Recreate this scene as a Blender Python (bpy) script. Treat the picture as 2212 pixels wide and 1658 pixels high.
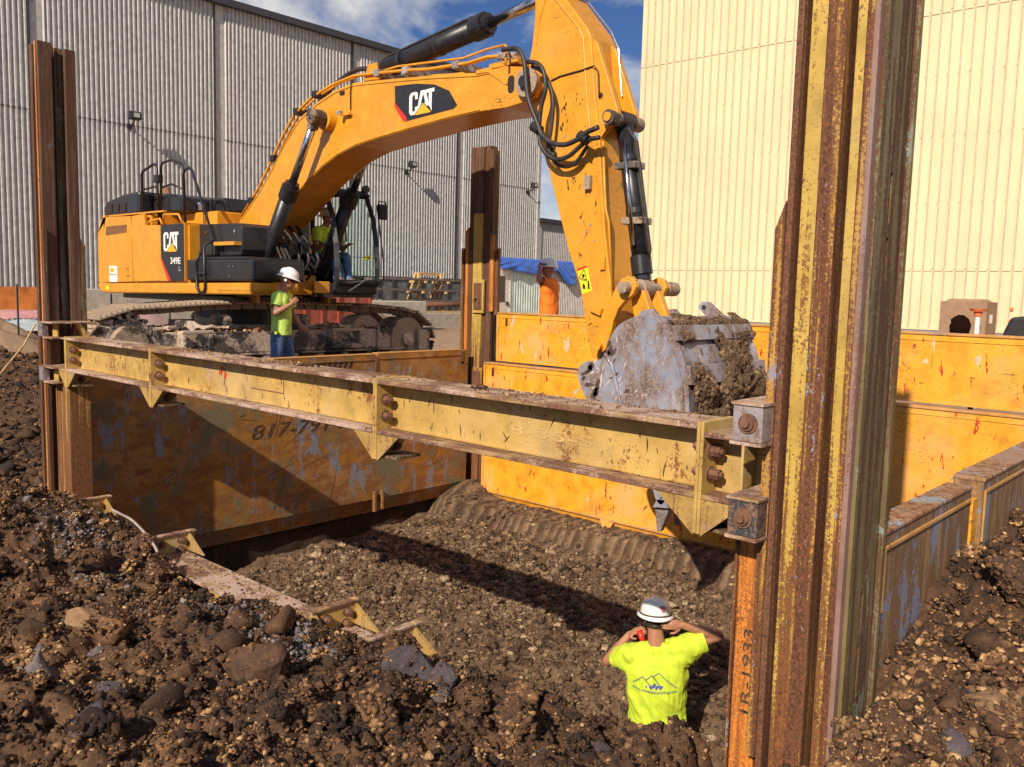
import bpy, bmesh, math, random
import numpy as np
from mathutils import Vector, Matrix, noise as mnoise
random.seed(7); RNG = np.random.RandomState(11)
for o in list(bpy.data.objects): bpy.data.objects.remove(o, do_unlink=True)
SC = bpy.context.scene
COL = SC.collection

# ------------------------------------------------------------------ camera
cam_d = bpy.data.cameras.new('camera'); cam = bpy.data.objects.new('camera', cam_d); COL.objects.link(cam)
cam_d.sensor_width = 36.0; cam_d.lens = 36.0 * 1871.1 / 2212.0
cam_d.clip_start = 0.05; cam_d.clip_end = 2000
YAW, PIT, ROL = map(math.radians, (42.05, 6.04, 1.465))
fw = Vector((-math.sin(YAW)*math.cos(PIT), math.cos(YAW)*math.cos(PIT), -math.sin(PIT)))
rt = Vector((math.cos(YAW), math.sin(YAW), 0)); up = rt.cross(fw)
R_ = rt*math.cos(ROL) + up*math.sin(ROL); U_ = up*math.cos(ROL) - rt*math.sin(ROL)
m = Matrix((R_, U_, -fw)).transposed().to_4x4(); m.translation = Vector((0, 0, 1.55))
cam.matrix_world = m
SC.camera = cam

# ------------------------------------------------------------------ light
SUN_DIR = Vector((-0.30, 1.0, -0.70)).normalized()      # the way the light travels
SUN_EL = math.asin(-SUN_DIR.z); SUN_AZ = math.atan2(-SUN_DIR.x, -SUN_DIR.y)
sd = bpy.data.lights.new('sun', 'SUN'); sun = bpy.data.objects.new('sun', sd); COL.objects.link(sun)
sd.energy = 5.0; sd.angle = math.radians(0.55); sd.color = (1.0, 0.885, 0.72)
sun.rotation_euler = SUN_DIR.to_track_quat('-Z', 'Y').to_euler(); sun.location = (5, -20, 20)
W = bpy.data.worlds.new('World'); SC.world = W; W.use_nodes = True
nt = W.node_tree; nt.nodes.clear()
def N(tree, typ, **kw):
    n = tree.nodes.new(typ)
    for k, v in kw.items():
        if k.startswith('i_'): n.inputs[k[2:].replace('_', ' ')].default_value = v
        else: setattr(n, k, v)
    return n
wo = N(nt, 'ShaderNodeOutputWorld'); bg = N(nt, 'ShaderNodeBackground')
sky = N(nt, 'ShaderNodeTexSky', sky_type='NISHITA', sun_disc=False)
sky.sun_elevation = SUN_EL; sky.sun_rotation = SUN_AZ; sky.air_density = 1.0; sky.dust_density = 0.4; sky.ozone_density = 3.5
tc = N(nt, 'ShaderNodeTexCoord')
mp = N(nt, 'ShaderNodeMapping'); mp.inputs['Scale'].default_value = (1, 1, 1.9); mp.inputs['Location'].default_value = (0.35, 0.1, 0.12)
nz = N(nt, 'ShaderNodeTexNoise', i_Scale=3.1, i_Detail=9.0, i_Roughness=0.56, i_Distortion=0.35)
cr = N(nt, 'ShaderNodeValToRGB'); cr.color_ramp.elements[0].position = 0.49; cr.color_ramp.elements[1].position = 0.66
cr.color_ramp.elements[0].color = (0, 0, 0, 1); cr.color_ramp.elements[1].color = (1, 1, 1, 1)
mx = N(nt, 'ShaderNodeMix', data_type='RGBA')
tint = N(nt, 'ShaderNodeMix', data_type='RGBA', blend_type='MULTIPLY'); tint.inputs[0].default_value = 1.0
tint.inputs[7].default_value = (0.68, 0.87, 1.26, 1)
nt.links.new(tc.outputs['Generated'], mp.inputs['Vector']); nt.links.new(mp.outputs[0], nz.inputs['Vector'])
nt.links.new(nz.outputs[0], cr.inputs[0]); nt.links.new(cr.outputs[0], mx.inputs[0])
nt.links.new(sky.outputs[0], tint.inputs[6]); nt.links.new(tint.outputs[2], mx.inputs[6])
mx.inputs[7].default_value = (17.0, 16.2, 14.8, 1)
nt.links.new(mx.outputs[2], bg.inputs['Color']); bg.inputs['Strength'].default_value = 0.05
nt.links.new(bg.outputs[0], wo.inputs[0])
vs = SC.view_settings; vs.view_transform = 'Standard'; vs.look = 'None'; vs.gamma = 1.0; vs.exposure = 0.18
try: vs.use_curve_mapping = False
except Exception: pass
SC.render.engine = 'CYCLES'

# ------------------------------------------------------------------ helpers: materials
MATS = {}
class MT:
    """small node builder"""
    def __init__(s, name):
        s.m = bpy.data.materials.new(name); s.m.use_nodes = True; s.t = s.m.node_tree
        s.b = s.t.nodes['Principled BSDF']; MATS[name] = s.m
        s.pos = N(s.t, 'ShaderNodeNewGeometry').outputs['Position']
    def L(s, a, b): s.t.links.new(a, b)
    def noise(s, scale, detail=5, rough=.6, stretch=None, off=(0, 0, 0), dist=0, vec=None):
        mp = N(s.t, 'ShaderNodeMapping'); s.L(vec or s.pos, mp.inputs['Vector'])
        mp.inputs['Location'].default_value = off
        if stretch: mp.inputs['Scale'].default_value = stretch
        n = N(s.t, 'ShaderNodeTexNoise', i_Scale=scale, i_Detail=detail, i_Roughness=rough, i_Distortion=dist)
        s.L(mp.outputs[0], n.inputs['Vector']); return n.outputs[0]
    def ramp(s, fac, a, b, ca=0., cb=1., mid=None):
        r = N(s.t, 'ShaderNodeValToRGB'); e = r.color_ramp.elements
        f = lambda c: c if hasattr(c, '__len__') else (c, c, c)
        e[0].position = a; e[1].position = b; e[0].color = (*f(ca)[:3], 1); e[1].color = (*f(cb)[:3], 1)
        for p, c in (mid or []):
            q = e.new(p); q.color = (*f(c)[:3], 1)
        s.L(fac, r.inputs[0]); return r.outputs[0]
    def mix(s, fac, a, b, mode='MIX'):
        x = N(s.t, 'ShaderNodeMix', data_type='RGBA', blend_type=mode)
        for v, i in ((fac, 0), (a, 6), (b, 7)):
            if isinstance(v, bpy.types.NodeSocket): s.L(v, x.inputs[i])
            elif i == 0: x.inputs[0].default_value = v
            else: x.inputs[i].default_value = (*v[:3], 1)
        return x.outputs[2]
    def math(s, op, a, b=0.5, clamp=False):
        x = N(s.t, 'ShaderNodeMath', operation=op, use_clamp=clamp)
        for v, i in ((a, 0), (b, 1)):
            if isinstance(v, bpy.types.NodeSocket): s.L(v, x.inputs[i])
            else: x.inputs[i].default_value = v
        return x.outputs[0]
    def out(s, col, rough=.6, metal=0., bump=None, bstr=.3, bdist=.01):
        for v, k in ((col, 'Base Color'), (rough, 'Roughness'), (metal, 'Metallic')):
            if isinstance(v, bpy.types.NodeSocket): s.L(v, s.b.inputs[k])
            else: s.b.inputs[k].default_value = (*v, 1) if k == 'Base Color' else v
        if bump is not None:
            bn = N(s.t, 'ShaderNodeBump'); bn.inputs['Strength'].default_value = bstr; bn.inputs['Distance'].default_value = bdist
            s.L(bump, bn.inputs['Height']); s.L(bn.outputs[0], s.b.inputs['Normal'])
        return s.m

def mat_plain(name, col, rough=.55, metal=0., var=.12, scale=14, spec=None, bstr=.08):
    q = MT(name); n = q.noise(scale, 4, .6)
    d = tuple(max(0, c*(1-2.2*var)) for c in col); l = tuple(min(1, c*(1+1.6*var)) for c in col)
    q.out(q.ramp(n, .3, .7, d, l), q.ramp(n, .2, .8, max(.02, rough-.08), min(1, rough+.1)), metal, n, bstr, .004)
    if spec is not None: q.b.inputs['Specular IOR Level'].default_value = spec
    return q.m

def mat_steel(name, paint, rust=.45, rustcol=(.10, .032, .012), rust2=(.30, .105, .028), streak=(9, 9, .55), patch=0., patchcol=(.22, .23, .30),
              red=0., mud=0., mudcol=(.16, .10, .065), fade=.18, rough=.5, rscale=3.0, speck=.5, band=None, zmud=None, scratch=.0, fs=26, zr=None, fw=.38, dk=.62):
    """chipped, rust-streaked painted steel"""
    q = MT(name)
    big = q.noise(.9, 3, .5, off=(3, 1, 7)); st = q.noise(rscale, 8, .68, streak); fine = q.noise(fs, 7, .74); mid = q.noise(5.5, 6, .65, off=(9, 4, 2))
    dark = tuple(c*dk for c in paint); lite = tuple(min(.95, c*1.25+fade*.06) for c in paint)
    base = q.ramp(mid, .25, .75, dark, lite, [(.5, paint)])
    faded = tuple(min(.95, c*.7+.3*.62) for c in paint)
    base = q.mix(q.math('MULTIPLY', q.ramp(q.noise(1.3, 4, .6, off=(5, 5, 5)), .5, .72), fade*2.2), base, faded)
    rc = q.mix(q.ramp(fine, .38, .66), rustcol, rust2)
    # rust where streak noise is high, edges broken by fine noise
    k = q.math('ADD', q.math('MULTIPLY', st, 1-fw), q.math('MULTIPLY', fine, fw))
    if zr:
        sx = N(q.t, 'ShaderNodeSeparateXYZ'); q.L(q.pos, sx.inputs[0]); mr = N(q.t, 'ShaderNodeMapRange'); mr.inputs['From Min'].default_value = zr[0]; mr.inputs['From Max'].default_value = zr[1]; mr.inputs['To Min'].default_value = zr[2]; mr.inputs['To Max'].default_value = 0
        q.L(sx.outputs[2], mr.inputs[0]); k = q.math('ADD', k, mr.outputs[0])
    t0 = .78 - .42*rust
    rmask = q.ramp(k, t0, t0+.035)
    col = q.mix(rmask, base, rc)
    sp = q.ramp(q.math('ADD', q.math('MULTIPLY', q.noise(75, 5, .7, off=(2, 8, 1)), .6), q.math('MULTIPLY', mid, .4)), .66-.075*speck, .68-.075*speck)
    col = q.mix(q.math('MULTIPLY', sp, .8), col, rustcol)
    if patch > 0:
        pm = q.ramp(q.math('ADD', q.math('MULTIPLY', q.noise(3.6, 7, .68, (1.6, 1.6, .7), off=(11, 2, 5), dist=.4), .78), q.math('MULTIPLY', fine, .22)), .68-.16*patch, .695-.16*patch)
        pc = q.ramp(fine, .3, .7, tuple(c*.6 for c in patchcol), tuple(min(1, c*1.35) for c in patchcol))
        col = q.mix(pm, col, pc)
    if red > 0:
        rm = q.ramp(q.noise(3.4, 6, .62, (4.5, 4.5, 1.1), off=(1, 6, 3)), .74-.1*red, .75-.1*red)
        col = q.mix(rm, col, (.45, .03, .02))
    if scratch > 0:
        sm = q.ramp(q.noise(7, 2, .45, (1, 1, 6), off=(4, 4, 4), dist=1.4), .474, .51, 0., 0., [(.486, 1.), (.497, 1.), (.5099, 0.)])
        sm = q.math('MULTIPLY', sm, q.ramp(q.noise(1.7, 2, .5, off=(8, 8, 2)), .5, .6))
        col = q.mix(q.math('MULTIPLY', sm, scratch), col, (.10, .05, .03))
    mk = None
    if mud > 0:
        mk = q.ramp(q.math('ADD', q.math('MULTIPLY', q.noise(1.9, 7, .66, off=(7, 3, 9)), .75), q.math('MULTIPLY', fine, .25)), .74-.34*mud, .80-.34*mud)
        col = q.mix(mk, col, q.ramp(fine, .3, .75, tuple(c*.55 for c in mudcol), tuple(min(1, c*1.4) for c in mudcol)))
    h = q.math('ADD', q.math('MULTIPLY', rmask, -.35), q.math('MULTIPLY', fine, .35))
    if mk is not None: h = q.math('ADD', h, q.math('MULTIPLY', mk, .8))
    rg = q.ramp(rmask, 0, 1, rough, .85)
    if mk is not None: rg = q.mix(mk, rg, (.95, .95, .95))
    return q.out(col, rg, 0., h, .45, .004)

def mat_soil(name, cols, sc=1.0, bstr=.6):
    q = MT(name)
    a = N(q.t, 'ShaderNodeAttribute', attribute_name='tint').outputs['Fac']
    n = q.noise(9*sc, 6, .7); n2 = q.noise(60*sc, 4, .7); n3 = q.noise(1.1, 4, .6)
    f = q.math('ADD', q.math('MULTIPLY', n, .55), q.math('MULTIPLY', n2, .45))
    f = q.math('ADD', f, q.math('MULTIPLY', q.math('SUBTRACT', n3, .5), .35))
    f = q.math('ADD', f, q.math('MULTIPLY', q.math('SUBTRACT', a, .5), .55))
    k = len(cols)
    c = q.ramp(f, .25, .85, cols[0], cols[-1], [(.25+.6*(i)/(k-1), cols[i]) for i in range(1, k-1)])
    return q.out(c, .95, 0., q.math('ADD', q.math('MULTIPLY', n, .5), q.math('MULTIPLY', q.noise(110*sc, 5, .75), .5)), bstr, .02)

# ------------------------------------------------------------------ helpers: objects
WP = {}                                       # object name -> world position of its origin
def _place(o, parent, origin):
    WP[o.name] = Vector(origin)
    if parent is not None:
        o.parent = parent; o.location = Vector(origin) - WP[parent.name]
    else: o.location = origin
    COL.objects.link(o)
def meta(o, label=None, cat=None, group=None, kind=None):
    if label: o['label'] = label
    if cat: o['category'] = cat
    if group: o['group'] = group
    if kind: o['kind'] = kind
    return o
def thing(name, loc, label, cat, group=None):
    o = bpy.data.objects.new(name, None); o.empty_display_size = .2
    _place(o, None, Vector(loc)); return meta(o, label, cat, group)
def addmesh(name, verts, faces, mat, parent=None, smooth=False, base=False):
    v = np.asarray(verts, dtype=np.float64).reshape(-1, 3)
    lo, hi = v.min(0), v.max(0); org = (lo+hi)/2
    if base or parent is None: org[2] = lo[2]
    me = bpy.data.meshes.new(name); me.from_pydata((v-org).tolist(), [], faces); me.update()
    if mat is not None:
        for mm in (mat if isinstance(mat, (list, tuple)) else [mat]): me.materials.append(mm)
    if smooth: me.polygons.foreach_set('use_smooth', [True]*len(me.polygons))
    o = bpy.data.objects.new(name, me); _place(o, parent, Vector(org)); return o

class MB:
    """collects primitives for ONE part"""
    def __init__(s): s.v = []; s.f = []; s.mi = []; s.k = 0
    def _add(s, vs, fs):
        n = len(s.v); s.v += [tuple(p) for p in vs]; s.f += [tuple(i+n for i in f) for f in fs]; s.mi += [s.k]*len(fs); return s
    def box(s, x0, x1, y0, y1, z0, z1):
        vs = [(x, y, z) for x in (x0, x1) for y in (y0, y1) for z in (z0, z1)]
        return s._add(vs, [(0, 1, 3, 2), (4, 6, 7, 5), (0, 4, 5, 1), (2, 3, 7, 6), (0, 2, 6, 4), (1, 5, 7, 3)])
    def hexa(s, p):
        """8 points: bottom 4 ccw, top 4 ccw"""
        return s._add(p, [(0, 3, 2, 1), (4, 5, 6, 7), (0, 1, 5, 4), (1, 2, 6, 5), (2, 3, 7, 6), (3, 0, 4, 7)])
    def prism(s, poly, ax, a0, a1):
        """poly in the two remaining axes, extruded along ax"""
        n = len(poly)
        def P(p, a):
            q = list(p); q.insert(ax, a); return tuple(q)
        vs = [P(p, a0) for p in poly] + [P(p, a1) for p in poly]
        fs = [tuple(range(n))[::-1], tuple(range(n, 2*n))] + [(i, (i+1) % n, n+(i+1) % n, n+i) for i in range(n)]
        area = sum(poly[i][0]*poly[(i+1) % n][1]-poly[(i+1) % n][0]*poly[i][1] for i in range(n))
        if (area < 0) != (ax == 1): fs = [f[::-1] for f in fs]
        if a1 < a0: fs = [f[::-1] for f in fs]
        return s._add(vs, fs)
    def tube(s, pts, r, n=8, cap=True, spl=False):
        if spl and len(pts) > 3:
            q = [np.array(p, float) for p in pts]; q = [2*q[0]-q[1]]+q+[2*q[-1]-q[-2]]; o_ = []
            for i in range(1, len(q)-2):
                for k in range(4):
                    t = k/4; o_.append(.5*(2*q[i]+(q[i+1]-q[i-1])*t+(2*q[i-1]-5*q[i]+4*q[i+1]-q[i+2])*t*t+(3*q[i]-q[i-1]-3*q[i+1]+q[i+2])*t**3))
            pts = o_+[q[-2]]
        pts = [Vector(p) for p in pts]; rs = r if hasattr(r, '__len__') else [r]*len(pts)
        t = (pts[1]-pts[0]).normalized(); u = t.cross(Vector((0, 0, 1)))
        if u.length < 1e-3: u = t.cross(Vector((1, 0, 0)))
        u.normalize(); vs = []; fs = []
        for i, p in enumerate(pts):
            a = pts[max(0, i-1)]; b = pts[min(len(pts)-1, i+1)]; t = (b-a).normalized()
            u = (u - t*u.dot(t)).normalized(); w = t.cross(u)
            for k in range(n):
                an = 2*math.pi*k/n; vs.append(p + (u*math.cos(an)+w*math.sin(an))*rs[i])
        for i in range(len(pts)-1):
            for k in range(n):
                a = i*n+k; b = i*n+(k+1) % n; fs.append((a, b, b+n, a+n))
        if cap: fs.append(tuple(range(n))[::-1]); fs.append(tuple(range((len(pts)-1)*n, len(pts)*n)))
        return s._add(vs, fs)
    def cyl(s, p0, p1, r0, r1=None, n=16): return s.tube([p0, p1], [r0, r0 if r1 is None else r1], n)
    def blob(s, c, r, seed=0, sub=1, amp=.25, sq=(1, 1, 1)):
        V, F = ICO[sub]; rs = np.random.RandomState(seed); k = rs.uniform(-1, 1, (6, 3)); 
        d = 1+amp*np.sin(V@k.T*3+rs.uniform(0, 6, 6)).mean(1)*2
        vs = V*d[:, None]*r*np.array(sq)+np.array(c); return s._add(vs.tolist(), F)
    def build(s, name, mat, parent=None, smooth=False, bevel=0, seg=2):
        o = addmesh(name, s.v, s.f, mat, parent, smooth)
        if isinstance(mat, (list, tuple)): o.data.polygons.foreach_set('material_index', s.mi)
        if bevel:
            b = o.modifiers.new('bevel', 'BEVEL'); b.width = bevel; b.segments = seg; b.limit_method = 'ANGLE'; b.angle_limit = .6
            b.harden_normals = False
        return o
def ico(sub):
    bm = bmesh.new(); bmesh.ops.create_icosphere(bm, subdivisions=sub, radius=1)
    V = np.array([v.co[:] for v in bm.verts]); F = [tuple(v.index for v in f.verts) for f in bm.faces]; bm.free(); return V, F
ICO = {i: ico(i) for i in (1, 2, 3, 4)}
ICO[0] = ICO[1]
def dup(o, parent=None, delta=(0, 0, 0)):
    """copy of a thing / part shifted by delta, with its parts"""
    c = o.copy(); d = Vector(delta); WP[c.name] = WP[o.name]+d; COL.objects.link(c)
    if parent is not None: c.parent = parent; c.location = WP[c.name]-WP[parent.name]
    else: c.location = WP[c.name]
    for ch in [x for x in bpy.data.objects if x.parent == o]: dup(ch, c, delta)
    return c
def place_copy(o, parent, pos, rot=None):
    c = o.copy(); WP[c.name] = Vector(pos); COL.objects.link(c)
    c.parent = parent; c.location = Vector(pos) - (WP[parent.name] if parent is not None else Vector())
    if rot is not None: c.rotation_euler = rot
    return c
def text_mesh(s, org, rv, uv, size, mat, parent, name='lettering', ext=.0015, bold=.0, shear=0., space=1.0):
    cu = bpy.data.curves.new('t', 'FONT'); cu.body = s; cu.size = 1; cu.extrude = 0; cu.offset = bold; cu.shear = shear; cu.space_character = space
    to = bpy.data.objects.new('t', cu); COL.objects.link(to)
    dg = bpy.context.evaluated_depsgraph_get(); me = bpy.data.meshes.new_from_object(to.evaluated_get(dg))
    vs = np.array([v.co[:] for v in me.vertices]); fs = [tuple(p.vertices) for p in me.polygons]
    bpy.data.objects.remove(to); bpy.data.curves.remove(cu); bpy.data.meshes.remove(me)
    w = vs[:, 0].max()-vs[:, 0].min(); h = vs[:, 1].max(); vs[:, 0] -= vs[:, 0].min()
    rv = Vector(rv); uv = Vector(uv); nv = rv.cross(uv).normalized()
    out = [Vector(org)+rv*(x/w)+uv*(y/h)+nv*ext for x, y, z in vs]
    return addmesh(name, [tuple(p) for p in out], fs, mat, parent)
# numpy value noise
def _h(ix, iy, iz, seed):
    n = (ix*374761393 + iy*668265263 + iz*2147483647 + seed*1274126177) & 0xffffffff
    n = ((n ^ (n >> 13))*1274126177) & 0xffffffff
    return ((n ^ (n >> 16)) & 0xffff)/65535.0
def vnoise(x, y, z=0., seed=0):
    x = np.asarray(x, float); y = np.asarray(y, float); z = np.zeros_like(x)+z
    xi, yi, zi = [np.floor(a).astype(np.int64) for a in (x, y, z)]
    f = lambda t: t*t*(3-2*t)
    u, v, w = f(x-xi), f(y-yi), f(z-zi); r = 0
    for a in (0, 1):
        for b in (0, 1):
            for c in (0, 1):
                r = r + _h(xi+a, yi+b, zi+c, seed)*(u if a else 1-u)*(v if b else 1-v)*(w if c else 1-w)
    return r*2-1
def fbm(x, y, z=0., o=5, seed=0, ridge=False):
    r = 0; a = 1.; s = 0
    for i in range(o):
        q = vnoise(x*2**i, y*2**i, np.asarray(z)*2**i, seed+i*17); q = (1-2*np.abs(q)) if ridge else q
        r = r+q*a; s += a; a *= .52
    return r/s
def sstep(a, b, x): t = np.clip((x-a)/(b-a), 0, 1); return t*t*(3-2*t)
# ------------------------------------------------------------------ palette
YEL = (.62, .27, .022)                      # machine yellow
m_cat = mat_steel('machine_yellow', (.66, .285, .022), rust=.02, speck=.12, fade=.03, rough=.30, mud=.06, mudcol=(.34, .20, .08), dk=.86)
m_catd = mat_steel('machine_yellow_scuffed', (.70, .30, .02), rust=.38, speck=.8, fade=.06, rough=.36, mud=.26, dk=.82, scratch=.8, fs=50, mudcol=(.20, .13, .09), rustcol=(.13, .06, .03), rust2=(.22, .10, .04))
m_black = mat_plain('black_paint', (.018, .016, .020), .38, 0, .25)
m_blackm = mat_steel('dusty_black_paint', (.022, .020, .022), rust=.0, speck=.2, fade=.02, rough=.4, mud=.28, mudcol=(.13, .09, .06))
m_plastic = mat_plain('black_plastic_hood', (.022, .020, .026), .30, 0, .2)
m_chrome = mat_plain('chrome_rod', (.62, .62, .66), .16, 1.0, .05)
m_rubber = mat_plain('rubber_hose', (.035, .028, .030), .5, 0, .2)
m_white = mat_plain('white_decal', (.82, .80, .76), .4, 0, .03)
m_decalblk = mat_plain('black_decal', (.022, .022, .026), .33, 0, .15)
m_red = mat_plain('red_decal', (.62, .035, .02), .4, 0, .05)
m_ylw = mat_plain('yellow_decal', (.85, .42, .02), .4, 0, .05)
m_warny = mat_plain('warning_yellow', (.85, .72, .02), .4, 0, .05)
m_track = mat_steel('muddy_track_steel', (.06, .045, .035), rust=.35, mud=1.0, mudcol=(.38, .28, .20), rustcol=(.05, .025, .015), rust2=(.12, .07, .04), speck=.3, rough=.6)
m_frame = mat_steel('muddy_track_frame', (.045, .042, .045), rust=.2, mud=.85, mudcol=(.52, .41, .32), streak=(7, 7, .8), rough=.6, rustcol=(.10, .05, .03), rust2=(.2, .11, .06))
m_bucket = mat_steel('worn_bucket_steel', (.25, .255, .32), rust=.70, mud=.50, mudcol=(.46, .36, .30), rustcol=(.075, .045, .04), rust2=(.36, .27, .23), speck=.3, rough=.40, fade=.35, streak=(2.2, 2.2, 1.1), rscale=2.0, fs=34, scratch=.5)
m_buckmud = mat_soil('bucket_mud', [(.04, .022, .012), (.11, .062, .032), (.19, .115, .062), (.32, .21, .12)], 1.5)
m_beam = mat_steel('ochre_waler_paint', (.49, .31, .085), rust=.54, red=.10, fade=.3, speck=.55, rough=.6, patch=.10, patchcol=(.30, .24, .25), mud=.42, mudcol=(.43, .28, .17), streak=(3, 3, 1.2), scratch=.5, fs=60)
m_beamtop = mat_steel('rusty_flange', (.34, .21, .09), rust=.75, rustcol=(.10, .042, .03), rust2=(.27, .13, .08), mud=.74, mudcol=(.50, .345, .27), speck=.3, rough=.8, streak=(1.5, 6, 6), fs=60)
m_post = mat_steel('rusty_post', (.42, .25, .07), rust=.92, fs=85, fw=.45, rustcol=(.060, .022, .014), rust2=(.25, .10, .045), patch=.42, patchcol=(.22, .23, .30), streak=(12, 12, .35), rough=.65, speck=.9)
m_posty = mat_steel('ochre_post_face', (.50, .33, .065), rust=.57, rustcol=(.075, .025, .014), rust2=(.30, .115, .03), streak=(16, 16, .45), rough=.6, speck=1.1, rscale=2.6, fs=80, fw=.5, zr=(-.4, 1.3, .16), scratch=.4)
m_postr = mat_steel('rusty_post_face', (.42, .22, .04), rust=.80, fs=90, fw=.42, rustcol=(.035, .012, .009), rust2=(.24, .085, .030), patch=.50, patchcol=(.24, .25, .33), streak=(12, 12, .3), rough=.7, speck=.6)
m_postd = mat_steel('dark_post_side', (.17, .125, .05), rust=.72, fs=60, rustcol=(.035, .016, .010), rust2=(.17, .075, .032), patch=.55, patchcol=(.20, .21, .16), streak=(9, 9, .3), rough=.55, speck=.5)
m_postk = mat_steel('dark_rust_post', (.13, .060, .028), rust=.75, fs=80, fw=.5, rustcol=(.030, .012, .009), rust2=(.15, .062, .030), patch=.25, patchcol=(.16, .13, .15), streak=(10, 10, .4), rough=.65, speck=.4)
m_posto = mat_steel('orange_rust_face', (.62, .21, .03), rust=.66, fs=80, fw=.5, rustcol=(.09, .03, .012), rust2=(.50, .15, .02), streak=(11, 11, .35), rough=.7, speck=1.2)
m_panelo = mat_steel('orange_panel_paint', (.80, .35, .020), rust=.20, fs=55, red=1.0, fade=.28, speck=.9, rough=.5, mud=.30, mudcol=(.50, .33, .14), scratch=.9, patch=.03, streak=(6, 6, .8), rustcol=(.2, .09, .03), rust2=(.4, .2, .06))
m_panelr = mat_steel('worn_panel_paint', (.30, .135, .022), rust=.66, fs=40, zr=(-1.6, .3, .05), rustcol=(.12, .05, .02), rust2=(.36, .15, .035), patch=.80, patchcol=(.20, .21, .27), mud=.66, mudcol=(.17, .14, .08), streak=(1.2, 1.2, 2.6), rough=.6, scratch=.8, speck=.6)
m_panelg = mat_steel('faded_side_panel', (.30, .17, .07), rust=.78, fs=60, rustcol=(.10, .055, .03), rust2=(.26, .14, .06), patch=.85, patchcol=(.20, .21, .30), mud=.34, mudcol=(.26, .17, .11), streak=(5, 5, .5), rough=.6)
m_paneltop = mat_steel('panel_edge', (.52, .26, .07), rust=.5, fs=60, mud=.5, mudcol=(.38, .24, .18), rough=.8, patch=.3, patchcol=(.35, .33, .36))
m_bolt = mat_steel('rusty_bolt', (.20, .10, .06), rust=.8, rough=.6, rustcol=(.08, .03, .02), rust2=(.25, .12, .07))
SOILC = [(.010, .005, .003), (.040, .019, .010), (.105, .052, .025), (.22, .118, .054), (.40, .24, .11)]
m_soil = mat_soil('soil', SOILC)
m_clod = mat_soil('clods', [(.02, .010, .006), (.060, .030, .015), (.135, .066, .031), (.30, .155, .068), (.60, .37, .17)], 1.6)
m_floor = mat_soil('pit_soil', [(.028, .015, .008), (.085, .047, .025), (.165, .100, .055), (.26, .168, .095), (.42, .30, .19)], .8)
m_grav = mat_soil('grey_gravel', [(.05, .04, .045), (.12, .10, .10), (.21, .175, .165), (.31, .26, .235), (.44, .37, .33)], 2)
m_rocktan = mat_soil('tan_rock', [(.14, .07, .03), (.27, .155, .075), (.40, .245, .125), (.5, .33, .18)], 1.6, .9)
m_rockgrey = mat_soil('grey_rock', [(.03, .022, .026), (.085, .066, .072), (.16, .13, .14), (.30, .26, .25)], 1.6, .9)
m_rockbrn = mat_soil('brown_rock', [(.03, .014, .009), (.095, .046, .027), (.18, .092, .052), (.34, .19, .10)], 1.8, .9)
m_tan = mat_soil('tan_dirt', [(.14, .085, .05), (.27, .17, .105), (.38, .26, .165), (.46, .34, .23)], .5)
m_pinkdirt = mat_soil('pinkish_dirt', [(.22, .13, .12), (.34, .215, .20), (.44, .30, .28), (.5, .38, .36)], .5)
m_conc = mat_plain('concrete', (.46, .42, .36), .85, 0, .10, 5)
m_concg = mat_plain('grey_concrete', (.24, .25, .27), .85, 0, .12, 3)
m_lumber = mat_plain('lumber', (.55, .36, .16), .75, 0, .15, 9)
m_lumberd = mat_plain('weathered_plank', (.17, .13, .12), .8, 0, .2, 9)
m_skin = mat_plain('skin', (.42, .19, .11), .5, 0, .08, 30)
m_skin2 = mat_plain('tanned_skin', (.38, .17, .10), .5, 0, .08, 30)
m_hat = mat_plain('white_hard_hat', (.80, .78, .75), .28, 0, .04, 9)
m_vis = mat_plain('lime_shirt', (.56, .70, .04), .8, 0, .08, 18)
m_vis1 = mat_steel('dirty_lime_shirt', (.46, .66, .12), rust=0, speck=0, fade=.05, rough=.85, mud=.22, mudcol=(.42, .34, .12))
m_org = mat_plain('orange_shirt', (.95, .20, .015), .8, 0, .07, 12)
m_jean = mat_plain('blue_denim', (.10, .17, .34), .85, 0, .2, 12)
m_boot = mat_plain('brown_boot', (.08, .045, .025), .7)
m_hair = mat_plain('dark_cropped_hair', (.05, .032, .025), .9)
m_glass = MT('cab_glass'); m_glass.b.inputs['Base Color'].default_value = (.75, .92, .86, 1); m_glass.b.inputs['Roughness'].default_value = .03
m_glass.b.inputs['Transmission Weight'].default_value = 1.0; m_glass.b.inputs['IOR'].default_value = 1.05; m_glass = m_glass.m
m_tarp = mat_plain('blue_tarp', (.025, .13, .62), .42, 0, .12, 3)
m_sidingw = mat_steel('grey_corrugated_siding', (.47, .455, .445), rust=.0, speck=.1, fade=.1, rough=.42, streak=(2, 2, .4), mud=.08, mudcol=(.45, .42, .38))
qq = MT('cream_siding'); _n = qq.noise(1.2, 6, .65, (2.5, 1, .12)); _m = qq.noise(.35, 3, .5)
m_sidingc = qq.out(qq.mix(qq.ramp(qq.noise(3, 7, .7, (3, 1, .25), off=(2, 2, 2)), .62, .78), qq.ramp(qq.math('ADD', qq.math('MULTIPLY', _n, .5), qq.math('MULTIPLY', _m, .5)), .35, .65, (.66, .53, .33), (.79, .66, .41)), (.54, .43, .28)), .5)
m_trim = mat_plain('dark_trim', (.045, .045, .06), .5)
m_ribgrey = mat_plain('rib_shade_seam_grey', (.50, .42, .33), .6, 0, .1, 5)  # painted shade beside the ribs, also lap seams and screws
m_fix = mat_plain('fixture_black', (.02, .02, .022), .5)
m_lens = mat_plain('lamp_lens', (.45, .46, .45), .2)
m_card = mat_plain('cardboard', (.30, .185, .115), .85, 0, .08, 4)
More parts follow.
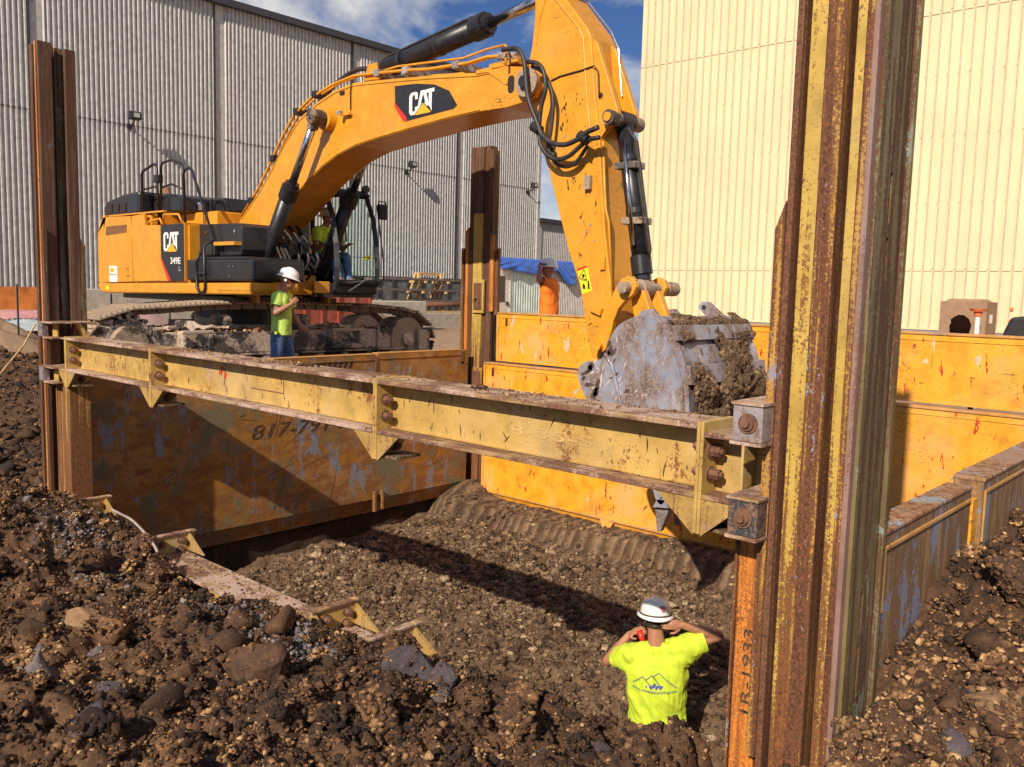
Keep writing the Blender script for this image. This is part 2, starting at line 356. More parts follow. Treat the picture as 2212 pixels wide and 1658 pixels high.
m_dark = mat_plain('dark_inside', (.035, .02, .015), .9)
m_olive = mat_plain('dusty_green_container', (.13, .14, .15), .6, 0, .3, 3)
m_redc = mat_steel('red_bin', (.28, .06, .04), rust=.2, rough=.6)
m_oran = mat_plain('orange_mesh', (.72, .23, .05), .7, 0, .2, 2)
m_pinkm = mat_plain('pink_sheet', (.62, .30, .30), .7, 0, .15, 2)
m_blues = mat_plain('pale_blue_sheet', (.40, .47, .50), .6, 0, .15, 2)
m_glassd = mat_plain('dark_window', (.03, .035, .04), .15)
m_poly = mat_plain('translucent_sheet', (.50, .60, .58), .35, 0, .12, 2)
m_doorw = mat_plain('door_grey', (.62, .60, .56), .5)
m_wire = mat_steel('rebar', (.35, .28, .25), rust=.4, rough=.6)
m_pinkpaint = mat_plain('marking_orange', (.85, .20, .07), .6)
m_exh = mat_steel('exhaust_rust', (.20, .11, .07), rust=.7, rough=.7)
# ------------------------------------------------------------------ ground
def lipz(X): return np.interp(X, [-13, -10.5, -9.2, -8.3, -6.9, -6.3, -5.5, -5.1, -4.7, -4.1, -3.6, -3.1, -2.4, -2.0, -1.66, -1.52, 0], [.0, -.45, -.50, -.40, -.44, -.70, -.72, -.64, -.54, -.52, -.55, -.45, -.36, -.32, -.24, -.60, -.60])
def ground_z(X, Y, fine=True):
    X = np.asarray(X, float); Y = np.asarray(Y, float)
    near = lipz(X) + .13*np.clip(2.9-Y, 0, 2.6)*sstep(-1.2, -2.2, X) - .55*np.clip(Y-2.9, 0, .3)
    near = near + .10*np.exp(-((X+4.9)/.5)**2-((Y-2.35)/.35)**2) + .13*np.exp(-((X+7.3)/.8)**2-((Y-2.3)/.4)**2)
    d = np.hypot(X+9.0, Y-2.4)
    left = -.50 + .60*sstep(1.2, 4.2, d) + .34*np.exp(-((X+14.2)/1.1)**2-((Y-4.2)/1.5)**2)
    far = .12 + .33*sstep(12, 25, Y)*sstep(-22, -14, X)
    wl = sstep(-9.3, -10.0, X)
    z = np.where(Y < 3.25, near*(1-wl)+left*wl, far)
    z = np.where((X < -9.3) & (Y >= 3.25), left+(far-left)*sstep(5.0, 6.5, Y), z)
    z = np.where(X < -13.5, z+(far-z)*sstep(-15.5, -18, X), z)
    rt_ = .05 - .62*sstep(-.97, -1.09, X)*sstep(3.45, 3.2, Y) + .26*sstep(3.40, 4.3, Y) + .10*np.exp(-((X+.5)/.25)**2-((Y-3.9)/.4)**2)
    z = np.where((X > -1.12) & (Y < 12), rt_+(far-rt_)*sstep(8, 11, Y)*0 + (near-rt_)*sstep(3.0, 2.6, Y)*0, z)
    dist = np.hypot(X, Y)
    amp = np.interp(dist, [0, 1.5, 3, 12, 22], [.02, .10, .13, .12, .05])*np.where(Y > 6.3, np.where(X > -1.2, .8, .35), 1)
    z = z + amp*.75*fbm(X*1.3, Y*1.3, 0, 4, 3) + amp*.30*fbm(X*4.5, Y*4.5, 0, 3, 9, True)
    z = z + .085*fbm(X*6, Y*6, 0, 3, 15, True)*np.where(dist < 9, 1, .3)
    if fine: z = z + .030*fbm(X*17, Y*17, 0, 4, 21, True)*np.where(dist < 9, 1, .4) + np.where(dist < 5, .012, .0)*vnoise(X*42, Y*42, 0, 88)
    return z+.0
def floor_z(X, Y, fine=True):
    X = np.asarray(X, float); Y = np.asarray(Y, float)
    z = -1.76 - .12*sstep(6.0, 4.6, Y) - .56*sstep(6.2, 5.2, Y)*sstep(-5.2, -4.0, X)
    g = np.abs(np.sin(X*math.pi/.165+2.8*vnoise(X*2.1, Y*0+3)))**.8
    ton = sstep(-8.8, -8.4, X)
    yy = Y - .15*g*ton*(.6+.4*vnoise(X*5.2, Y*0)) - .12*vnoise(X*.9, Y*0+9)
    z = z + .22*sstep(8.66, 8.84, yy)
    z = z + .22*np.exp(-((X+9.1)/.32)**2-((Y-9.2)/.35)**2) - .12*sstep(-8.2, -9.2, X)*sstep(8.3, 7, Y)
    z = z + .045*fbm(X*1.2, Y*1.2, 0, 4, 31)
    bank = sstep(8.4, 8.6, Y)
    if fine: z = z + (.055*fbm(X*5, Y*5, 0, 4, 41, True) + .016*fbm(X*17, Y*17, 0, 2, 47, True))*(1-.25*bank)
    return z
def sheet(name, xs, ys, fz, mats, keep=None, mfun=None, tint=None, label=None, kind='structure'):
    X, Y = np.meshgrid(xs, ys, indexing='ij'); Z = fz(X, Y)
    nx, ny = X.shape; idx = np.arange(nx*ny).reshape(nx, ny)
    q = np.stack([idx[:-1, :-1], idx[1:, :-1], idx[1:, 1:], idx[:-1, 1:]], -1).reshape(-1, 4)
    cx = ((X[:-1, :-1]+X[1:, 1:])/2).ravel(); cy = ((Y[:-1, :-1]+Y[1:, 1:])/2).ravel()
    if keep is not None: k = keep(cx, cy); q = q[k]; cx = cx[k]; cy = cy[k]
    v = np.stack([X.ravel(), Y.ravel(), Z.ravel()], -1)
    used = np.zeros(len(v), bool); used[q.ravel()] = True; re = np.cumsum(used)-1; v = v[used]; q = re[q]
    me = bpy.data.meshes.new(name)
    me.vertices.add(len(v)); me.vertices.foreach_set('co', v.ravel()); me.loops.add(q.size); me.loops.foreach_set('vertex_index', q.ravel())
    me.polygons.add(len(q)); me.polygons.foreach_set('loop_start', np.arange(0, q.size, 4)); me.polygons.foreach_set('loop_total', np.full(len(q), 4))
    for mm in mats: me.materials.append(mm)
    if mfun is not None: me.polygons.foreach_set('material_index', mfun(cx, cy).astype(np.int32))
    me.polygons.foreach_set('use_smooth', np.ones(len(q), bool))
    at = me.attributes.new('tint', 'FLOAT', 'POINT'); at.data.foreach_set('value', (np.full(len(v), .5) if tint is None else tint(v[:, 0], v[:, 1], v[:, 2])).astype(np.float32))
    me.update(calc_edges=True); me.validate()
    o = bpy.data.objects.new(name, me); _place(o, None, Vector((0, 0, 0))); o['kind'] = kind
    if label: o['label'] = label
    return o
def lin(a, b, s): return list(np.arange(a, b-1e-9, s))
xs = [-420, -300, -200, -120, -80, -60, -50, -44, -38, -34]+lin(-31, -20, .5)+lin(-20, -15, .16)+lin(-15, -9.4, .06)+lin(-9.4, -6, .024)+lin(-6, 1.2, .0145)+[1.3, 1.5, 2, 3, 5, 8, 14, 25, 50, 120, 300]
ys = [-300, -100, -40, -15, -5, -2, -.8, -.3, 0, .25]+lin(.4, 1.2, .03)+lin(1.2, 3.12, .0145)+lin(3.12, 6.6, .05)+lin(6.6, 14, .14)+lin(14, 36, .6)+[38, 42, 48, 60, 90, 150, 250, 420]
sheet('ground', xs, ys, ground_z, [m_soil, m_tan, m_pinkdirt], keep=lambda x, y: ~((x > -9.34) & (x < -1.12) & (y > 3.10) & (y < 9.55)),
      mfun=lambda x, y: np.where((x < -15.4+.8*vnoise(x, y)) | (y > 9.9), 1, 0))
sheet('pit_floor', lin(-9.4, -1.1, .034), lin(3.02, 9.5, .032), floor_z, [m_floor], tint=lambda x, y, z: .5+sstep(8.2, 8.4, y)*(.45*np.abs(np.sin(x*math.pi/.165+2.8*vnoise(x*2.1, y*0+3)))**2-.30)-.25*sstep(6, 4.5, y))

# ------------------------------------------------------------------ clods: one "stuff" mesh per area
_B = []
for s_ in range(14):
    rs = np.random.RandomState(100+s_); V, F = ICO[1]
    V = V.copy()
    for _ in range(5):                       # cut by random planes so that it reads as broken earth
        nrm = rs.normal(size=3); nrm /= np.linalg.norm(nrm); dd = V@nrm; lim = rs.uniform(.45, .85); V = V - np.outer(np.clip(dd-lim, 0, None), nrm)
    V = V*(1+rs.uniform(-.16, .16, (len(V), 1)))*rs.uniform(.65, 1.15, 3); _B.append((V, np.array(F)))
bm_ = bmesh.new(); bmesh.ops.create_icosphere(bm_, subdivisions=1, radius=1); bm_.free()
_C = []
t_ = (1+5**.5)/2
V0 = np.array([(-1, t_, 0), (1, t_, 0), (-1, -t_, 0), (1, -t_, 0), (0, -1, t_), (0, 1, t_), (0, -1, -t_), (0, 1, -t_), (t_, 0, -1), (t_, 0, 1), (-t_, 0, -1), (-t_, 0, 1)])/1.9
F0 = np.array([(0, 11, 5), (0, 5, 1), (0, 1, 7), (0, 7, 10), (0, 10, 11), (1, 5, 9), (5, 11, 4), (11, 10, 2), (10, 7, 6), (7, 1, 8), (3, 9, 4), (3, 4, 2), (3, 2, 6), (3, 6, 8), (3, 8, 9), (4, 9, 5), (2, 4, 11), (6, 2, 10), (8, 6, 7), (9, 8, 1)])
for s_ in range(16):
    rs = np.random.RandomState(300+s_); _C.append((V0*(1+rs.uniform(-.48, .35, (12, 1)))*rs.uniform(.5, 1.25, 3)+rs.uniform(-.12, .12, (12, 3)), F0))
_A = []
for s_ in range(12):
    rs = np.random.RandomState(500+s_); V, F = ICO[2]; V = V*rs.uniform(.55, 1.15, 3)
    V = V*(1+.34*fbm(V[:, 0]*1.3+s_, V[:, 1]*1.3, V[:, 2]*1.3, 2, s_)+.30*fbm(V[:, 0]*3.2+s_, V[:, 1]*3.2, V[:, 2]*3.2, 3, s_+50, True))[:, None]
    for _ in range(7):
        nrm = rs.normal(size=3); nrm /= np.linalg.norm(nrm); V = V-np.outer(np.clip(V@nrm-rs.uniform(.30, .62), 0, None)*.9, nrm)
    V = V*1.25; _A.append((V, np.array(F)))
_D = []
for s_ in range(14):
    rs = np.random.RandomState(700+s_); V = np.array([(1, 0, 0), (-1, 0, 0), (0, 1, 0), (0, -1, 0), (0, 0, 1), (0, 0, -1)], float)+rs.uniform(-.45, .45, (6, 3))
    _D.append((V*1.1*rs.uniform(.55, 1.3, 3), np.array([(0, 2, 4), (2, 1, 4), (1, 3, 4), (3, 0, 4), (2, 0, 5), (1, 2, 5), (3, 1, 5), (0, 3, 5)])))
def clods(name, P, S, tint, mat, flat=.8, seed=1, big=.022, label=None, tiny=.0105):
    """P nx3, S n sizes, tint n"""
    rs = np.random.RandomState(seed); VV = []; FF = []; TT = []; off = 0
    for grp, lib in ((S >= max(.03, big), _A), ((S >= big) & (S < max(.03, big)), _B), ((S < big) & (S >= tiny), _C), ((S < big) & (S < tiny), _D)):
        ids = np.nonzero(grp)[0]
        which = rs.randint(0, len(lib), len(ids))
        for k in range(len(lib)):
            ii = ids[which == k]
            if not len(ii): continue
            V, F = lib[k]; n = len(ii)
            q = rs.normal(size=(n, 4)); q /= np.linalg.norm(q, axis=1)[:, None]; w, x, y, z = q.T
            R = np.stack([1-2*(y*y+z*z), 2*(x*y-z*w), 2*(x*z+y*w), 2*(x*y+z*w), 1-2*(x*x+z*z), 2*(y*z-x*w), 2*(x*z-y*w), 2*(y*z+x*w), 1-2*(x*x+y*y)], -1).reshape(n, 3, 3)
            vv = np.einsum('nij,mj->nmi', R, V)*S[ii][:, None, None]; vv[..., 2] *= flat; vv += P[ii][:, None, :]
            VV.append(vv.reshape(-1, 3)); FF.append((F[None]+(np.arange(n)*len(V))[:, None, None]+off).reshape(-1, 3)); TT.append(np.repeat(tint[ii], len(V))); off += n*len(V)
    v = np.concatenate(VV); f = np.concatenate(FF); t = np.concatenate(TT)
    me = bpy.data.meshes.new(name); me.vertices.add(len(v)); me.vertices.foreach_set('co', v.ravel()); me.loops.add(f.size); me.loops.foreach_set('vertex_index', f.ravel().astype(np.int32))
    me.polygons.add(len(f)); me.polygons.foreach_set('loop_start', np.arange(0, f.size, 3)); me.polygons.foreach_set('loop_total', np.full(len(f), 3))
    at = me.attributes.new('tint', 'FLOAT', 'POINT'); at.data.foreach_set('value', t.astype(np.float32)); me.materials.append(mat)
    me.update(calc_edges=True); o = bpy.data.objects.new(name, me); _place(o, None, Vector((0, 0, 0))); o['kind'] = 'stuff'
    if label: o['label'] = label
    return o
rs = np.random.RandomState(5)
def polar(n, r0, r1, a0, a1):
    r = r0*(r1/r0)**rs.rand(n); a = np.radians(rs.uniform(a0, a1, n)); return np.stack([-np.sin(a)*r, np.cos(a)*r], -1)   # a: degrees left of +Y
xy = polar(190000, 1.6, 16, -8, 92)
ok = ((xy[:, 1] < 3.12) | (xy[:, 0] > -1.08) | (xy[:, 0] < -9.45)) & (xy[:, 0] > -17) & ~((xy[:, 0] < -9.45) & (xy[:, 1] > 5.8)) & (xy[:, 1] < 9)
ok &= ~((xy[:, 0] > -1.5) & (xy[:, 0] < -1.0) & (xy[:, 1] > 2.95) & (xy[:, 1] < 3.3))
xy = xy[ok]; dist = np.hypot(xy[:, 0], xy[:, 1])
S = np.exp(rs.normal(math.log(.0062), .50, len(xy)))*np.clip(dist/2.6, .85, 3.2)
clump = fbm(xy[:, 0]*1.1, xy[:, 1]*1.1, 0, 3, 77)
S = np.clip(S*(1+.7*clump), .004, .13); bigm = rs.rand(len(xy)) < .007; S[bigm] = rs.uniform(.022, .075, bigm.sum())*(.5+.5*rs.rand(bigm.sum()))
z = ground_z(xy[:, 0], xy[:, 1])
grav = np.exp(-((xy[:, 0]+5.1)/.55)**2-((xy[:, 1]-2.58)/.18)**2)+np.exp(-((xy[:, 0]+6.6)/.5)**2-((xy[:, 1]-2.6)/.22)**2)+np.exp(-((xy[:, 0]+3.9)/.4)**2-((xy[:, 1]-2.75)/.15)**2)
isg = rs.rand(len(xy)) < np.clip(grav*1.1, 0, .95)
tint = np.clip(rs.normal(.52, .20, len(xy))+.22*(xy[:, 0] > -1.05)-.25*(S > .02)+.2*fbm(xy[:, 0]*1.6, xy[:, 1]*1.6, 0, 3, 91), 0, 1.2); tint[(rs.rand(len(xy)) < .022) & (S < .02)] = 1.3  # palest crumbs stand for sunlit ones, that contrast is put into the tint
S = np.where((xy[:, 0] > -1.75) & (xy[:, 0] < -.98) & (xy[:, 1] < 3.3), np.minimum(S, .012), S)
P3 = np.stack([xy[:, 0], xy[:, 1], z+S*.25], -1)
def _box():
    V = np.array([(a, b, c) for a in (-1, 1) for b in (-1, 1) for c in (-1, 1)], float)*.72
    F = np.array([(0, 1, 3), (0, 3, 2), (4, 6, 7), (4, 7, 5), (0, 4, 5), (0, 5, 1), (2, 3, 7), (2, 7, 6), (0, 2, 6), (0, 6, 4), (1, 5, 7), (1, 7, 3)]); return V, F
for s_ in range(18):
    r9 = np.random.RandomState(900+s_); V, F = _box(); _C[s_ % 16] = ((V*(1+r9.uniform(-.38, .25, (8, 1)))+r9.uniform(-.18, .18, (8, 3)))*r9.uniform(.5, 1.3, 3), F)
def clusters(P, R, tint, per, seed, fr=(.10, .30)):
    rs = np.random.RandomState(seed); k = np.repeat(np.arange(len(P)), per); n = len(k)
    d = rs.normal(size=(n, 3)); d /= np.linalg.norm(d, axis=1)[:, None]; d[:, 2] = np.abs(d[:, 2])*.85-.05
    an = rs.uniform(.7, 1.25, (len(P), 3)); s = R[k]*rs.uniform(fr[0], fr[1], n)
    q = P[k]+d*an[k]*(R[k]*rs.uniform(.62, 1.02, n))[:, None]
    return q, s, np.clip(tint[k]+rs.normal(0, .22, n), 0, 1.4)
nb_ = 230; xb_ = polar(1300, 2.0, 8, -6, 88); xb_ = xb_[((xb_[:, 1] < 2.9) & (xb_[:, 0] < -1.9)) | (xb_[:, 0] > -.85)][:nb_]; rb_ = rs.uniform(.045, .115, len(xb_))*np.clip(np.hypot(xb_[:, 0], xb_[:, 1])/4, .7, 1.4)
Pb_ = np.stack([xb_[:, 0], xb_[:, 1], ground_z(xb_[:, 0], xb_[:, 1])+rb_*.12], -1); tb_ = rs.uniform(.25, .7, len(xb_)); g3 = np.arange(len(rb_)) % 4 == 0; clods('large_clods', Pb_[~g3], rb_[~g3], tb_[~g3], m_clod, seed=71, flat=.8); clods('grey_clods', Pb_[g3], rb_[g3], tb_[g3], m_rockgrey, seed=73, flat=.8)
Pq, Sq, Tq = clusters(Pb_, rb_*.98, tb_, 80, 9, (.04, .13)); clods('crumbs_on_clods', Pq, Sq, Tq, m_clod, seed=72, big=.02, tiny=.014)
bc_i = (S > .028) & (dist < 9); Pq, Sq, Tq = clusters(P3[bc_i], S[bc_i]*1.15, tint[bc_i]+.12, 46, 3)
clods('crumbling_clods', Pq, Sq, Tq, m_clod, seed=22, big=.02, tiny=.014)
clods('soil_clods', P3[~isg], S[~isg], tint[~isg], m_clod, seed=2)
clods('gravel', P3[isg], np.clip(S[isg]*.9, .005, .018), tint[isg], m_grav, seed=3)
# grey gravel patches need more stones
n = 2600; cen = np.array([(-5.1, 2.60, .45, .15), (-6.6, 2.55, .5, .22), (-3.95, 2.72, .35, .12), (-4.55, 2.75, .4, .1)]); k = rs.randint(0, 4, n)
xy = np.stack([cen[k, 0]+cen[k, 2]*rs.normal(size=n)*.6, cen[k, 1]+cen[k, 3]*rs.normal(size=n)*.6], -1); xy = xy[xy[:, 1] < 3.08]; S = np.exp(rs.normal(math.log(.009), .4, len(xy)))
clods('grey_gravel', np.stack([xy[:, 0], xy[:, 1], ground_z(xy[:, 0], xy[:, 1])+S*.35+.004], -1), S, rs.normal(.55, .2, len(xy)), m_grav, seed=8)
# pit floor rubble
n = 46000; xy = np.stack([rs.uniform(-9.15, -1.3, n), rs.uniform(3.3, 9.2, n)], -1)
keep = (xy[:, 1] < 8.45+.1*rs.normal(size=n)) | (rs.rand(n) < .22); xy = xy[keep]
S = np.clip(np.exp(rs.normal(math.log(.017), .5, len(xy))), .007, .075)*(1+.5*fbm(xy[:, 0]*1.4, xy[:, 1]*1.4, 0, 3, 5))
tint = np.clip(rs.normal(.5, .2, len(xy)), 0, 1); tint[rs.rand(len(xy)) < .03] = 1.2
clods('pit_rubble', np.stack([xy[:, 0], xy[:, 1], floor_z(xy[:, 0], xy[:, 1])+S*.15], -1), S, tint, m_floor, flat=.7, seed=4, big=.05, tiny=.016)
bg_ = S > .036; Pq, Sq, Tq = clusters(np.stack([xy[bg_, 0], xy[bg_, 1], floor_z(xy[bg_, 0], xy[bg_, 1])], -1), S[bg_], tint[bg_], 16, 5, (.2, .45)); clods('pit_clods', Pq, Sq, Tq, m_floor, flat=.8, seed=23, big=.05, tiny=.016)

ys_ = np.linspace(3.0, 9.6, 160); zs_ = np.linspace(-2.4, -1.15, 30)
def bank_wall(name, ax, c, us, label):
    U, Z = np.meshgrid(us, zs_, indexing='ij'); D = c+.05*fbm(U*2.2, Z*2.2, 0, 4, 61, True)*(-1 if ax else 1)
    P = [(d, u, z) if ax == 0 else (u, d, z) for u, z, d in zip(U.ravel(), Z.ravel(), D.ravel())]; n2 = len(zs_)
    F = [(i*n2+j, (i+1)*n2+j, (i+1)*n2+j+1, i*n2+j+1) for i in range(len(us)-1) for j in range(n2-1)]
    if ax == 1: F = [f[::-1] for f in F]
    o = addmesh(name, P, F, m_floor, None, smooth=True); o['kind'] = 'structure'; o['label'] = label
bank_wall('earth_wall', 0, -9.40, ys_, 'bare earth under the left panel'); bank_wall('earth_wall', 1, 9.52, np.linspace(-9.5, -1, 160), 'bare earth under the back panel')
bank_wall('earth_wall', 0, -1.45, ys_, 'bare earth under the right panels')
# ------------------------------------------------------------------ single rocks
def rock(name, loc, size, seed, mat, label, cat='rock', sub=4, cuts=12, rough=.10, rot=(0, 0, 0), group=None):
    V, F = ICO[sub]; r = np.random.RandomState(seed); V = V.copy()
    for _ in range(cuts):
        nrm = r.normal(size=3); nrm /= np.linalg.norm(nrm); dd = V@nrm; lim = r.uniform(.38, .78); V = V-np.outer(np.clip(dd-lim, 0, None)*.95, nrm)
    k = 1+rough*fbm(V[:, 0]*2.2+seed, V[:, 1]*2.2, V[:, 2]*2.2, 4, seed)+rough*.8*fbm(V[:, 0]*6+seed, V[:, 1]*6, V[:, 2]*6, 3, seed+3, True)
    V = V*k[:, None]*np.array(size)
    E_ = Matrix.Rotation(rot[2], 3, 'Z') @ Matrix.Rotation(rot[1], 3, 'Y') @ Matrix.Rotation(rot[0], 3, 'X'); V = V@np.array(E_).T+np.array(loc)
    o = addmesh(name, V, F, mat, None); at = o.data.attributes.new('tint', 'FLOAT', 'POINT'); at.data.foreach_set('value', np.full(len(V), .5, np.float32))
    n_ = 60; rr_ = np.random.RandomState(seed); ii = rr_.choice(len(V), n_); up_ = V[ii][V[ii][:, 2] > loc[2]-.02]
    if True:
        ii = rr_.choice(len(V), 420 if cat == 'earth lump' else (2 if 'slab' in name else 45)); P_ = V[ii]; CR_.append((P_, np.exp(rr_.normal(math.log(.0085), .5, len(P_)))))
    return meta(o, label, cat, group)
CR_ = []
gz = lambda x, y: float(ground_z(x, y))
rock('boulder', (-3.66, 2.20, gz(-3.66, 2.2)+.10), (.21, .16, .20), 3, m_rockbrn, 'large brown squarish boulder lying in the soil left of the grey one', 'boulder', rot=(.3, .5, .4))
rock('boulder', (-3.02, 2.68, gz(-3.02, 2.68)+.07), (.16, .12, .125), 9, m_rockgrey, 'layered grey purple boulder below the bolted lower beam plates', 'boulder', rot=(.5, .3, 1.2))
rock('boulder', (-2.86, 2.72, gz(-2.86, 2.72)+.03), (.10, .085, .085), 14, m_rockgrey, 'smaller dark grey rock touching the right side of the layered boulder', 'rock', rot=(.2, .6, .2))
rock('rock_slab', (-4.70, 1.82, gz(-4.7, 1.82)+.05), (.15, .085, .055), 21, m_rocktan, 'pale orange rock slab at the left of the soil heap', 'rock', rot=(.5, .15, .3))
rock('rock', (-4.52, 2.66, gz(-4.52, 2.66)+.06), (.15, .13, .10), 24, m_rockbrn, 'grey and tan rock leaning against the lower beam flange', 'rock', rot=(.2, .2, .9))
rock('clod', (-6.05, 2.88, gz(-6.05, 2.88)+.10), (.20, .15, .15), 31, m_rockbrn, 'big brown earth lump beside the bent steel rod', 'earth lump', rough=.22)
rock('clod', (-6.5, 2.95, gz(-6.5, 2.95)+.08), (.14, .12, .10), 33, m_rockbrn, 'earth lump behind the bent steel rod, near the left post', 'earth lump', rough=.22)
rock('clod', (-2.50, 2.86, gz(-2.5, 2.86)+.05), (.13, .10, .11), 35, m_rockbrn, 'dark earth lump right of the grey boulder at the pit edge', 'earth lump', rough=.22)
rock('clod', (-3.45, 2.95, gz(-3.45, 2.95)+.08), (.13, .12, .12), 39, m_rockbrn, 'brown earth lump in front of the last bolted plate of the lower beam', 'earth lump', rough=.22)
rock('clod', (-2.25, 2.55, gz(-2.25, 2.55)+.04), (.10, .09, .09), 45, m_rockbrn, 'rusty brown lump at the bottom centre of the soil heap', 'earth lump', rough=.2)
rock('clod', (-2.62, 2.15, gz(-2.62, 2.15)+.03), (.10, .09, .08), 47, m_rockbrn, 'reddish lump at the bottom edge below the brown boulder', 'earth lump', rough=.2)
rock('clod', (-.62, 3.3, gz(-.62, 3.3)+.03), (.17, .13, .08), 51, m_rocktan, 'pale lump on the right bank next to the tall post', 'earth lump', rough=.25)
rock('clod', (-.30, 3.45, gz(-.30, 3.45)+.03), (.15, .13, .08), 53, m_rocktan, 'pale crusted lump at the lower right corner', 'earth lump', rough=.25)
rock('clod', (-.78, 4.1, gz(-.78, 4.1)+.04), (.16, .13, .09), 55, m_rockbrn, 'brown lump on the right bank against the side panel', 'earth lump', rough=.25)
rock('clod', (-.5, 5.2, gz(-.5, 5.2)+.06), (.3, .22, .12), 57, m_rockbrn, 'long dark lump along the top of the right bank', 'earth lump', rough=.25)
Pc = np.concatenate([a for a, b in CR_]); Sc = np.concatenate([b for a, b in CR_]); clods('lump_crumbs', Pc, np.clip(Sc, .003, .03), np.random.RandomState(4).normal(.6, .2, len(Sc)), m_clod, seed=66, big=.02)
# distant dirt piles and sheets
def pile(name, cx, cy, rx, ry, h, z0, mat, seed, label):
    th = np.linspace(0, 2*math.pi, 49)[:-1]; rr = np.linspace(0, 1, 18); v = []; f = []
    for i, r in enumerate(rr):
        for t in th: v.append((cx+rx*r*math.cos(t), cy+ry*r*math.sin(t), 0))
    v = np.array(v); rad = np.repeat(rr, 48); v[:, 2] = z0+h*(np.cos(rad*math.pi)*.5+.5)*(1+.35*fbm(v[:, 0]*.9, v[:, 1]*.9, 0, 4, seed))+.08*h*fbm(v[:, 0]*5, v[:, 1]*5, 0, 3, seed, True)
    for i in range(17):
        for k in range(48): f.append((i*48+k, i*48+(k+1) % 48, (i+1)*48+(k+1) % 48, (i+1)*48+k))
    f = [q[::-1] for q in f] if False else f
    o = addmesh(name, v, f, mat, None, smooth=True); o['kind'] = 'structure'; o['label'] = label
    at = o.data.attributes.new('tint', 'FLOAT', 'POINT'); at.data.foreach_set('value', np.full(len(v), .5, np.float32)); return o
pile('dirt_mound', -20.5, 8.7, 2.6, 3.0, .88, .0, m_pinkdirt, 3, 'pinkish dirt mound behind the left end of the excavator track')
pile('dirt_mound', -19.0, 5.6, 3.0, 1.8, .74, .0, m_tan, 5, 'tan dirt mound left of the far left post')
pile('dirt_mound', -23.0, 27.0, 2.5, 4.0, .3, .0, m_pinkdirt, 7, 'pale dirt rise in front of the concrete barrier')
# ------------------------------------------------------------------ corrugated warehouse on the left
def corrug(y0, y1, z0, z1, X, pitch=.16, d=.055, org=0):
    v = []; f = []; y = y0
    prof = [(0, 0), (.38, 0), (.60, 1), (.90, 1)]
    pts = []
    k0 = math.floor((y0-org)/pitch)
    k = k0
    while True:
        for a, b in prof:
            yy = org+(k+a)*pitch
            if yy > y1: break
            if yy >= y0: pts.append((yy, b*d))
        k += 1
        if org+k*pitch > y1: break
    pts = [(y0, 0)]+[p for p in pts if y0+.01 < p[0] < y1-.01]+[(y1, 0)]
    for yy, dx in pts: v += [(X+dx, yy, z0), (X+dx, yy, z1)]
    for i in range(len(pts)-1): f.append((2*i, 2*i+2, 2*i+3, 2*i+1))
    return v, f
wh = thing('warehouse', (-30, 20, 0), 'tall warehouse with grey vertical corrugated siding and dark eave behind the excavator', 'building')
bays = [2.0, 4.3, 10.42, 16.65, 22.85, 28.95, 34.85]
for a, b in zip(bays[:-1], bays[1:]):
    for (z0, z1, dx) in ((0., 6.88, 0.), (6.84, 11.6, .016)):
        v, f = corrug(a+.42, b-.03, z0, z1, -30+dx, org=a); addmesh('siding_panel', v, f, m_sidingw, wh)
    MB().box(-30.02, -29.995, a+.05, a+.42, 0, 11.6).build('flashing', m_sidingw, wh)
    MB().box(-30.05, -29.93, a-.045, a+.045, 0, 11.6).build('expansion_joint', m_trim, wh)
    MB().box(-30.0, -29.945, a+.42, b-.05, 6.845, 6.862).build('lap_seam', m_trim, wh)
MB().box(-30.1, -29.86, 34.75, 34.95, 0, 11.6).build('corner_trim', m_sidingw, wh)
MB().box(-60, -30.04, 2.0, 34.8, 0, 11.5).build('wall_core', m_sidingw, wh)
MB().box(-60, -29.72, 1.5, 35.1, 11.6, 11.84).build('eave', m_trim, wh)
# cream building on the right
cb = thing('warehouse', (-6, 30, 0), 'bright cream ribbed metal building filling the right background', 'building')
MB().box(-20.5, 14, 30.0, 60, .72, 17).build('siding', m_sidingc, cb)
MB().box(-20.5, 14, 29.93, 29.997, -.5, .66).build('foundation', m_concg, cb)
MB().box(-20.5, 14, 29.90, 29.998, .665, .73).build('base_flashing', m_sidingc, cb)
rib = MB().hexa([(-20.28-.028, 29.998, .74), (-20.28-.014, 29.955, .74), (-20.28+.014, 29.955, .74), (-20.28+.028, 29.998, .74), (-20.28-.028, 29.998, 17), (-20.28-.014, 29.955, 17), (-20.28+.014, 29.955, 17), (-20.28+.028, 29.998, 17)]).build('rib', m_sidingc, cb)
o0 = WP[rib.name].copy()
for i in range(1, 100): place_copy(rib, cb, (o0.x+i*.325, o0.y, o0.z))
bt = MB().box(-20.28+.032, -20.28+.062, 29.982, 29.998, .74, 17).build('rib_shade_strip', m_ribgrey, cb); o0 = WP[bt.name].copy()  # grey strip paints in the shaded side of each rib
for i in range(1, 100): place_copy(bt, cb, (o0.x+i*.325, o0.y, o0.z))
for z in (2.56, 10.62): MB().box(-20.5, 14, 29.978, 29.997, z, z+.018).build('lap_seam', m_ribgrey, cb)
sc = MB()
for z in (.80, 2.62, 4.7, 6.8, 8.7, 10.7, 13):
    for i in range(100):
        x = -20.28+i*.325; sc.box(x-.018, x+.018, 29.94, 29.956, z, z+.035)
o = sc.build('screw_heads', m_ribgrey, cb); o['kind'] = 'stuff'
for x, z, s in ((-6.52, 1.42, .05), (-6.53, 1.05, .05)):
    MB().cyl((x, 29.93, z), (x, 29.95, z), s, n=14).build('marking_paint_spot', m_pinkpaint, cb)
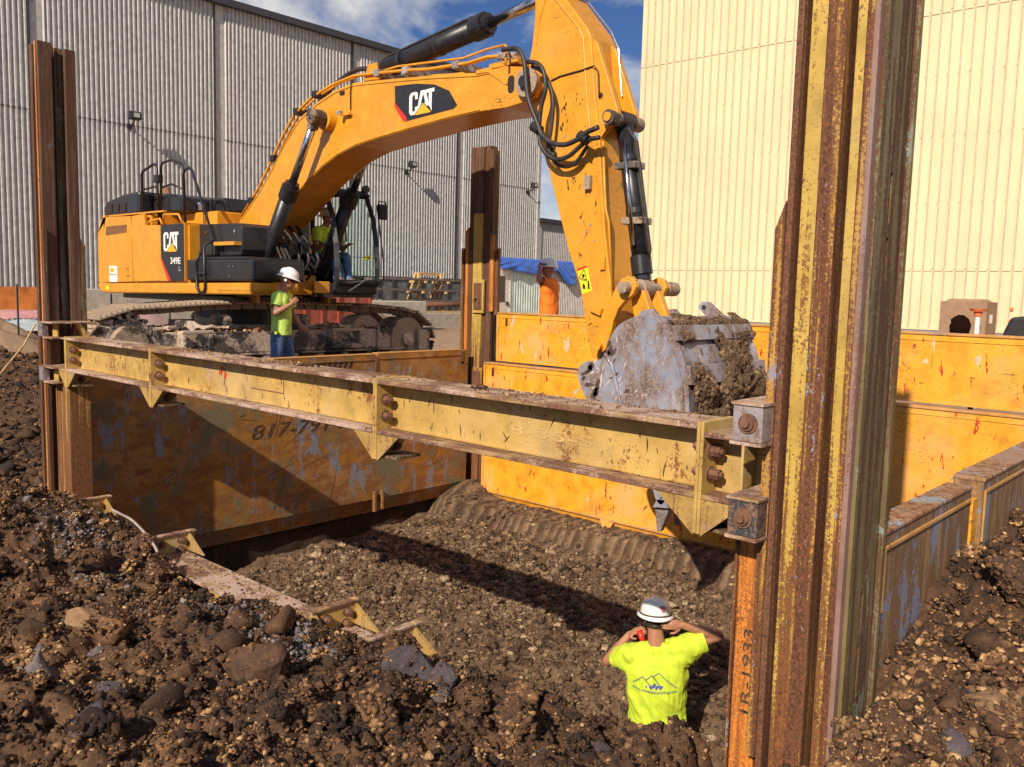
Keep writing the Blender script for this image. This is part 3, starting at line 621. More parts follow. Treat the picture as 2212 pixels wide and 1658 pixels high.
# small building in the gap
sb = thing('shed_building', (-41, 50, 0), 'small grey ribbed building with dark eave seen in the gap between the warehouses', 'building')
v, f = corrug(46.6, 60, 0, 6.45, -40, .2, .05); addmesh('siding_panel', v, f, m_sidingw, sb)
MB().box(-52, -40.06, 46.6, 60, 0, 6.4).build('wall_core', m_sidingw, sb)
MB().box(-52.3, -39.7, 46.3, 60.3, 6.45, 6.72).build('eave', m_trim, sb)
MB().box(-40.05, -39.9, 46.5, 46.95, 0, 6.44).build('corner_trim', m_sidingw, sb)
# floodlights
def flood(y, z, label):
    t = thing('floodlight', (-29.95, y, z-.25), label, 'floodlight', 'floodlights on the grey warehouse wall')
    MB().tube([(-29.93, y, z-.28), (-29.6, y, z-.22), (-29.5, y, z-.08)], .025, 6).build('arm', m_fix, t)
    MB().box(-29.97, -29.9, y-.08, y+.08, z-.36, z-.2).build('mount_box', m_fix, t)
    h = MB().hexa([(-29.60, y-.19, z-.12), (-29.36, y-.17, z-.10), (-29.36, y+.17, z-.10), (-29.60, y+.19, z-.12), (-29.52, y-.19, z+.17), (-29.38, y-.17, z+.13), (-29.38, y+.17, z+.13), (-29.52, y+.19, z+.17)]).build('housing', m_fix, t, bevel=.01)
    MB().box(-29.357, -29.35, y-.10, y+.10, z-.05, z+.09).build('lens', m_lens, h)
flood(13.5, 7.08, 'square black floodlight on the wall above the excavator hood, leftmost one')
flood(25.8, 7.0, 'black floodlight on the wall right of the excavator boom, beside the middle rusty post')
flood(34.0, 6.95, 'black floodlight near the right corner of the grey warehouse, partly against the sky')
# ------------------------------------------------------------------ yard clutter behind the pit
sh = thing('shed', (-20.5, 24, .1), 'low sheet-metal shed with grey door and translucent wall behind the middle post', 'shed')
MB().box(-21.3, -20.06, 21.35, 27.6, .1, 2.62).build('wall_core', m_concg, sh)
v, f = corrug(24.2, 27.6, .1, 2.62, -20.02, .10, .03); addmesh('siding_panel', v, f, m_sidingw, sh)
v, f = corrug(21.98, 24.2, .1, 2.62, -20.02, .13, .03); addmesh('translucent_panel', v, f, m_poly, sh)
d = MB().box(-20.05, -19.99, 21.30, 21.9, .1, 2.33).build('door', m_doorw, sh)
MB().box(-19.989, -19.98, 21.25, 21.68, 1.2, 2.07).build('door_window', m_glassd, d)
MB().box(-19.985, -19.93, 21.75, 21.82, 1.1, 1.22).build('handle', m_fix, d)
MB().box(-20.02, -19.97, 21.9, 21.98, .1, 2.42).build('door_post', m_doorw, sh)
# tarp
tv = []; tf = []; nu, nv = 60, 16
for i in range(nu):
    u = i/(nu-1); y = 21.1+u*4.3
    low = np.interp(y, [20.4, 21.5, 22.5, 23.1, 23.7, 24.3, 24.8, 25.05, 25.4], [2.34, 2.32, 2.22, 2.16, 2.28, 2.34, 1.95, 1.80, 1.96])
    for j in range(nv):
        w = j/(nv-1); z = 2.70*(1-w)+low*w
        x = -19.90+.07*math.sin(w*math.pi*.6)+.028*math.sin((y-23.1)*9/(.35+w))*w+.02*mnoise.noise((y*4, w*5, 1))
        tv.append((x, y, z))
for i in range(nu-1):
    for j in range(nv-1): tf.append((i*nv+j, i*nv+j+1, (i+1)*nv+j+1, (i+1)*nv+j))
nb = len(tv)
for i in range(nu): tv.append((-21.3, 21.1+i/(nu-1)*4.3, 2.74))
for i in range(nu-1): tf.append((i*nv, (i+1)*nv, nb+i+1, nb+i))
o = addmesh('tarp', tv, tf, m_tarp, None, smooth=True); meta(o, 'bright blue tarp draped over the edge of the shed roof', 'tarp')
so = o.modifiers.new('thick', 'SOLIDIFY'); so.thickness = .008
# dark container behind the rack
dc = thing('container', (-28.4, 24, .1), 'low dark ribbed steel container standing against the grey warehouse behind the pipe rack', 'container')
MB().box(-29.4, -28.03, 19.5, 27.7, .1, 1.98).build('body', m_olive, dc)
MB().box(-29.45, -27.96, 19.4, 27.8, 1.98, 2.06).build('top_rail', m_trim, dc)
for i in range(11): MB().box(-28.03, -27.95, 19.5+i*.79, 19.58+i*.79, .1, 1.98).build('rib', m_trim, dc)
MB().box(-28.03, -27.97, 19.5, 27.7, 1.05, 1.11).build('mid_rail', m_fix, dc)
rb = thing('bin', (-22, 13.5, .1), 'dark red steel bin seen below the excavator cab', 'bin')
MB().box(-24, -22.0, 13.2, 17.6, .1, 1.43).build('body', m_redc, rb)
for i in range(8): MB().box(-22.0, -21.94, 13.2+i*.61, 13.26+i*.61, .1, 1.43).build('rib', m_redc, rb)
# pipe rack: two A frames, three levels
rk = thing('pipe_rack', (-25, 22.7, .1), 'yellow wooden A-frame rack carrying long dark planks and pipes on three levels', 'rack')
k = 25/16; Ys = lambda y: y*k; Zs = lambda z: 1.55+(z-1.55)*k
MB().box(-25.05, -24.95, Ys(14.2), Ys(14.97), Zs(1.93)-.05, Zs(1.93)+.06).build('top_rail', m_lumber, rk)
for y in (14.2, 14.95):
    for sx in (-1, 1):
        MB().hexa([(-25+sx*.55-.05, Ys(y)-.40, .1), (-25+sx*.55+.05, Ys(y)-.40, .1), (-25+sx*.55+.05, Ys(y)-.30, .1), (-25+sx*.55-.05, Ys(y)-.30, .1),
                   (-25+sx*.06-.05, Ys(y)-.05, Zs(1.97)), (-25+sx*.06+.05, Ys(y)-.05, Zs(1.97)), (-25+sx*.06+.05, Ys(y)+.05, Zs(1.97)), (-25+sx*.06-.05, Ys(y)+.05, Zs(1.97))]).build('leg', m_lumber, rk)
    for z in (1.78, 1.53, 1.26):
        yy = Ys(y)-.40*(1.97-z)*1.2-.02; MB().box(-25.3, -24.35, yy-.04, yy+.04, Zs(z)-.11, Zs(z)-.03).build('cross_arm', m_lumber, rk)
MB().box(-24.9, -24.8, Ys(14.0), Ys(14.8), Zs(1.31)-.04, Zs(1.31)+.05).build('brace', m_lumber, rk)
for z, y0, y1, w in ((1.785, 12.9, 15.5, .10), (1.535, 12.5, 15.8, .09), (1.27, 12.9, 15.7, .12)):
    for x in (-24.55, -24.85):
        o = MB().box(x-.12, x+.12, Ys(y0)+random.uniform(-.2, .2), Ys(y1)+random.uniform(-.2, .2), Zs(z)-.03, Zs(z)+w*.5).build('plank', m_lumberd, None)
        meta(o, 'weathered dark plank lying on the %s level of the wooden rack, %s one' % ({1.785: 'top', 1.535: 'middle', 1.27: 'bottom'}[z], 'front' if x > -24.7 else 'rear'), 'plank', 'planks stored on the rack')
o = MB().tube([(-24.3, Ys(13.9), Zs(1.2)), (-24.3, Ys(15.8), Zs(1.2))], .09, 12).build('steel_pipe', m_bolt, None, smooth=True); meta(o, 'thick rusty pipe on the lowest level of the rack', 'pipe')
o = MB().box(-24.3, -23.8, 20.9, 27.5, .1, .70).build('barrier', m_conc, None, bevel=.03); meta(o, 'long pale concrete barrier block right of the excavator track', 'barrier')
o = MB().box(-24.2, -23.85, 21.6, 25.6, .703, .76).build('timber', m_lumber, None); meta(o, 'yellow timber lying on top of the long concrete barrier', 'timber')
o = MB().box(-23.4, -22.7, 18.0, 20.6, .1, 1.14).build('block', m_conc, None, bevel=.03); meta(o, 'cream block under the rack, just right of the cab', 'block')
o = MB().box(-26, -25.5, 9.2, 17.8, .1, 1.33).build('barrier', m_conc, None, bevel=.03); meta(o, 'long cream barrier wall behind the excavator, seen below its body', 'barrier')
# orange mesh fence at far left with stakes
fn = thing('fence', (-24, 6, .1), 'low orange mesh fence along the foot of the warehouse at the far left', 'fence')
MB().box(-24.05, -24.0, 2.5, 9.1, .78, 1.36).build('mesh', m_oran, fn)
for y in (3.2, 5.6, 9.0): MB().cyl((-23.97, y, .1), (-23.97, y, 1.42), .02, n=6).build('post', m_fix, fn)
for x, y, z0, z1, l in ((-18, 5.92, .4, 1.46, 'thin dark stake with a white cap left of the far left post'), (-16, 6.82, .1, 1.33, 'thin dark stake behind the rear end of the near track'), (-16, 7.92, .3, 1.32, 'thin dark stake seen under the excavator body')):
    o = MB().cyl((x, y, z0), (x, y, z1), .018, n=6).build('stake', m_fix, None); meta(o, l, 'stake', 'marker stakes')
def cloth(name, cx, cy, w, h, z, mat, label, seed):
    v = []; f = []; n = 20
    for i in range(n):
        for j in range(n):
            x = cx+(i/(n-1)-.5)*w; y = cy+(j/(n-1)-.5)*h; v.append((x, y, z(x, y)+.05*mnoise.noise((x*3, y*3, seed))))
    for i in range(n-1):
        for j in range(n-1): f.append((i*n+j, (i+1)*n+j, (i+1)*n+j+1, i*n+j+1))
    o = addmesh(name, v, f, mat, None, smooth=True); s = o.modifiers.new('t', 'SOLIDIFY'); s.thickness = .01; return meta(o, label, 'sheet')
cloth('sheet', -20.6, 6.3, 1.4, 2.6, lambda x, y: .80+.10*(-(x+20.6)), m_pinkm, 'crumpled pink sheet on the dirt left of the far left post', 2)
cloth('sheet', -19.2, 5.9, 1.2, 2.6, lambda x, y: .62+.14*(-(x+19.2)), m_blues, 'pale blue sheet on the dirt below the pink one', 5)
# cardboard bin on a pallet
cbx = thing('cardboard_bin', (-7, 27.6, .45), 'big brown cardboard bin with a torn hole in front, on a pallet at the right', 'cardboard box')
x0, x1, y0, y1, z0, z1 = -7.72, -6.50, 27.0, 28.1, .53, 1.60
hole = [(-7.42, .69), (-6.90, .69), (-6.86, .95), (-6.94, 1.12), (-7.08, 1.22), (-7.22, 1.225), (-7.34, 1.15), (-7.42, 1.08), (-7.40, .98), (-7.44, .90)]
outer = [(x0, z0), (x1, z0), (x1, z1), (x0, z1)]
bm = bmesh.new()
vo = [bm.verts.new((x, y0, z)) for x, z in outer]; vh = [bm.verts.new((x, y0, z)) for x, z in hole]
es = [bm.edges.new((vo[i], vo[(i+1) % 4])) for i in range(4)]+[bm.edges.new((vh[i], vh[(i+1) % len(vh)])) for i in range(len(vh))]
bmesh.ops.triangle_fill(bm, edges=es, use_beauty=True); bm.verts.index_update()
v = [x.co[:] for x in bm.verts]; f = [tuple(q.index for q in p.verts) for p in bm.faces]; bm.free()
o = addmesh('front_panel', v, f, m_card, cbx); s = o.modifiers.new('t', 'SOLIDIFY'); s.thickness = .02
MB().box(x1-.02, x1, y0+.012, y1, z0, z1).build('side_panel', m_card, cbx); MB().box(x0, x0+.02, y0+.012, y1, z0, z1).build('side_panel', m_card, cbx)
MB().box(x0, x1, y1-.02, y1, z0, z1).build('back_panel', m_card, cbx)
MB().box(x0-.03, x1+.03, y0-.03, y1+.03, z0-.02, z0+.13).build('base_tray', m_card, cbx)
MB().hexa([(x0+.12, y0-.02, z1+.002), (x1-.12, y0-.02, z1+.002), (x1-.12, y1, z1+.002), (x0+.12, y1, z1+.002), (x0+.22, y0+.02, z1+.08), (x1-.22, y0+.02, z1+.08), (x1-.22, y1-.1, z1+.08), (x0+.22, y1-.1, z1+.08)]).build('top_flap', m_card, cbx)
MB().box(x1+.001, x1+.006, y0+.35, y0+.65, 1.0, 1.25).build('label', m_white, cbx)
MB().box(-6.72, -6.62, y0-.025, y0-.021, .86, .94).build('printed_mark', m_dark, cbx)
pl = thing('pallet', (-7.1, 27.5, .45), 'wooden pallet under the cardboard bin', 'pallet')
for i in range(5): MB().box(x0-.02+i*.29, x0+.12+i*.29, 26.95, 28.15, z0-.045, z0-.022).build('board', m_lumberd, pl)
for y in (26.97, 27.5, 28.03): MB().box(x0, x1, y-.04, y+.04, z0-.13, z0-.046).build('runner', m_lumberd, pl)
# orange topped survey rod standing behind the back panel
rd = thing('survey_rod', (-2.45, 9.85, .12), 'short striped rod with an orange cap standing behind the yellow back panel', 'survey rod')
MB().cyl((-2.45, 9.85, .12), (-2.45, 9.85, 1.22), .025, n=10).build('pole_base', mat_plain('rod_blue', (.05, .08, .20)), rd)
MB().cyl((-2.45, 9.85, 1.222), (-2.45, 9.85, 1.42), .024, n=10).build('pole_top', m_white, rd)
MB().cyl((-2.45, 9.85, 1.422), (-2.45, 9.85, 1.47), .035, .045, n=12).cyl((-2.45, 9.85, 1.472), (-2.45, 9.85, 1.50), .07, .085, n=14).build('cap', m_pinkpaint, rd)
o = MB().prism([(-2.95, 1.15), (-2.86, 1.38), (-2.4, 1.44), (-2.0, 1.30), (-1.95, .1), (-2.84, .1), (-2.88, .98)], 1, 13.1, 13.9).build('machine', m_fix, None, bevel=.04)
meta(o, 'dark bulky machine cut off by the right picture edge above the yellow panel', 'equipment')
MB().box(-2.86, -2.1, 13.06, 13.099, .2, 1.05).build('grey_cover', m_concg, o, bevel=.015)
# ------------------------------------------------------------------ shoring posts
def hexbolt(mb, c, ax, r=.022, h=.022, n=6, washer=True):
    c = Vector(c); a = Vector((0, 0, 0)); a[abs(ax)-1] = 1 if ax > 0 else -1
    if washer: mb.cyl(c, c+a*.006, r*1.45, n=14)
    mb.cyl(c+a*.0062, c+a*(h+.006), r, n=n); mb.cyl(c+a*(h+.0062), c+a*(h+.018), r*.55, n=8); return mb
m_strip = mat_steel('dusty_pink_strip', (.26, .15, .12), rust=.55, fs=80, fw=.5, rustcol=(.08, .03, .02), rust2=(.26, .12, .08), streak=(14, 14, .4), rough=.65, patch=.3)
m_ink = mat_plain('worn_stencil_ink', (.075, .042, .020), .8, 0, .5, 30)
# right, nearest post
rp = thing('shoring_post', (-1.24, 3.12, -2.5), 'tall rust and ochre striped steel post with slotted side, nearest the camera', 'steel post')
T, B_ = 4.9, -2.5
MB().box(-1.356, -1.288, 3.02, 3.15, B_, T).build('face_plate', m_posty, rp, bevel=.003)
MB().box(-1.285, -1.215, 2.985, 3.15, B_, T).build('guide_rail', m_postr, rp, bevel=.006)
MB().box(-1.190, -1.153, 3.01, 3.15, B_, T).build('face_plate', m_posty, rp, bevel=.003)
MB().box(-1.150, -1.118, 2.985, 3.15, B_, T).build('guide_rail', m_postr, rp, bevel=.005)
MB().box(-1.118, -1.098, 2.965, 3.15, B_, T).build('edge_strip', m_strip, rp, bevel=.004)
MB().box(-1.370, -1.10, 3.15, 3.255, B_, T).build('core', m_postd, rp)
MB().box(-1.392, -1.368, 2.985, 3.20, B_, T).build('edge_strip', m_post, rp, bevel=.003)
MB().box(-1.120, -1.066, 3.256, 3.285, B_, T).build('rear_flange', m_postd, rp, bevel=.003)
sl = [(1.62, 1.77), (1.82, 1.99), (.10, .30), (.34, .50), (2.9, 3.07)]
sw = MB(); sw.box(-1.0975, -1.084, 3.0, 3.118, B_, T); sw.box(-1.0975, -1.084, 3.142, 3.2555, B_, T)
zz = B_
for a, b in sorted(sl): sw.box(-1.0975, -1.084, 3.1182, 3.1418, zz, a); zz = b
sw.box(-1.0975, -1.084, 3.1182, 3.1418, zz, T); sw.build('slotted_side', m_postd, rp)
MB().hexa([(-1.43, 2.98, -.2), (-1.393, 2.98, -.2), (-1.393, 3.12, -.2), (-1.43, 3.12, -.2), (-1.43, 2.98, 1.80), (-1.393, 2.98, 1.90), (-1.393, 3.12, 1.90), (-1.43, 3.12, 1.80)]).build('wing', m_postr, rp, bevel=.003)
lp = MB().box(-1.535, -1.432, 3.05, 3.2, B_, .665).build('lower_face', m_posto, rp, bevel=.004)
MB().box(-1.548, -1.536, 3.04, 3.2, B_, .665).build('edge_strip', m_postr, rp)
text_mesh('1R-1933', (-1.455, 3.045, -.07), (0, 0, .34), (-.040, 0, 0), 1, m_ink, lp, 'stamped_number', bold=.0)
# left post
q = thing('shoring_post', (-9.35, 3.45, -1.7), 'dark rusty steel post at the far left of the pit', 'steel post')
T, B_ = 3.84, -1.7
MB().box(-9.465, -9.405, 3.29, 3.46, B_, T).build('guide_rail', m_postk, q, bevel=.005)
MB().box(-9.55, -9.50, 3.32, 3.46, B_, T-.13).build('guide_rail', m_postd, q, bevel=.005)
MB().box(-9.275, -9.205, 3.28, 3.408, B_, T).build('guide_rail', m_postk, q, bevel=.006)
MB().box(-9.34, -9.32, 3.30, 3.46, B_, T).build('edge_strip', m_post, q, bevel=.003)
MB().box(-9.274, -9.246, 3.268, 3.279, B_, T).build('edge_strip', m_posto, q, bevel=.003)
MB().box(-9.56, -9.29, 3.462, 3.66, B_, T-.02).build('core', m_postd, q)
MB().box(-9.275, -9.205, 3.525, 3.625, B_, T-.03).build('side_flange', m_postk, q, bevel=.005)
MB().hexa([(-9.275, 3.626, -1.7), (-9.205, 3.626, -1.7), (-9.205, 3.675, -1.7), (-9.275, 3.675, -1.7), (-9.275, 3.626, 1.98), (-9.205, 3.626, 1.98), (-9.205, 3.675, 1.9), (-9.275, 3.675, 1.9)]).build('wing', m_postd, q)
MB().box(-9.203, -9.165, 3.262, 3.30, -1.7, 2.05).build('wing', m_postk, q, bevel=.003)
MB().box(-9.16, -8.895, 3.335, 3.46, -1.7, .55).build('guide_plate', m_postr, q, bevel=.003)
MB().box(-8.89, -8.73, 3.30, 3.50, -1.7, .55).build('guide_plate', m_posty, q, bevel=.003)
# middle post
q = thing('shoring_post', (-9.15, 9.5, -1.8), 'middle rusty post with ring lock plate, in the far corner of the pit', 'steel post')
T, B_ = 3.68, -1.6
MB().box(-9.40, -9.33, 9.38, 9.60, B_, T).build('guide_rail', m_postk, q, bevel=.006)
MB().box(-9.31, -9.12, 9.37, 9.62, B_, 2.70).build('face_plate', m_posty, q, bevel=.004)
MB().box(-9.31, -9.12, 9.37, 9.62, 2.701, T-.01).build('face_plate', m_postk, q, bevel=.004)  # upper plate: dark rust, with the boom's shade painted into its lower end
MB().box(-9.118, -9.02, 9.40, 9.55, B_, T).build('side_plate', m_postk, q, bevel=.004)
MB().box(-9.40, -9.15, 9.622, 9.75, B_, T-.02).build('core', m_postd, q)
MB().box(-9.01, -8.93, 9.38, 9.43, B_, T-.06).build('guide_rail', m_postk, q, bevel=.005)
MB().hexa([(-9.46, 9.36, B_), (-9.405, 9.36, B_), (-9.405, 9.5, B_), (-9.46, 9.5, B_), (-9.46, 9.36, 2.44), (-9.405, 9.36, 2.50), (-9.405, 9.5, 2.5), (-9.46, 9.5, 2.44)]).build('wing', m_posto, q)
MB().box(-9.55, -9.50, 9.36, 9.6, .2, 2.19).build('wing', m_postr, q, bevel=.004)
MB().box(-9.50, -9.462, 9.45, 9.6, .2, 2.15).build('web', m_postd, q)
MB().box(-8.93, -8.86, 9.34, 9.378, 1.25, 2.37).build('wing', m_posto, q, bevel=.004)
MB().box(-8.82, -8.775, 9.36, 9.41, 1.2, 2.18).build('wing', m_postr, q, bevel=.004)
MB().box(-8.86, -8.822, 9.385, 9.40, 1.2, 2.15).build('web', m_postd, q)
for z in (1.22, -.1):
    lk = MB().box(-9.27, -9.04, 9.335, 9.368, z, z+.50).build('lock_plate', m_posty, q, bevel=.006)
    MB().box(-9.24, -9.07, 9.322, 9.334, z+.05, z+.45).build('lock_cover', m_post, lk, bevel=.006)
    MB().tube([(-9.155+.045*math.cos(a), 9.31-.02*math.sin(max(0, a)), z+.17+.06*math.sin(a)) for a in np.linspace(0, 2*math.pi, 17)], .011, 6, cap=False).build('ring', m_bolt, lk, smooth=True)

# ------------------------------------------------------------------ upper waler beam
m_gus = mat_steel('muddy_gusset', (.42, .26, .075), rust=.6, fs=70, fw=.5, mud=.6, mudcol=(.34, .23, .15), rustcol=(.08, .03, .02), rust2=(.3, .13, .05), scratch=.5)
ub = thing('waler_beam', (-5.3, 3.4, .52), 'long ochre I-beam bolted across the pit from the left post to the near right post', 'steel beam')
Y0, Y1 = 3.26, 3.54
segs = [(-8.70, -6.95), (-6.95, -4.04), (-4.04, -1.85)]
for i, (a, b) in enumerate(segs):
    a += .018; b -= .018
    o = MB().box(a, b, Y0, Y1, .985, 1.010).build('top_flange', m_beamtop, ub, bevel=.004)
    MB().box(a, b, Y0, Y1, .685, .710).build('bottom_flange', m_beamtop, ub, bevel=.004)
    MB().box(a, b, 3.388, 3.404, .7105, .9845).build('web', m_beam, ub)
    MB().box(a, b, 3.365, 3.4275, .7105, .7135).hexa([(a, 3.355, .7106), (b, 3.355, .7106), (b, 3.3875, .7106), (a, 3.3875, .7106), (a, 3.3865, .7106), (b, 3.3865, .7106), (b, 3.3875, .745), (a, 3.3875, .745)]).build('fillet', m_beam, ub)
for X in (-8.70, -6.95, -4.04, -1.85):
    for s in (-1, 1):
        MB().prism([(Y0, .53), (Y0, 1.018), (Y1, 1.018), (Y1, .70), (Y1-.12, .53)], 0, X+s*.009-.008, X+s*.009+.008).build('end_plate', m_beam, ub, bevel=.002)
    zt = .684
    for s in (-1, 1):
        MB().prism([(X+s*.018, zt), (X+s*.21, zt), (X+s*.018, .52)] if s > 0 else [(X-.018, zt), (X-.018, .52), (X-.21, zt)], 1, Y0+.006, Y0+.024).build('gusset', m_gus, ub)
    MB().box(X+.02, X+.17, Y0+.03, Y1-.06, .545, .56).build('shelf', m_postd, ub)
    for z in (.89, .79):
        for (yb) in (3.325, 3.475): hexbolt(MB(), (X+.018, yb, z), 1, .024, .045).build('bolt', m_bolt, ub)
    for z in (.90, .79, .60):
        hexbolt(MB(), (X-.018, 3.325, z), -1, .022, .03).build('bolt', m_bolt, ub)
    hexbolt(MB(), (X+.018, 3.40, .60), 1, .024, .04).build('bolt', m_bolt, ub)
# stub between the end plate and the right post
MB().box(-1.832, -1.55, Y0, Y1, .955, .975).build('stub_flange', m_beamtop, ub, bevel=.003)
MB().box(-1.832, -1.45, Y0, Y1, .685, .705).build('stub_flange', m_beamtop, ub, bevel=.003)
MB().box(-1.832, -1.45, 3.385, 3.40, .7055, .9545).build('stub_web', m_beam, ub)
MB().box(-1.66, -1.648, Y0+.01, 3.3845, .7055, .9545).build('stiffener', m_beam, ub)
MB().prism([(-1.83, .684), (-1.60, .684), (-1.72, .56), (-1.83, .53)], 1, 3.40, 3.415).build('stub_gusset', m_beam, ub)
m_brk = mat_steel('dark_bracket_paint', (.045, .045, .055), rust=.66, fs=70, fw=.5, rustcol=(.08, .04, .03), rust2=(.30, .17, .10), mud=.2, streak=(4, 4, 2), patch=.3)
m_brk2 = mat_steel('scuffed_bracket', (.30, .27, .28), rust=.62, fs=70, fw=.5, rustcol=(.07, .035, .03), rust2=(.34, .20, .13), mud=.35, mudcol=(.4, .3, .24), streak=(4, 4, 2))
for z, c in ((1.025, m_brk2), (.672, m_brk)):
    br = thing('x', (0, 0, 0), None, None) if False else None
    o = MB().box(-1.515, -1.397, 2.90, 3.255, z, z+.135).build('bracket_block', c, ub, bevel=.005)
    hexbolt(MB(), (-1.452, 2.90, z+.07), -2, .026, .008, 18).build('pin', m_bolt, o)
    MB().box(-1.52, -1.393, 2.893, 3.26, z-.012, z-.001).build('bracket_edge', m_beamtop, o)
    MB().box(-1.52, -1.393, 2.893, 3.26, z+.136, z+.146).build('bracket_edge', m_beamtop, o)
MB().prism([(-1.60, .976), (-1.516, .976), (-1.516, 1.10), (-1.545, 1.12)], 1, 3.10, 3.20).build('lug', m_posty, ub)
# left stub and brackets
MB().box(-8.93, -8.72, Y0, Y1, .99, 1.0).build('stub_flange', m_beamtop, ub)
MB().box(-9.0, -8.72, 3.39, 3.40, .70, .98).build('stub_web', m_beam, ub)
MB().box(-9.0, -8.72, Y0, Y1, .685, .70).build('stub_flange', m_beamtop, ub)
for z in (1.0, .565):
    o = MB().box(-9.20, -9.10, 3.20, 3.262, z, z+.13).build('bracket_block', m_bucket, ub, bevel=.004)
    MB().box(-9.20, -8.86, 3.20, 3.64, z+.131, z+.145).build('bracket_plate', m_beamtop, ub, bevel=.003)
    MB().box(-9.10, -8.98, 3.30, 3.31, z, z+.13).build('bracket_web', m_beam, ub)
    MB().box(-9.10, -8.86, 3.20, 3.30, z-.016, z-.001).build('bracket_plate', m_beamtop, ub, bevel=.003)
    MB().prism([(3.46, z+.13), (3.49, z+.13), (3.56, z), (3.52, z)], 0, -8.98, -8.88).build('bracket_gusset', m_beam, ub)
text_mesh('8-35-S', (-3.06, 3.387, .80), (.55, 0, 0), (0, 0, .05), 1, mat_plain('faded_marks', (.54, .35, .14), .8), ub, 'chalk_mark')
MB().box(-5.62, -5.20, 3.3865, 3.3878, .80, .808).box(-5.2, -5.192, 3.3865, 3.3878, .80, .90).build('weld_mark', m_bolt, ub)
# crumbs of soil on the top flange and bottom flange
n = 1500; rr = np.random.RandomState(3)
P = np.stack([rr.uniform(-8.4, -1.9, n), np.clip(rr.normal(3.44, .07, n), Y0+.01, Y1-.01), np.full(n, 1.013)], -1); S = np.clip(np.exp(rr.normal(math.log(.0042), .6, n)), .0018, .018); kk = fbm(P[:, 0]*2.5, P[:, 1]*3, 0, 3, 8) > -.12+.2*rr.rand(n); P = P[kk]; S = S[kk]; n = len(S)
clods('soil_crumbs', P, S, rr.normal(.85, .2, n), m_clod, seed=12, big=.012, label='small crumbs of dry soil scattered on the top of the long beam')
n = 60; P = np.stack([rr.normal(-5.0, .05, n), rr.normal(3.44, .03, n), np.full(n, 1.018)], -1)
P[30:, 0] = rr.normal(-3.35, .03, 30); clods('soil_crumbs', P, rr.uniform(.006, .022, n), rr.normal(.3, .2, n), m_clod, seed=13, big=.01, label='two darker lumps of soil on the beam top')
# ------------------------------------------------------------------ lower waler beam
lb = thing('waler_beam', (-5.2, 3.2, -.9), 'lower ochre beam half buried in soil along the near edge of the pit', 'steel beam')
cuts = [-8.95, -8.2, -6.6, -4.4, -3.82, -1.6]
for a, b in zip(cuts[:-1], cuts[1:]):
    MB().box(a+.018, b-.018, 3.05, 3.36, -.645, -.62).build('top_flange', m_beamtop, lb, bevel=.004)
    MB().box(a+.018, b-.018, 3.195, 3.21, -.92, -.6455).build('web', m_beam, lb)
    MB().box(a+.018, b-.018, 3.05, 3.36, -.945, -.9205).build('bottom_flange', m_beam, lb)
for X in cuts[1:-1]:
    MB().prism([(3.06, -.95), (3.06, -.48), (3.41, -.46), (3.44, -.49), (3.44, -.95)], 0, X-.017, X+.017).build('end_plate', m_beam, lb, bevel=.003)
    MB().box(X-.03, X+.03, 3.05, 3.45, -.478, -.462).build('end_cap', m_beamtop, lb, bevel=.002)
    MB().prism([(X+.018, -.619), (X+.26, -.619), (X+.018, -.48)], 1, 3.38, 3.40).build('gusset', m_gus, lb)
    MB().prism([(X+.018, -.619), (X+.18, -.619), (X+.018, -.48)], 1, 3.065, 3.085).build('gusset', m_gus, lb)
    for y, z in ((3.16, -.535), (3.32, -.525), (3.31, -.60)): hexbolt(MB(), (X+.018, y, z), 1, .022, .035).build('bolt', m_bolt, lb)
n = 500; P = np.stack([rr.uniform(-6.5, -3.2, n), rr.uniform(3.06, 3.35, n), np.full(n, -.617)], -1)
clods('soil_crumbs', P, np.clip(np.exp(rr.normal(math.log(.006), .5, n)), .003, .02), rr.normal(.8, .25, n), m_clod, seed=15, big=.012, label='soil crumbs on the flat top of the lower beam')

# ------------------------------------------------------------------ trench panels
def lineprism(mb, *a): mb.box(*a); return mb
# left wall, two panels facing +X
def xpanel(y0, y1, ztop, zbot, label, notch=None, face=-9.2, thick=.12, mat=None, sgn=1, wedge=True, zl=None, grp=None):
    mat = mat or m_panelr
    t = thing('trench_panel', (face-sgn*thick/2, (y0+y1)/2, zbot), label, 'trench panel', grp)
    xb = face-sgn*thick; X0, X1 = min(face, xb), max(face, xb)
    yn = notch if notch else y1
    MB().box(X0, X1, y0, y1, zbot, ztop-.22).build('plate', mat, t)
    MB().box(X0, X1, y0, yn, ztop-.2198, ztop-.012).build('upper_plate', mat, t)
    MB().box(X0-.004, X1+.004, y0, yn, ztop-.0118, ztop).build('top_edge', m_paneltop, t, bevel=.003)
    MB().box(min(face, face+sgn*.012), max(face, face+sgn*.012), y0+.03, yn-.02, ztop-.085, ztop-.072).build('weld_line', mat, t)
    if wedge:
        MB().hexa([(face-sgn*.10, y0, zbot-.20), (face-sgn*.012, y0, zbot-.001), (face-sgn*.012, y1, zbot-.001), (face-sgn*.10, y1, zbot-.20),
                   (xb, y0, zbot-.20), (xb, y0, zbot-.001), (xb, y1, zbot-.001), (xb, y1, zbot-.20)][0:0] or
                  [(xb-.001, y0, zbot-.20), (face-sgn*.085, y0, zbot-.20), (face-sgn*.085, y1, zbot-.20), (xb-.001, y1, zbot-.20),
                   (xb-.001, y0, zbot-.001), (face-sgn*.015, y0, zbot-.001), (face-sgn*.015, y1, zbot-.001), (xb-.001, y1, zbot-.001)]).build('cutting_edge', mat, t)
    return t
pa = xpanel(3.68, 7.47, .67, -1.33, 'long brownish yellow scarred panel lining the left side of the pit', notch=7.42)
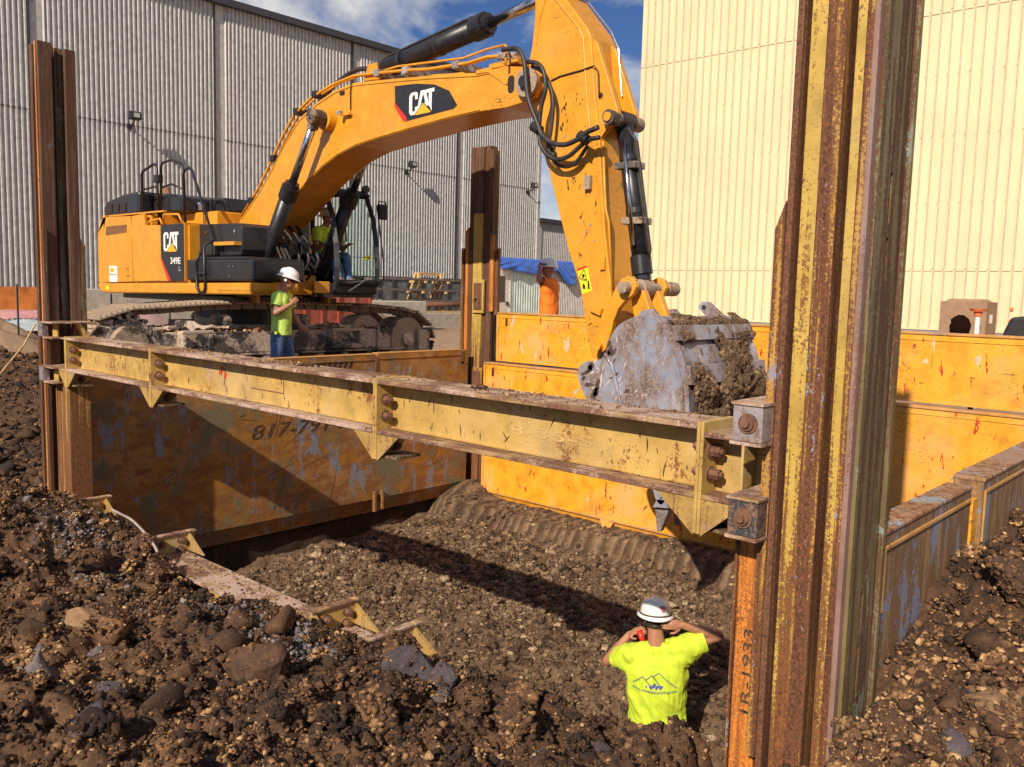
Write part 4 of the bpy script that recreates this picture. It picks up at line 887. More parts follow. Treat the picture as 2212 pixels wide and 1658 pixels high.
MB().box(-9.26, -9.19, 7.425, 7.475, .45, .62).build('lifting_lug', m_bolt, pa)
pb = xpanel(7.473, 9.20, .68, -1.33, 'shorter yellow panel between the long left panel and the middle post', notch=9.05)
MB().box(-9.24, -9.19, 9.06, 9.10, .50, .66).build('lifting_lug', m_bolt, pb); MB().box(-9.32, -9.195, 9.12, 9.2, .465, .67).build('corner_post', m_panelr, pb)
text_mesh('817-791-22', (-9.197, 5.55, -.30), (0, 1.62, .02), (0, 0, .17), 1, m_ink, pa, 'stencilled_number', shear=.25)
bars = MB()
for i, y in enumerate(np.linspace(5.95, 6.98, 13)): bars.hexa([(-9.199, y, .50), (-9.196, y, .50), (-9.196, y+.045, .50), (-9.199, y+.045, .50), (-9.199, y+.035, .585), (-9.196, y+.035, .585), (-9.196, y+.08, .585), (-9.199, y+.08, .585)])
bars.build('stencilled_marks', m_dark, pa)
MB().box(-9.199, -9.15, 7.40, 7.43, -1.50, -1.22).box(-9.199, -9.15, 7.53, 7.56, -1.48, -1.22).build('bottom_lug', m_panelr, pa)
# back wall panels facing -Y
def ypanel(x0, x1, z0, z1, Y, label, mat, wedge=False):
    t = thing('trench_panel', ((x0+x1)/2, Y+.06, z0), label, 'trench panel', None)
    p = MB().box(x0, x1, Y, Y+.12, z0, z1-.025).build('plate', mat, t)
    MB().box(x0, x1, Y-.015, Y+.13, z1-.0248, z1).build('top_edge', m_paneltop, t, bevel=.004)
    MB().box(x0+.02, x1-.02, Y-.008, Y-.0005, z1-.085, z1-.073).build('weld_line', mat, t)
    MB().box(x0, x0+.03, Y-.02, Y-.0005, z0, z1-.03).build('end_strip', mat, t)
    MB().box(x0+.15, x0+.19, Y-.0022, Y-.0005, z1-.20, z1-.08).build('lifting_slot', m_dark, t)
    if wedge:
        MB().hexa([(x0, Y+.10, z0-.22), (x1, Y+.10, z0-.22), (x1, Y+.12, z0-.22), (x0, Y+.12, z0-.22), (x0, Y+.006, z0-.001), (x1, Y+.006, z0-.001), (x1, Y+.12, z0-.001), (x0, Y+.12, z0-.001)]).build('cutting_edge', mat, t)
        MB().box(x0, x1, Y-.012, Y+.0055, z0-.02, z0-.0012).build('lower_lip', m_paneltop, t)
        tb = MB().prism([(-6.72, -1.45), (-6.50, -1.47), (-6.58, -1.60), (-6.66, -1.62)], 1, Y-.02, Y+.02).build('lug', mat, t)
        MB().cyl((-6.62, Y-.021, -1.55), (-6.62, Y-.023, -1.55), .022, n=12).build('lug_hole', m_dark, tb)
    return t
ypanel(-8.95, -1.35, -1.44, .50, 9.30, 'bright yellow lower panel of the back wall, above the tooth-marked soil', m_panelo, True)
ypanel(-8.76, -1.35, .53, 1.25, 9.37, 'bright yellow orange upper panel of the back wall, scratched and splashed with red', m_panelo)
# right side panels
m_ptop2 = mat_steel('weathered_panel_top', (.36, .20, .10), rust=.7, fs=60, mud=.6, mudcol=(.34, .21, .15), rough=.8, patch=.75, patchcol=(.27, .30, .33))
def rpanel(y0, y1, face, thick, ztop, label):
    t = thing('trench_panel', (face-thick/2, (y0+y1)/2, -1.5), label, 'trench panel')
    MB().box(face-thick, face, y0, y1, -1.5, ztop-.02).build('plate', m_panelg, t)
    MB().box(face-thick-.004, face+.006, y0-.004, y1, ztop-.0198, ztop).build('top_edge', m_ptop2, t, bevel=.006)
    MB().box(face+.0005, face+.010, y0+.015, y1-.02, ztop-.075, ztop-.062).build('weld_line', m_paneltop, t)
    MB().box(face+.0005, face+.010, y0+.015, y0+.028, ztop-.32, ztop-.0755).build('weld_line', m_paneltop, t)
    return t
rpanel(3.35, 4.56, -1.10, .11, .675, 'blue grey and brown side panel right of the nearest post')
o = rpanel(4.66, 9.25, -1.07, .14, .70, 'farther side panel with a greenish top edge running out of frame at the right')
MB().box(-1.20, -1.09, 4.57, 4.65, -1.5, .60).build('end_channel', m_panelo, o)
MB().cyl((-1.10, 3.62, .15), (-1.085, 3.62, .15), .012, n=8).build('stud', m_bucket, o)
# near wall panel, under the lower beam
t = thing('trench_panel', (-5.1, 3.0, -2.6), 'rusty panel hidden below the lower beam on the near side of the pit', 'trench panel')
MB().box(-9.0, -1.5, 2.99, 3.045, -2.6, -.75).build('plate', m_panelr, t)
# bent rod and pipe
o = MB().tube([(-7.10, 2.98, -.31), (-6.90, 2.98, -.315), (-6.74, 2.99, -.33), (-6.58, 3.0, -.38), (-6.42, 3.0, -.44), (-6.28, 2.98, -.49), (-6.22, 2.95, -.54), (-6.25, 2.93, -.66)], .011, 8, spl=True).build('steel_rod', m_wire, None, smooth=True)
meta(o, 'bent grey steel rod sticking out of the soil over the lower beam', 'rod')
o = MB().tube([(-3.20, 4.05, -1.9), (-3.28, 4.05, -1.35), (-3.325, 4.05, -.98)], .021, 10).build('wooden_handle', m_lumber, None, smooth=True)
meta(o, 'brown round handle standing upright left of the lime shirted worker in the pit', 'tool handle')
o = MB().tube([(-12.6, 3.9, .30), (-12.0, 4.0, .71), (-12.1, 4.18, .98)], .014, 6).build('stick', m_lumber, None); meta(o, 'pale thin stick leaning left of the far left post', 'stick')
# ------------------------------------------------------------------ excavator
ex = thing('excavator', (-12.8, 7.5, .12), 'large yellow tracked excavator with raised boom and bucket over the pit', 'excavator')
# --- undercarriage
path = [(4.62, .92), (4.74, 1.06), (5.10, 1.17), (5.6, 1.20), (6.2, 1.245), (6.9, 1.265), (7.6, 1.26), (8.4, 1.245), (9.1, 1.225), (9.75, 1.18), (10.10, 1.09), (10.32, .93), (10.42, .72), (10.36, .48), (10.15, .28), (9.85, .20), (5.15, .20), (4.82, .30), (4.62, .50), (4.57, .72)]
def resample(P, step, closed=True):
    P = [Vector((0, a, b)) for a, b in P]; P = P+[P[0]]; out = []; d = 0; nxt = 0; tot = sum((P[i+1]-P[i]).length for i in range(len(P)-1)); n = round(tot/step); step = tot/n
    for i in range(len(P)-1):
        s = (P[i+1]-P[i]).length
        while nxt <= d+s+1e-9 and len(out) < n:
            k = (nxt-d)/s; out.append((P[i].lerp(P[i+1], k), (P[i+1]-P[i]).normalized())); nxt += step
        d += s
    return out
shoe = MB(); L = .098
shoe.box(-.30, .30, -L, L, -.014, .006)
for y in (-.075, 0, .07): shoe.box(-.295, .295, y-.009, y+.009, .0062, .034)
shoe.box(-.10, -.06, -.09, .09, -.10, -.0142); shoe.box(.06, .10, -.09, .09, -.10, -.0142)
sp0 = resample(path, .215)
def track(dx, lab):
    ua = None
    for i, (p, t) in enumerate(sp0):
        ang = math.atan2(t.z, t.y); pos = Vector((-11.6+dx, p.y, p.z))
        if track.shoe is None:
            o = shoe.build('track_shoe', m_track, ex); WP[o.name] = pos; o.location = pos-WP[ex.name]; track.shoe = o
        else: o = place_copy(track.shoe, ex, pos)
        o.rotation_euler = (ang+random.uniform(-.03, .03), 0, 0)
        if t.y > 0 and False: pass
        # the shoe's grousers point outwards: the path runs clockwise seen from +X, so "up" is outwards on the top run
    fx0, fx1 = -11.80+dx, -11.36+dx
    fr = MB().box(fx0, fx1, 5.35, 9.92, .56, .88).build('track_frame', m_frame, ex, bevel=.02)
    MB().box(fx0-.02, fx1+.05, 5.35, 9.92, .535, .558).build('frame_rail', m_frame, fr)
    MB().box(fx1+.002, fx1+.03, 5.38, 5.42, .56, .92).box(fx1+.002, fx1+.03, 9.2, 9.24, .50, .92).build('frame_strap', m_frame, fr)
    for y0, y1 in ((5.72, 6.18), (8.20, 8.80)):
        g = MB(); x0, x1 = fx1+.10, fx1+.16
        g.box(x0, x1, y0, y1, .86, .91).box(x0, x1, y0, y1, .60, .66).box(x0, x1, y0, y0+.06, .6602, .8598).box(x0, x1, y1-.07, y1, .6602, .8598)
        g.box(fx1+.002, x0-.002, y0, y0+.03, .60, .90).box(fx1+.002, x0-.002, y1-.03, y1, .60, .90); g.build('step_bracket', m_frame, fr, bevel=.01)
        for z in (.66, .73, .80):
            for yq in (y1-.03, y0+.03): hexbolt(MB(), (x1, yq, z), 1, .014, .012).build('bolt', m_frame, fr)
    MB().cyl((fx0-.1, 5.05, .72), (fx1+.02, 5.05, .72), .36, n=36).build('sprocket', m_frame, ex, bevel=.01)
    sk = MB().cyl((fx1+.022, 5.05, .72), (fx1+.07, 5.05, .72), .27, .24, n=28)
    sk.build('sprocket_hub', m_track, ex)
    st = MB()
    for i in range(20):
        a = i*math.pi/10; c = Vector((fx1-.02, 5.05+.385*math.cos(a), .72+.385*math.sin(a))); st.tube([c-Vector((.12, 0, 0)), c+Vector((.05, 0, 0))], .035, 6)
    st.build('sprocket_teeth', m_frame, ex)
    MB().cyl((fx0, 9.86, .70), (fx1+.02, 9.86, .70), .37, n=36).build('idler_wheel', m_track, ex, bevel=.02)
    MB().cyl((fx1+.021, 9.86, .70), (fx1+.06, 9.86, .70), .12, n=20).build('idler_hub', m_frame, ex)
    MB().box(fx1+.03, fx1+.10, 10.05, 10.30, .50, .86).box(fx1+.03, fx1+.08, 10.10, 10.34, .42, .498).build('track_guard', m_frame, ex, bevel=.01)
    for y in (6.49, 7.82): 
        MB().cyl((fx0+.05, y, 1.04), (fx1-.05, y, 1.04), .085, n=18).cyl((fx1-.049, y, 1.04), (fx1+.0, y, 1.04), .06, n=16).build('carrier_roller', m_frame, ex)
    for i in range(9): MB().cyl((fx0, 5.65+i*.48, .42), (fx1+.04, 5.65+i*.48, .42), .095, n=16).build('track_roller', m_frame, ex)
    n = 260; rr = np.random.RandomState(int(50+dx)); P = np.stack([rr.uniform(fx0, fx1, n), rr.uniform(5.4, 9.9, n), np.full(n, .885)], -1)
    o = clods('frame_dirt', P, np.clip(np.exp(rr.normal(math.log(.024), .5, n)), .008, .07), rr.normal(.9, .2, n), m_clod, seed=33, big=.02); par = o
    o.parent = ex; o.location = -WP[ex.name]
track.shoe = None
# outward-facing check: reverse of travel direction flips the shoe; path order is rear-bottom -> top -> front, so top run has t = +Y, up = +Z (outwards)
_b = set(o.name for o in ex.children); track(0, 'near')
for _o in [o for o in ex.children if o.name not in _b]: dup(_o, ex, (-2.35, .95, -.05))
MB().box(-14.0, -11.8, 6.9, 8.1, .50, .95).hexa([(-12.2, 5.9, .5), (-11.81, 5.9, .5), (-11.81, 9.1, .5), (-12.2, 9.1, .5), (-12.6, 7.0, .95), (-11.81, 6.3, .86), (-11.81, 8.7, .86), (-12.6, 8.0, .95)]).build('car_body', m_frame, ex)
MB().cyl((-12.8, 7.5, .95), (-12.8, 7.5, 1.28), .68, n=40).build('swing_bearing', m_blackm, ex)
# --- platform and body shell
YN = 6.3
MB().prism([(-14.95, 1.36), (-10.40, 1.42), (-10.35, 1.47), (-10.35, 1.585), (-15.31, 1.52), (-15.28, 1.44), (-15.15, 1.37)], 1, YN, 7.0).build('platform_sill', m_cat, ex, bevel=.03, seg=3)
MB().box(-15.2, -12.3, 7.005, 8.6, 1.38, 1.53).build('platform_plate', m_cat, ex, bevel=.02)
MB().box(-12.29, -11.95, 7.1, 8.5, 1.39, 1.50).build('platform_plate', m_blackm, ex)
MB().box(-15.0, -11.4, 6.6, 8.4, 1.285, 1.375).build('belly_plate', m_blackm, ex)
cw = MB().prism([(-15.30, 1.528), (-15.05, 1.528), (-15.05, 2.62), (-14.93, 2.64), (-15.16, 2.58), (-15.29, 2.36)], 1, YN+.015, 8.6).build('counterweight', m_cat, ex, bevel=.04, seg=3)
d1 = MB().prism([(-15.03, 1.532), (-13.965, 1.555), (-13.965, 2.43), (-14.01, 2.60), (-14.92, 2.625), (-15.03, 2.36)], 1, YN-.002, YN+.05).build('engine_door', m_cat, ex, bevel=.012)
d2 = MB().prism([(-13.935, 1.556), (-12.985, 1.578), (-12.985, 2.425), (-13.50, 2.44), (-13.53, 2.62), (-13.96, 2.60)], 1, YN-.002, YN+.05).build('pump_door', m_cat, ex, bevel=.012)
MB().prism([(-14.93, 2.315), (-14.15, 2.345), (-14.12, 2.47), (-14.90, 2.46)], 1, YN-.006, YN-.0025).build('vent_grille', mat_plain('brown_grille', (.20, .085, .03), .7), d1)
dec = MB().prism([(-12.975, 1.58), (-12.255, 1.595), (-12.262, 2.43), (-12.975, 2.425)], 1, YN-.004, YN+.05).build('decal_panel', m_decalblk, ex, bevel=.006)
MB().prism([(-12.976, 1.58), (-12.972, 1.945), (-12.66, 1.585), (-12.78, 1.58)], 1, YN-.006, YN-.0045).build('red_stripe', m_red, dec)
MB().prism([(-12.976, 1.58), (-12.974, 1.90), (-12.76, 1.582)], 1, YN-.0085, YN-.0065).build('yellow_corner', m_cat, dec)
MB().box(-15.05, -12.2, YN+.06, 8.55, 1.53, 2.40).build('body_core', m_cat, ex)
MB().box(-15.0, -13.5, YN+.10, 8.5, 2.401, 2.63).build('engine_deck', m_cat, ex, bevel=.02)
MB().box(-13.48, -12.30, YN+.55, 8.4, 2.401, 2.66).build('deck_step', m_cat, ex, bevel=.02)
MB().box(-12.252, -12.235, YN, YN+.45, 1.59, 2.44).build('edge_strip', m_cat, ex)
# stickers
s = MB().box(-14.82, -14.52, YN-.0045, YN-.0025, 1.545, 1.81).build('sticker', m_white, d1)
MB().box(-14.78, -14.63, YN-.006, YN-.005, 1.71, 1.775).build('sticker_mark', m_ylw, s)
text_mesh('Rental', (-14.79, YN-.0055, 1.655), (.22, 0, 0), (0, 0, .035), 1, m_dark, s, 'sticker_text')
text_mesh('TT', (-14.19, YN-.0045, 1.70), (.11, 0, 0), (0, 0, .075), 1, mat_plain('brown_print', (.25, .10, .03)), d1, 'door_mark'); text_mesh('60003', (-14.19, YN-.0045, 1.635), (.13, 0, 0), (0, 0, .028), 1, MATS['brown_print'], d1, 'door_mark')
MB().box(-14.97, -14.85, YN-.0035, YN-.0015, 1.415, 1.475).build('sticker', m_warny, ex)
# logo
def logo(o, rv, uv, parent, dpt=.002):
    o = Vector(o); rv = Vector(rv); uv = Vector(uv); n = rv.cross(uv).normalized()
    P = lambda x, y: tuple(o+rv*x+uv*y+n*dpt)
    def poly(pts, name, mat, par, k=0):
        vs = [tuple(Vector(P(*p))+n*k) for p in pts]; return addmesh(name, vs, [tuple(range(len(vs)))], mat, par)
    def polys(qs, name, mat):
        vs = []; fs = []
        for pts in qs:
            b = len(vs); vs += [P(*p) for p in pts]; fs.append(tuple(range(b, b+len(pts))))
        return addmesh(name, vs, fs, mat, parent)
    C_ = [(.06, .0, .0), ]
    polys([[(.0, .15), (.12, .22), (.12, .80), (.0, .88)], [(.0, .88), (.12, .80), (.17, .88), (.22, .88), (.22, 1.0), (.08, 1.0)], [(.22, 1.0), (.22, .88), (.24, .84), (.34, .84), (.34, .93), (.28, 1.0)], [(.24, .84), (.24, .68), (.34, .68), (.34, .84)],
           [(.0, .15), (.06, .03), (.20, .03), (.17, .15), (.12, .22)], [(.20, .03), (.22, .03), (.30, .16), (.24, .20), (.17, .15)], [(.24, .20), (.30, .16), (.34, .24), (.34, .36), (.24, .36)]], 'logo_letter', m_white)
    polys([[(.46, 1.0), (.66, 1.0), (.80, .30), (.68, .30), (.56, .88)], [(.46, 1.0), (.56, .88), (.42, .22), (.30, .10)], [(.485, .46), (.64, .46), (.66, .36), (.47, .36)]], 'logo_letter', m_white)
    polys([[(.64, 1.0), (1.0, 1.0), (1.0, .85), (.68, .85)], [(.78, .8498), (.90, .8498), (.90, .04), (.86, .14), (.78, .34)]], 'logo_letter', m_white)
    poly([(.24, .0), (.88, .0), (.56, .46)], 'logo_triangle', m_ylw, parent, .0015)
    e = poly([(.20, -.03), (.92, -.03), (.56, .52)], 'logo_outline', m_decalblk, parent, .0007)
logo((-12.88, YN-.004, 2.02), (.47, 0, 0), (0, 0, .29), dec)
text_mesh('349E', (-12.67, YN-.0045, 1.84), (.31, 0, 0), (0, 0, .095), 1, m_white, dec, 'model_number', bold=.02)
text_mesh('L', (-12.41, YN-.0045, 1.735), (.05, 0, 0), (0, 0, .07), 1, m_doorw, dec, 'model_letter')
# --- hoods
def hood(x0, x1, y0, y1, z0, za, zb, name, mt):
    v = []; 
    P = [(x0, y0, z0), (x1, y0, z0), (x1, y1, z0), (x0, y1, z0), (x0+.10, y0+.07, za), (x1-.05, y0+.07, zb), (x1-.05, y1-.07, zb), (x0+.10, y1-.07, za)]
    return MB().hexa(P).build(name, mt, ex, bevel=.05, seg=3)
h = MB().prism([(-15.28, 2.64), (-15.30, 2.80), (-15.16, 2.90), (-14.55, 2.985), (-13.95, 3.01), (-13.97, 2.64)], 1, YN+.12, 8.45).build('engine_hood', m_plastic, ex, bevel=.05, seg=3)
MB().prism([(-13.94, 2.66), (-13.94, 2.99), (-13.3, 2.95), (-12.95, 2.88), (-12.92, 2.66)], 1, YN+.35, 8.45).build('engine_hood', m_plastic, ex, bevel=.04, seg=3)
MB().prism([(-12.90, 2.665), (-12.90, 2.90), (-12.42, 2.88), (-12.36, 2.665)], 1, YN+.75, 8.45).build('tank_cover', m_plastic, ex, bevel=.03, seg=2)
for i in range(3): MB().box(-15.10+i*.26, -14.93+i*.26, YN+.107, YN+.118, 2.70, 2.84).build('hood_vent', m_dark, h)
MB().box(-15.2, -13.0, YN+.06, YN+.11, 2.632, 2.655).build('hood_trim', m_cat, ex)
MB().cyl((-14.30, 7.1, 2.9), (-14.44, 7.1, 3.16), .075, .065, n=16).build('exhaust', m_exh, ex, smooth=True)
for x in (-13.05, -12.55): MB().cyl((x, YN+.42, 2.67), (x, YN+.42, 2.75), .03, n=10).cyl((x, YN+.42, 2.7502), (x, YN+.42, 2.78), .05, n=12).build('filler_cap', m_chrome, ex)
MB().tube([(-13.49, YN+.05, 2.44), (-13.47, YN+.05, 2.50), (-13.1, YN+.05, 2.53), (-13.02, YN+.05, 2.44)], .018, 8).build('grab_rail', m_cat, ex, smooth=True)
MB().tube([(-13.1, YN+.10, 2.47), (-13.05, YN+.10, 2.60), (-12.6, YN+.10, 2.58), (-12.5, YN+.10, 2.46)], .018, 8).build('grab_rail', m_cat, ex, smooth=True)
# --- black boxes at the front side
bx = MB().prism([(-12.23, 1.94), (-11.06, 1.96), (-11.02, 2.05), (-11.02, 2.36), (-11.08, 2.41), (-12.23, 2.43)], 1, YN+.22, 7.05).build('tool_box', m_blackm, ex, bevel=.02)
MB().box(-11.93, -11.62, YN+.12, YN+.219, 1.95, 2.16).build('box_panel', m_blackm, bx, bevel=.03, seg=3)
MB().box(-11.58, -11.03, YN+.10, YN+.219, 2.10, 2.15).build('yellow_step', m_cat, bx)
for x in (-12.0, -11.2): MB().cyl((x, YN+.219, 2.30), (x, YN+.205, 2.30), .022, n=12).build('latch', m_chrome, bx)
b2 = MB().prism([(-12.21, 1.60), (-10.38, 1.605), (-10.36, 1.64), (-10.36, 1.87), (-10.40, 1.895), (-12.21, 1.90)], 1, YN+.01, 7.1).build('battery_box', m_blackm, ex, bevel=.025, seg=2)
MB().prism([(-12.0, 1.903), (-10.45, 1.898), (-10.6, 1.935), (-11.9, 1.94)], 1, YN+.05, 7.05).build('box_lid', m_blackm, ex, bevel=.01)
for x, z in ((-11.0, 1.80), (-11.0, 1.66), (-10.9, 1.80), (-11.9, 1.78)): MB().cyl((x, YN+.01, z), (x, YN+.002, z), .012, n=8).build('rivet', m_chrome, b2)
MB().prism([(-11.3, 1.47), (-10.4, 1.475), (-10.38, 1.52), (-10.4, 1.575), (-11.3, 1.57)], 1, YN-.012, YN-.001).build('step_plate', m_catd, ex)
# --- hand rails
def rail(name, pts, r=.021): return MB().tube(pts, r, 8).build(name, m_black, ex, smooth=True)
yr = YN+.15
rail('handrail', [(-13.88, yr, 2.45), (-13.90, yr, 3.26), (-13.86, yr, 3.31), (-13.50, yr, 3.39), (-13.42, yr, 3.38), (-13.38, yr, 3.32), (-13.34, yr, 2.45)])
rail('handrail', [(-13.89, yr, 3.02), (-13.37, yr, 3.05)], .016)
rail('handrail', [(-13.33, yr+.03, 2.45), (-13.31, yr+.03, 3.34), (-13.25, yr+.03, 3.40), (-12.98, yr+.03, 3.42), (-12.68, yr+.03, 3.35), (-12.62, yr+.03, 3.29), (-12.55, yr+.03, 2.45)])
rail('handrail', [(-13.33, yr+.03, 3.02), (-12.98, yr+.03, 3.06), (-12.60, yr+.03, 2.96)], .016)
rail('handrail', [(-12.50, yr, 2.45), (-12.53, yr, 3.18), (-12.48, yr, 3.24), (-12.34, yr, 3.25), (-12.27, yr, 3.20), (-11.66, yr, 2.18), (-11.62, YN-.03, 2.08), (-11.60, YN-.03, 1.50), (-11.63, YN-.03, 1.44), (-11.75, YN-.03, 1.42), (-11.83, YN-.03, 1.50), (-11.85, YN-.03, 1.86), (-11.78, YN-.0, 2.0)])
rail('handrail', [(-11.85, YN-.03, 1.70), (-11.60, YN-.03, 1.70)], .016)
MB().box(-13.42, -13.30, yr-.03, yr+.06, 3.10, 3.22).build('rail_clamp', m_black, ex)
# --- boom foot, boom
for y in (7.06, 7.86):
    MB().prism([(-12.72, 1.60), (-12.05, 1.60), (-12.10, 2.10), (-12.18, 2.30), (-12.32, 2.36), (-12.50, 2.32), (-12.62, 2.1)], 1, y, y+.08).build('boom_bracket', m_cat, ex, bevel=.01)
MB().cyl((-12.35, 7.0, 2.20), (-12.35, 8.02, 2.20), .085, n=20).build('boom_pin', m_catd, ex)
BY0, BY1 = 7.20, 7.80
boom_top = [(-12.50, 2.26), (-12.40, 2.38), (-12.16, 2.60), (-11.73, 2.92), (-11.40, 3.20), (-10.97, 3.64), (-10.63, 3.90), (-10.23, 4.06), (-9.82, 4.17), (-9.43, 4.21), (-8.75, 4.16), (-7.91, 4.09), (-7.15, 4.01), (-6.96, 4.01), (-6.73, 4.02), (-6.44, 3.97), (-6.27, 3.88), (-6.22, 3.74), (-6.28, 3.63), (-6.40, 3.60)]
boom_bot = [(-6.67, 3.57), (-7.09, 3.575), (-7.64, 3.55), (-8.31, 3.50), (-8.89, 3.45), (-9.36, 3.40), (-9.75, 3.31), (-10.10, 3.18), (-10.52, 2.96), (-11.13, 2.58), (-11.7, 2.28), (-12.10, 2.08), (-12.32, 2.03), (-12.48, 2.12)]
bm1 = MB().prism(boom_top+boom_bot, 1, BY0, BY1).build('boom', m_cat, ex, bevel=.008)
ins = lambda P, k: P
# raised flange lines along the upper edge of the boom side
MB().tube([(x, BY0-.004, z-.035) for x, z in boom_top[2:14]], .008, 6).build('boom_weld', m_catd, bm1)
MB().tube([(x, BY0-.004, z+.02) for x, z in boom_bot[1:10]], .008, 6).build('boom_weld', m_catd, bm1)
MB().prism([(-7.15, 4.035), (-6.95, 4.035), (-6.66, 3.83), (-6.69, 3.81), (-6.97, 3.99), (-7.16, 3.995)], 1, BY0-.012, BY0-.001).build('boom_rib', m_catd, bm1)
sl_ = [(-6.62+.05*math.cos(a), 3.81+(.045 if math.sin(a) > 0 else -.045)+.05*math.sin(a)) for a in np.linspace(0, 2*math.pi, 16, endpoint=False)]
MB().prism([(x, z) for x, z in sl_], 1, BY0-.003, BY0-.001).build('slot', m_dark, bm1)
# decal on the boom
bd = MB().prism([(-8.58, 4.055), (-8.18, 4.03), (-7.85, 3.975), (-7.60, 3.87), (-7.46, 3.69), (-7.52, 3.655), (-8.36, 3.605), (-8.40, 3.63), (-8.57, 3.83)], 1, BY0-.003, BY0-.001).build('boom_decal', m_decalblk, bm1)
MB().prism([(-8.585, 3.86), (-8.575, 3.80), (-8.42, 3.615), (-8.34, 3.598), (-8.36, 3.66)], 1, BY0-.005, BY0-.0035).build('red_stripe', m_red, bd)
logo((-8.30, BY0-.004, 3.655), (.45, 0, .01), (0, 0, .275), bd)
# boom cylinder pin boss
MB().cyl((-9.93, 6.88, 3.80), (-9.93, 8.12, 3.80), .085, n=24).build('boom_pin', m_track, bm1, smooth=False)
MB().cyl((-9.93, 7.10, 3.80), (-9.93, 7.198, 3.80), .15, .17, n=28).build('pin_boss', m_cat, bm1)
for s in (-.03, .03): MB().cyl((-9.93+s, 6.879, 3.80+s*.5), (-9.93+s, 6.87, 3.80+s*.5), .012, n=8).build('pin_bolt', m_chrome, bm1)
MB().tube([(-9.44, BY0-.01, 4.23), (-9.455, BY0-.02, 4.1), (-9.455, BY0-.015, 3.86)], .008, 6).build('lamp_cable', m_rubber, bm1)
MB().box(-9.56, -9.43, BY0-.06, BY0-.001, 3.80, 3.83).build('lamp_bracket', m_catd, bm1); MB().cyl((-9.58, BY0-.12, 3.83), (-9.58, BY0-.05, 3.83), .035, n=12).build('work_lamp', m_chrome, bm1)
MB().box(-9.69, -9.60, BY0-.02, BY0-.001, 4.09, 4.13).build('clip_plate', m_black, bm1)
# boom lift cylinders
def cylinder(p0, p1, split, rb, rr_, nm, eye=.11, mat=m_black, yo=0):
    p0, p1 = Vector(p0), Vector(p1); d = (p1-p0).normalized(); ps = p0.lerp(p1, split)
    b = MB().cyl(p0, ps, rb, n=24).build(nm, mat, ex, smooth=False); b.data.polygons.foreach_set('use_smooth', [len(p.vertices) == 4 for p in b.data.polygons])
    MB().cyl(ps-d*.16, ps+d*.03, rb*1.22, n=20).cyl(ps+d*.031, ps+d*.09, rb*.95, n=12).build('gland', mat, b)
    c = MB().cyl(ps+d*.091, p1-d*.06, rr_, n=20).build('rod', m_chrome, b, smooth=True)
    ax = Vector((0, 1, 0)); MB().cyl(p1-ax*.09, p1+ax*.09, eye, n=20).cyl(p1-d*.16, p1-d*.05, rr_*1.5, n=14).build('rod_eye', m_track, b)
    MB().cyl(p0-ax*.11, p0+ax*.11, eye*1.05, n=20).build('base_eye', mat, b)
    # clamps and hydraulic tube
    n_ = d.cross(ax).normalized()
    for k in (.25, .6): q = p0.lerp(ps, k); MB().cyl(q-d*.025, q+d*.025, rb*1.08, n=20).build('clamp', m_blackm, b)
    MB().tube([p0+n_*rb*.8-ax*.05+d*.1, p0+n_*(rb+.035)+d*.25, ps+n_*(rb+.035)-d*.2, ps+n_*rb-d*.1], .018, 8).build('oil_tube', m_rubber, b, smooth=True)
    return b
cylinder((-11.50, 6.98, 1.42), (-9.93, 6.98, 3.80), .62, .105, .055, 'lift_cylinder', .10)
cylinder((-11.50, 8.02, 1.42), (-9.93, 8.02, 3.80), .62, .105, .055, 'lift_cylinder', .10)
for y in (6.85, 8.1): MB().box(-11.75, -11.2, y, y+.05, 1.30, 1.62).build('cylinder_lug', m_cat, ex)
MB().box(-12.1, -11.2, 7.12, 7.88, 1.42, 1.72).build('front_frame', m_catd, ex, bevel=.02)
MB().box(-12.0, -11.3, 7.25, 7.75, 1.722, 1.95).build('swing_motor', m_track, ex, bevel=.04)
# hoses in front of the frame
for i in range(4):
    a = 7.25+.13*i; MB().tube([(-11.1, a, 1.65), (-10.95+.05*i, a, 1.95), (-11.15, a+.02, 2.25), (-11.4, a, 2.42+.02*i)], .022, 8, spl=True).build('hose', m_rubber, ex, smooth=True)
for i in range(3):
    MB().tube([(-10.9, 7.0+.07*i, 1.50), (-10.70, 6.98+.07*i, 1.62), (-10.68, 6.98+.07*i, 1.82), (-10.85, 7.0+.07*i, 2.02), (-11.02, 7.04+.05*i, 2.2)], .018, 8, spl=True).build('hose', m_rubber, ex, smooth=True)
# stick cylinder on top of the boom
cylinder((-9.25, 7.5, 4.38), (-6.05, 7.5, 4.80), .60, .12, .062, 'stick_cylinder', .10)
for y in (7.36, 7.60): MB().prism([(-9.42, 4.20), (-9.05, 4.18), (-9.15, 4.46), (-9.32, 4.46)], 1, y, y+.04).build('cylinder_lug', m_cat, bm1)
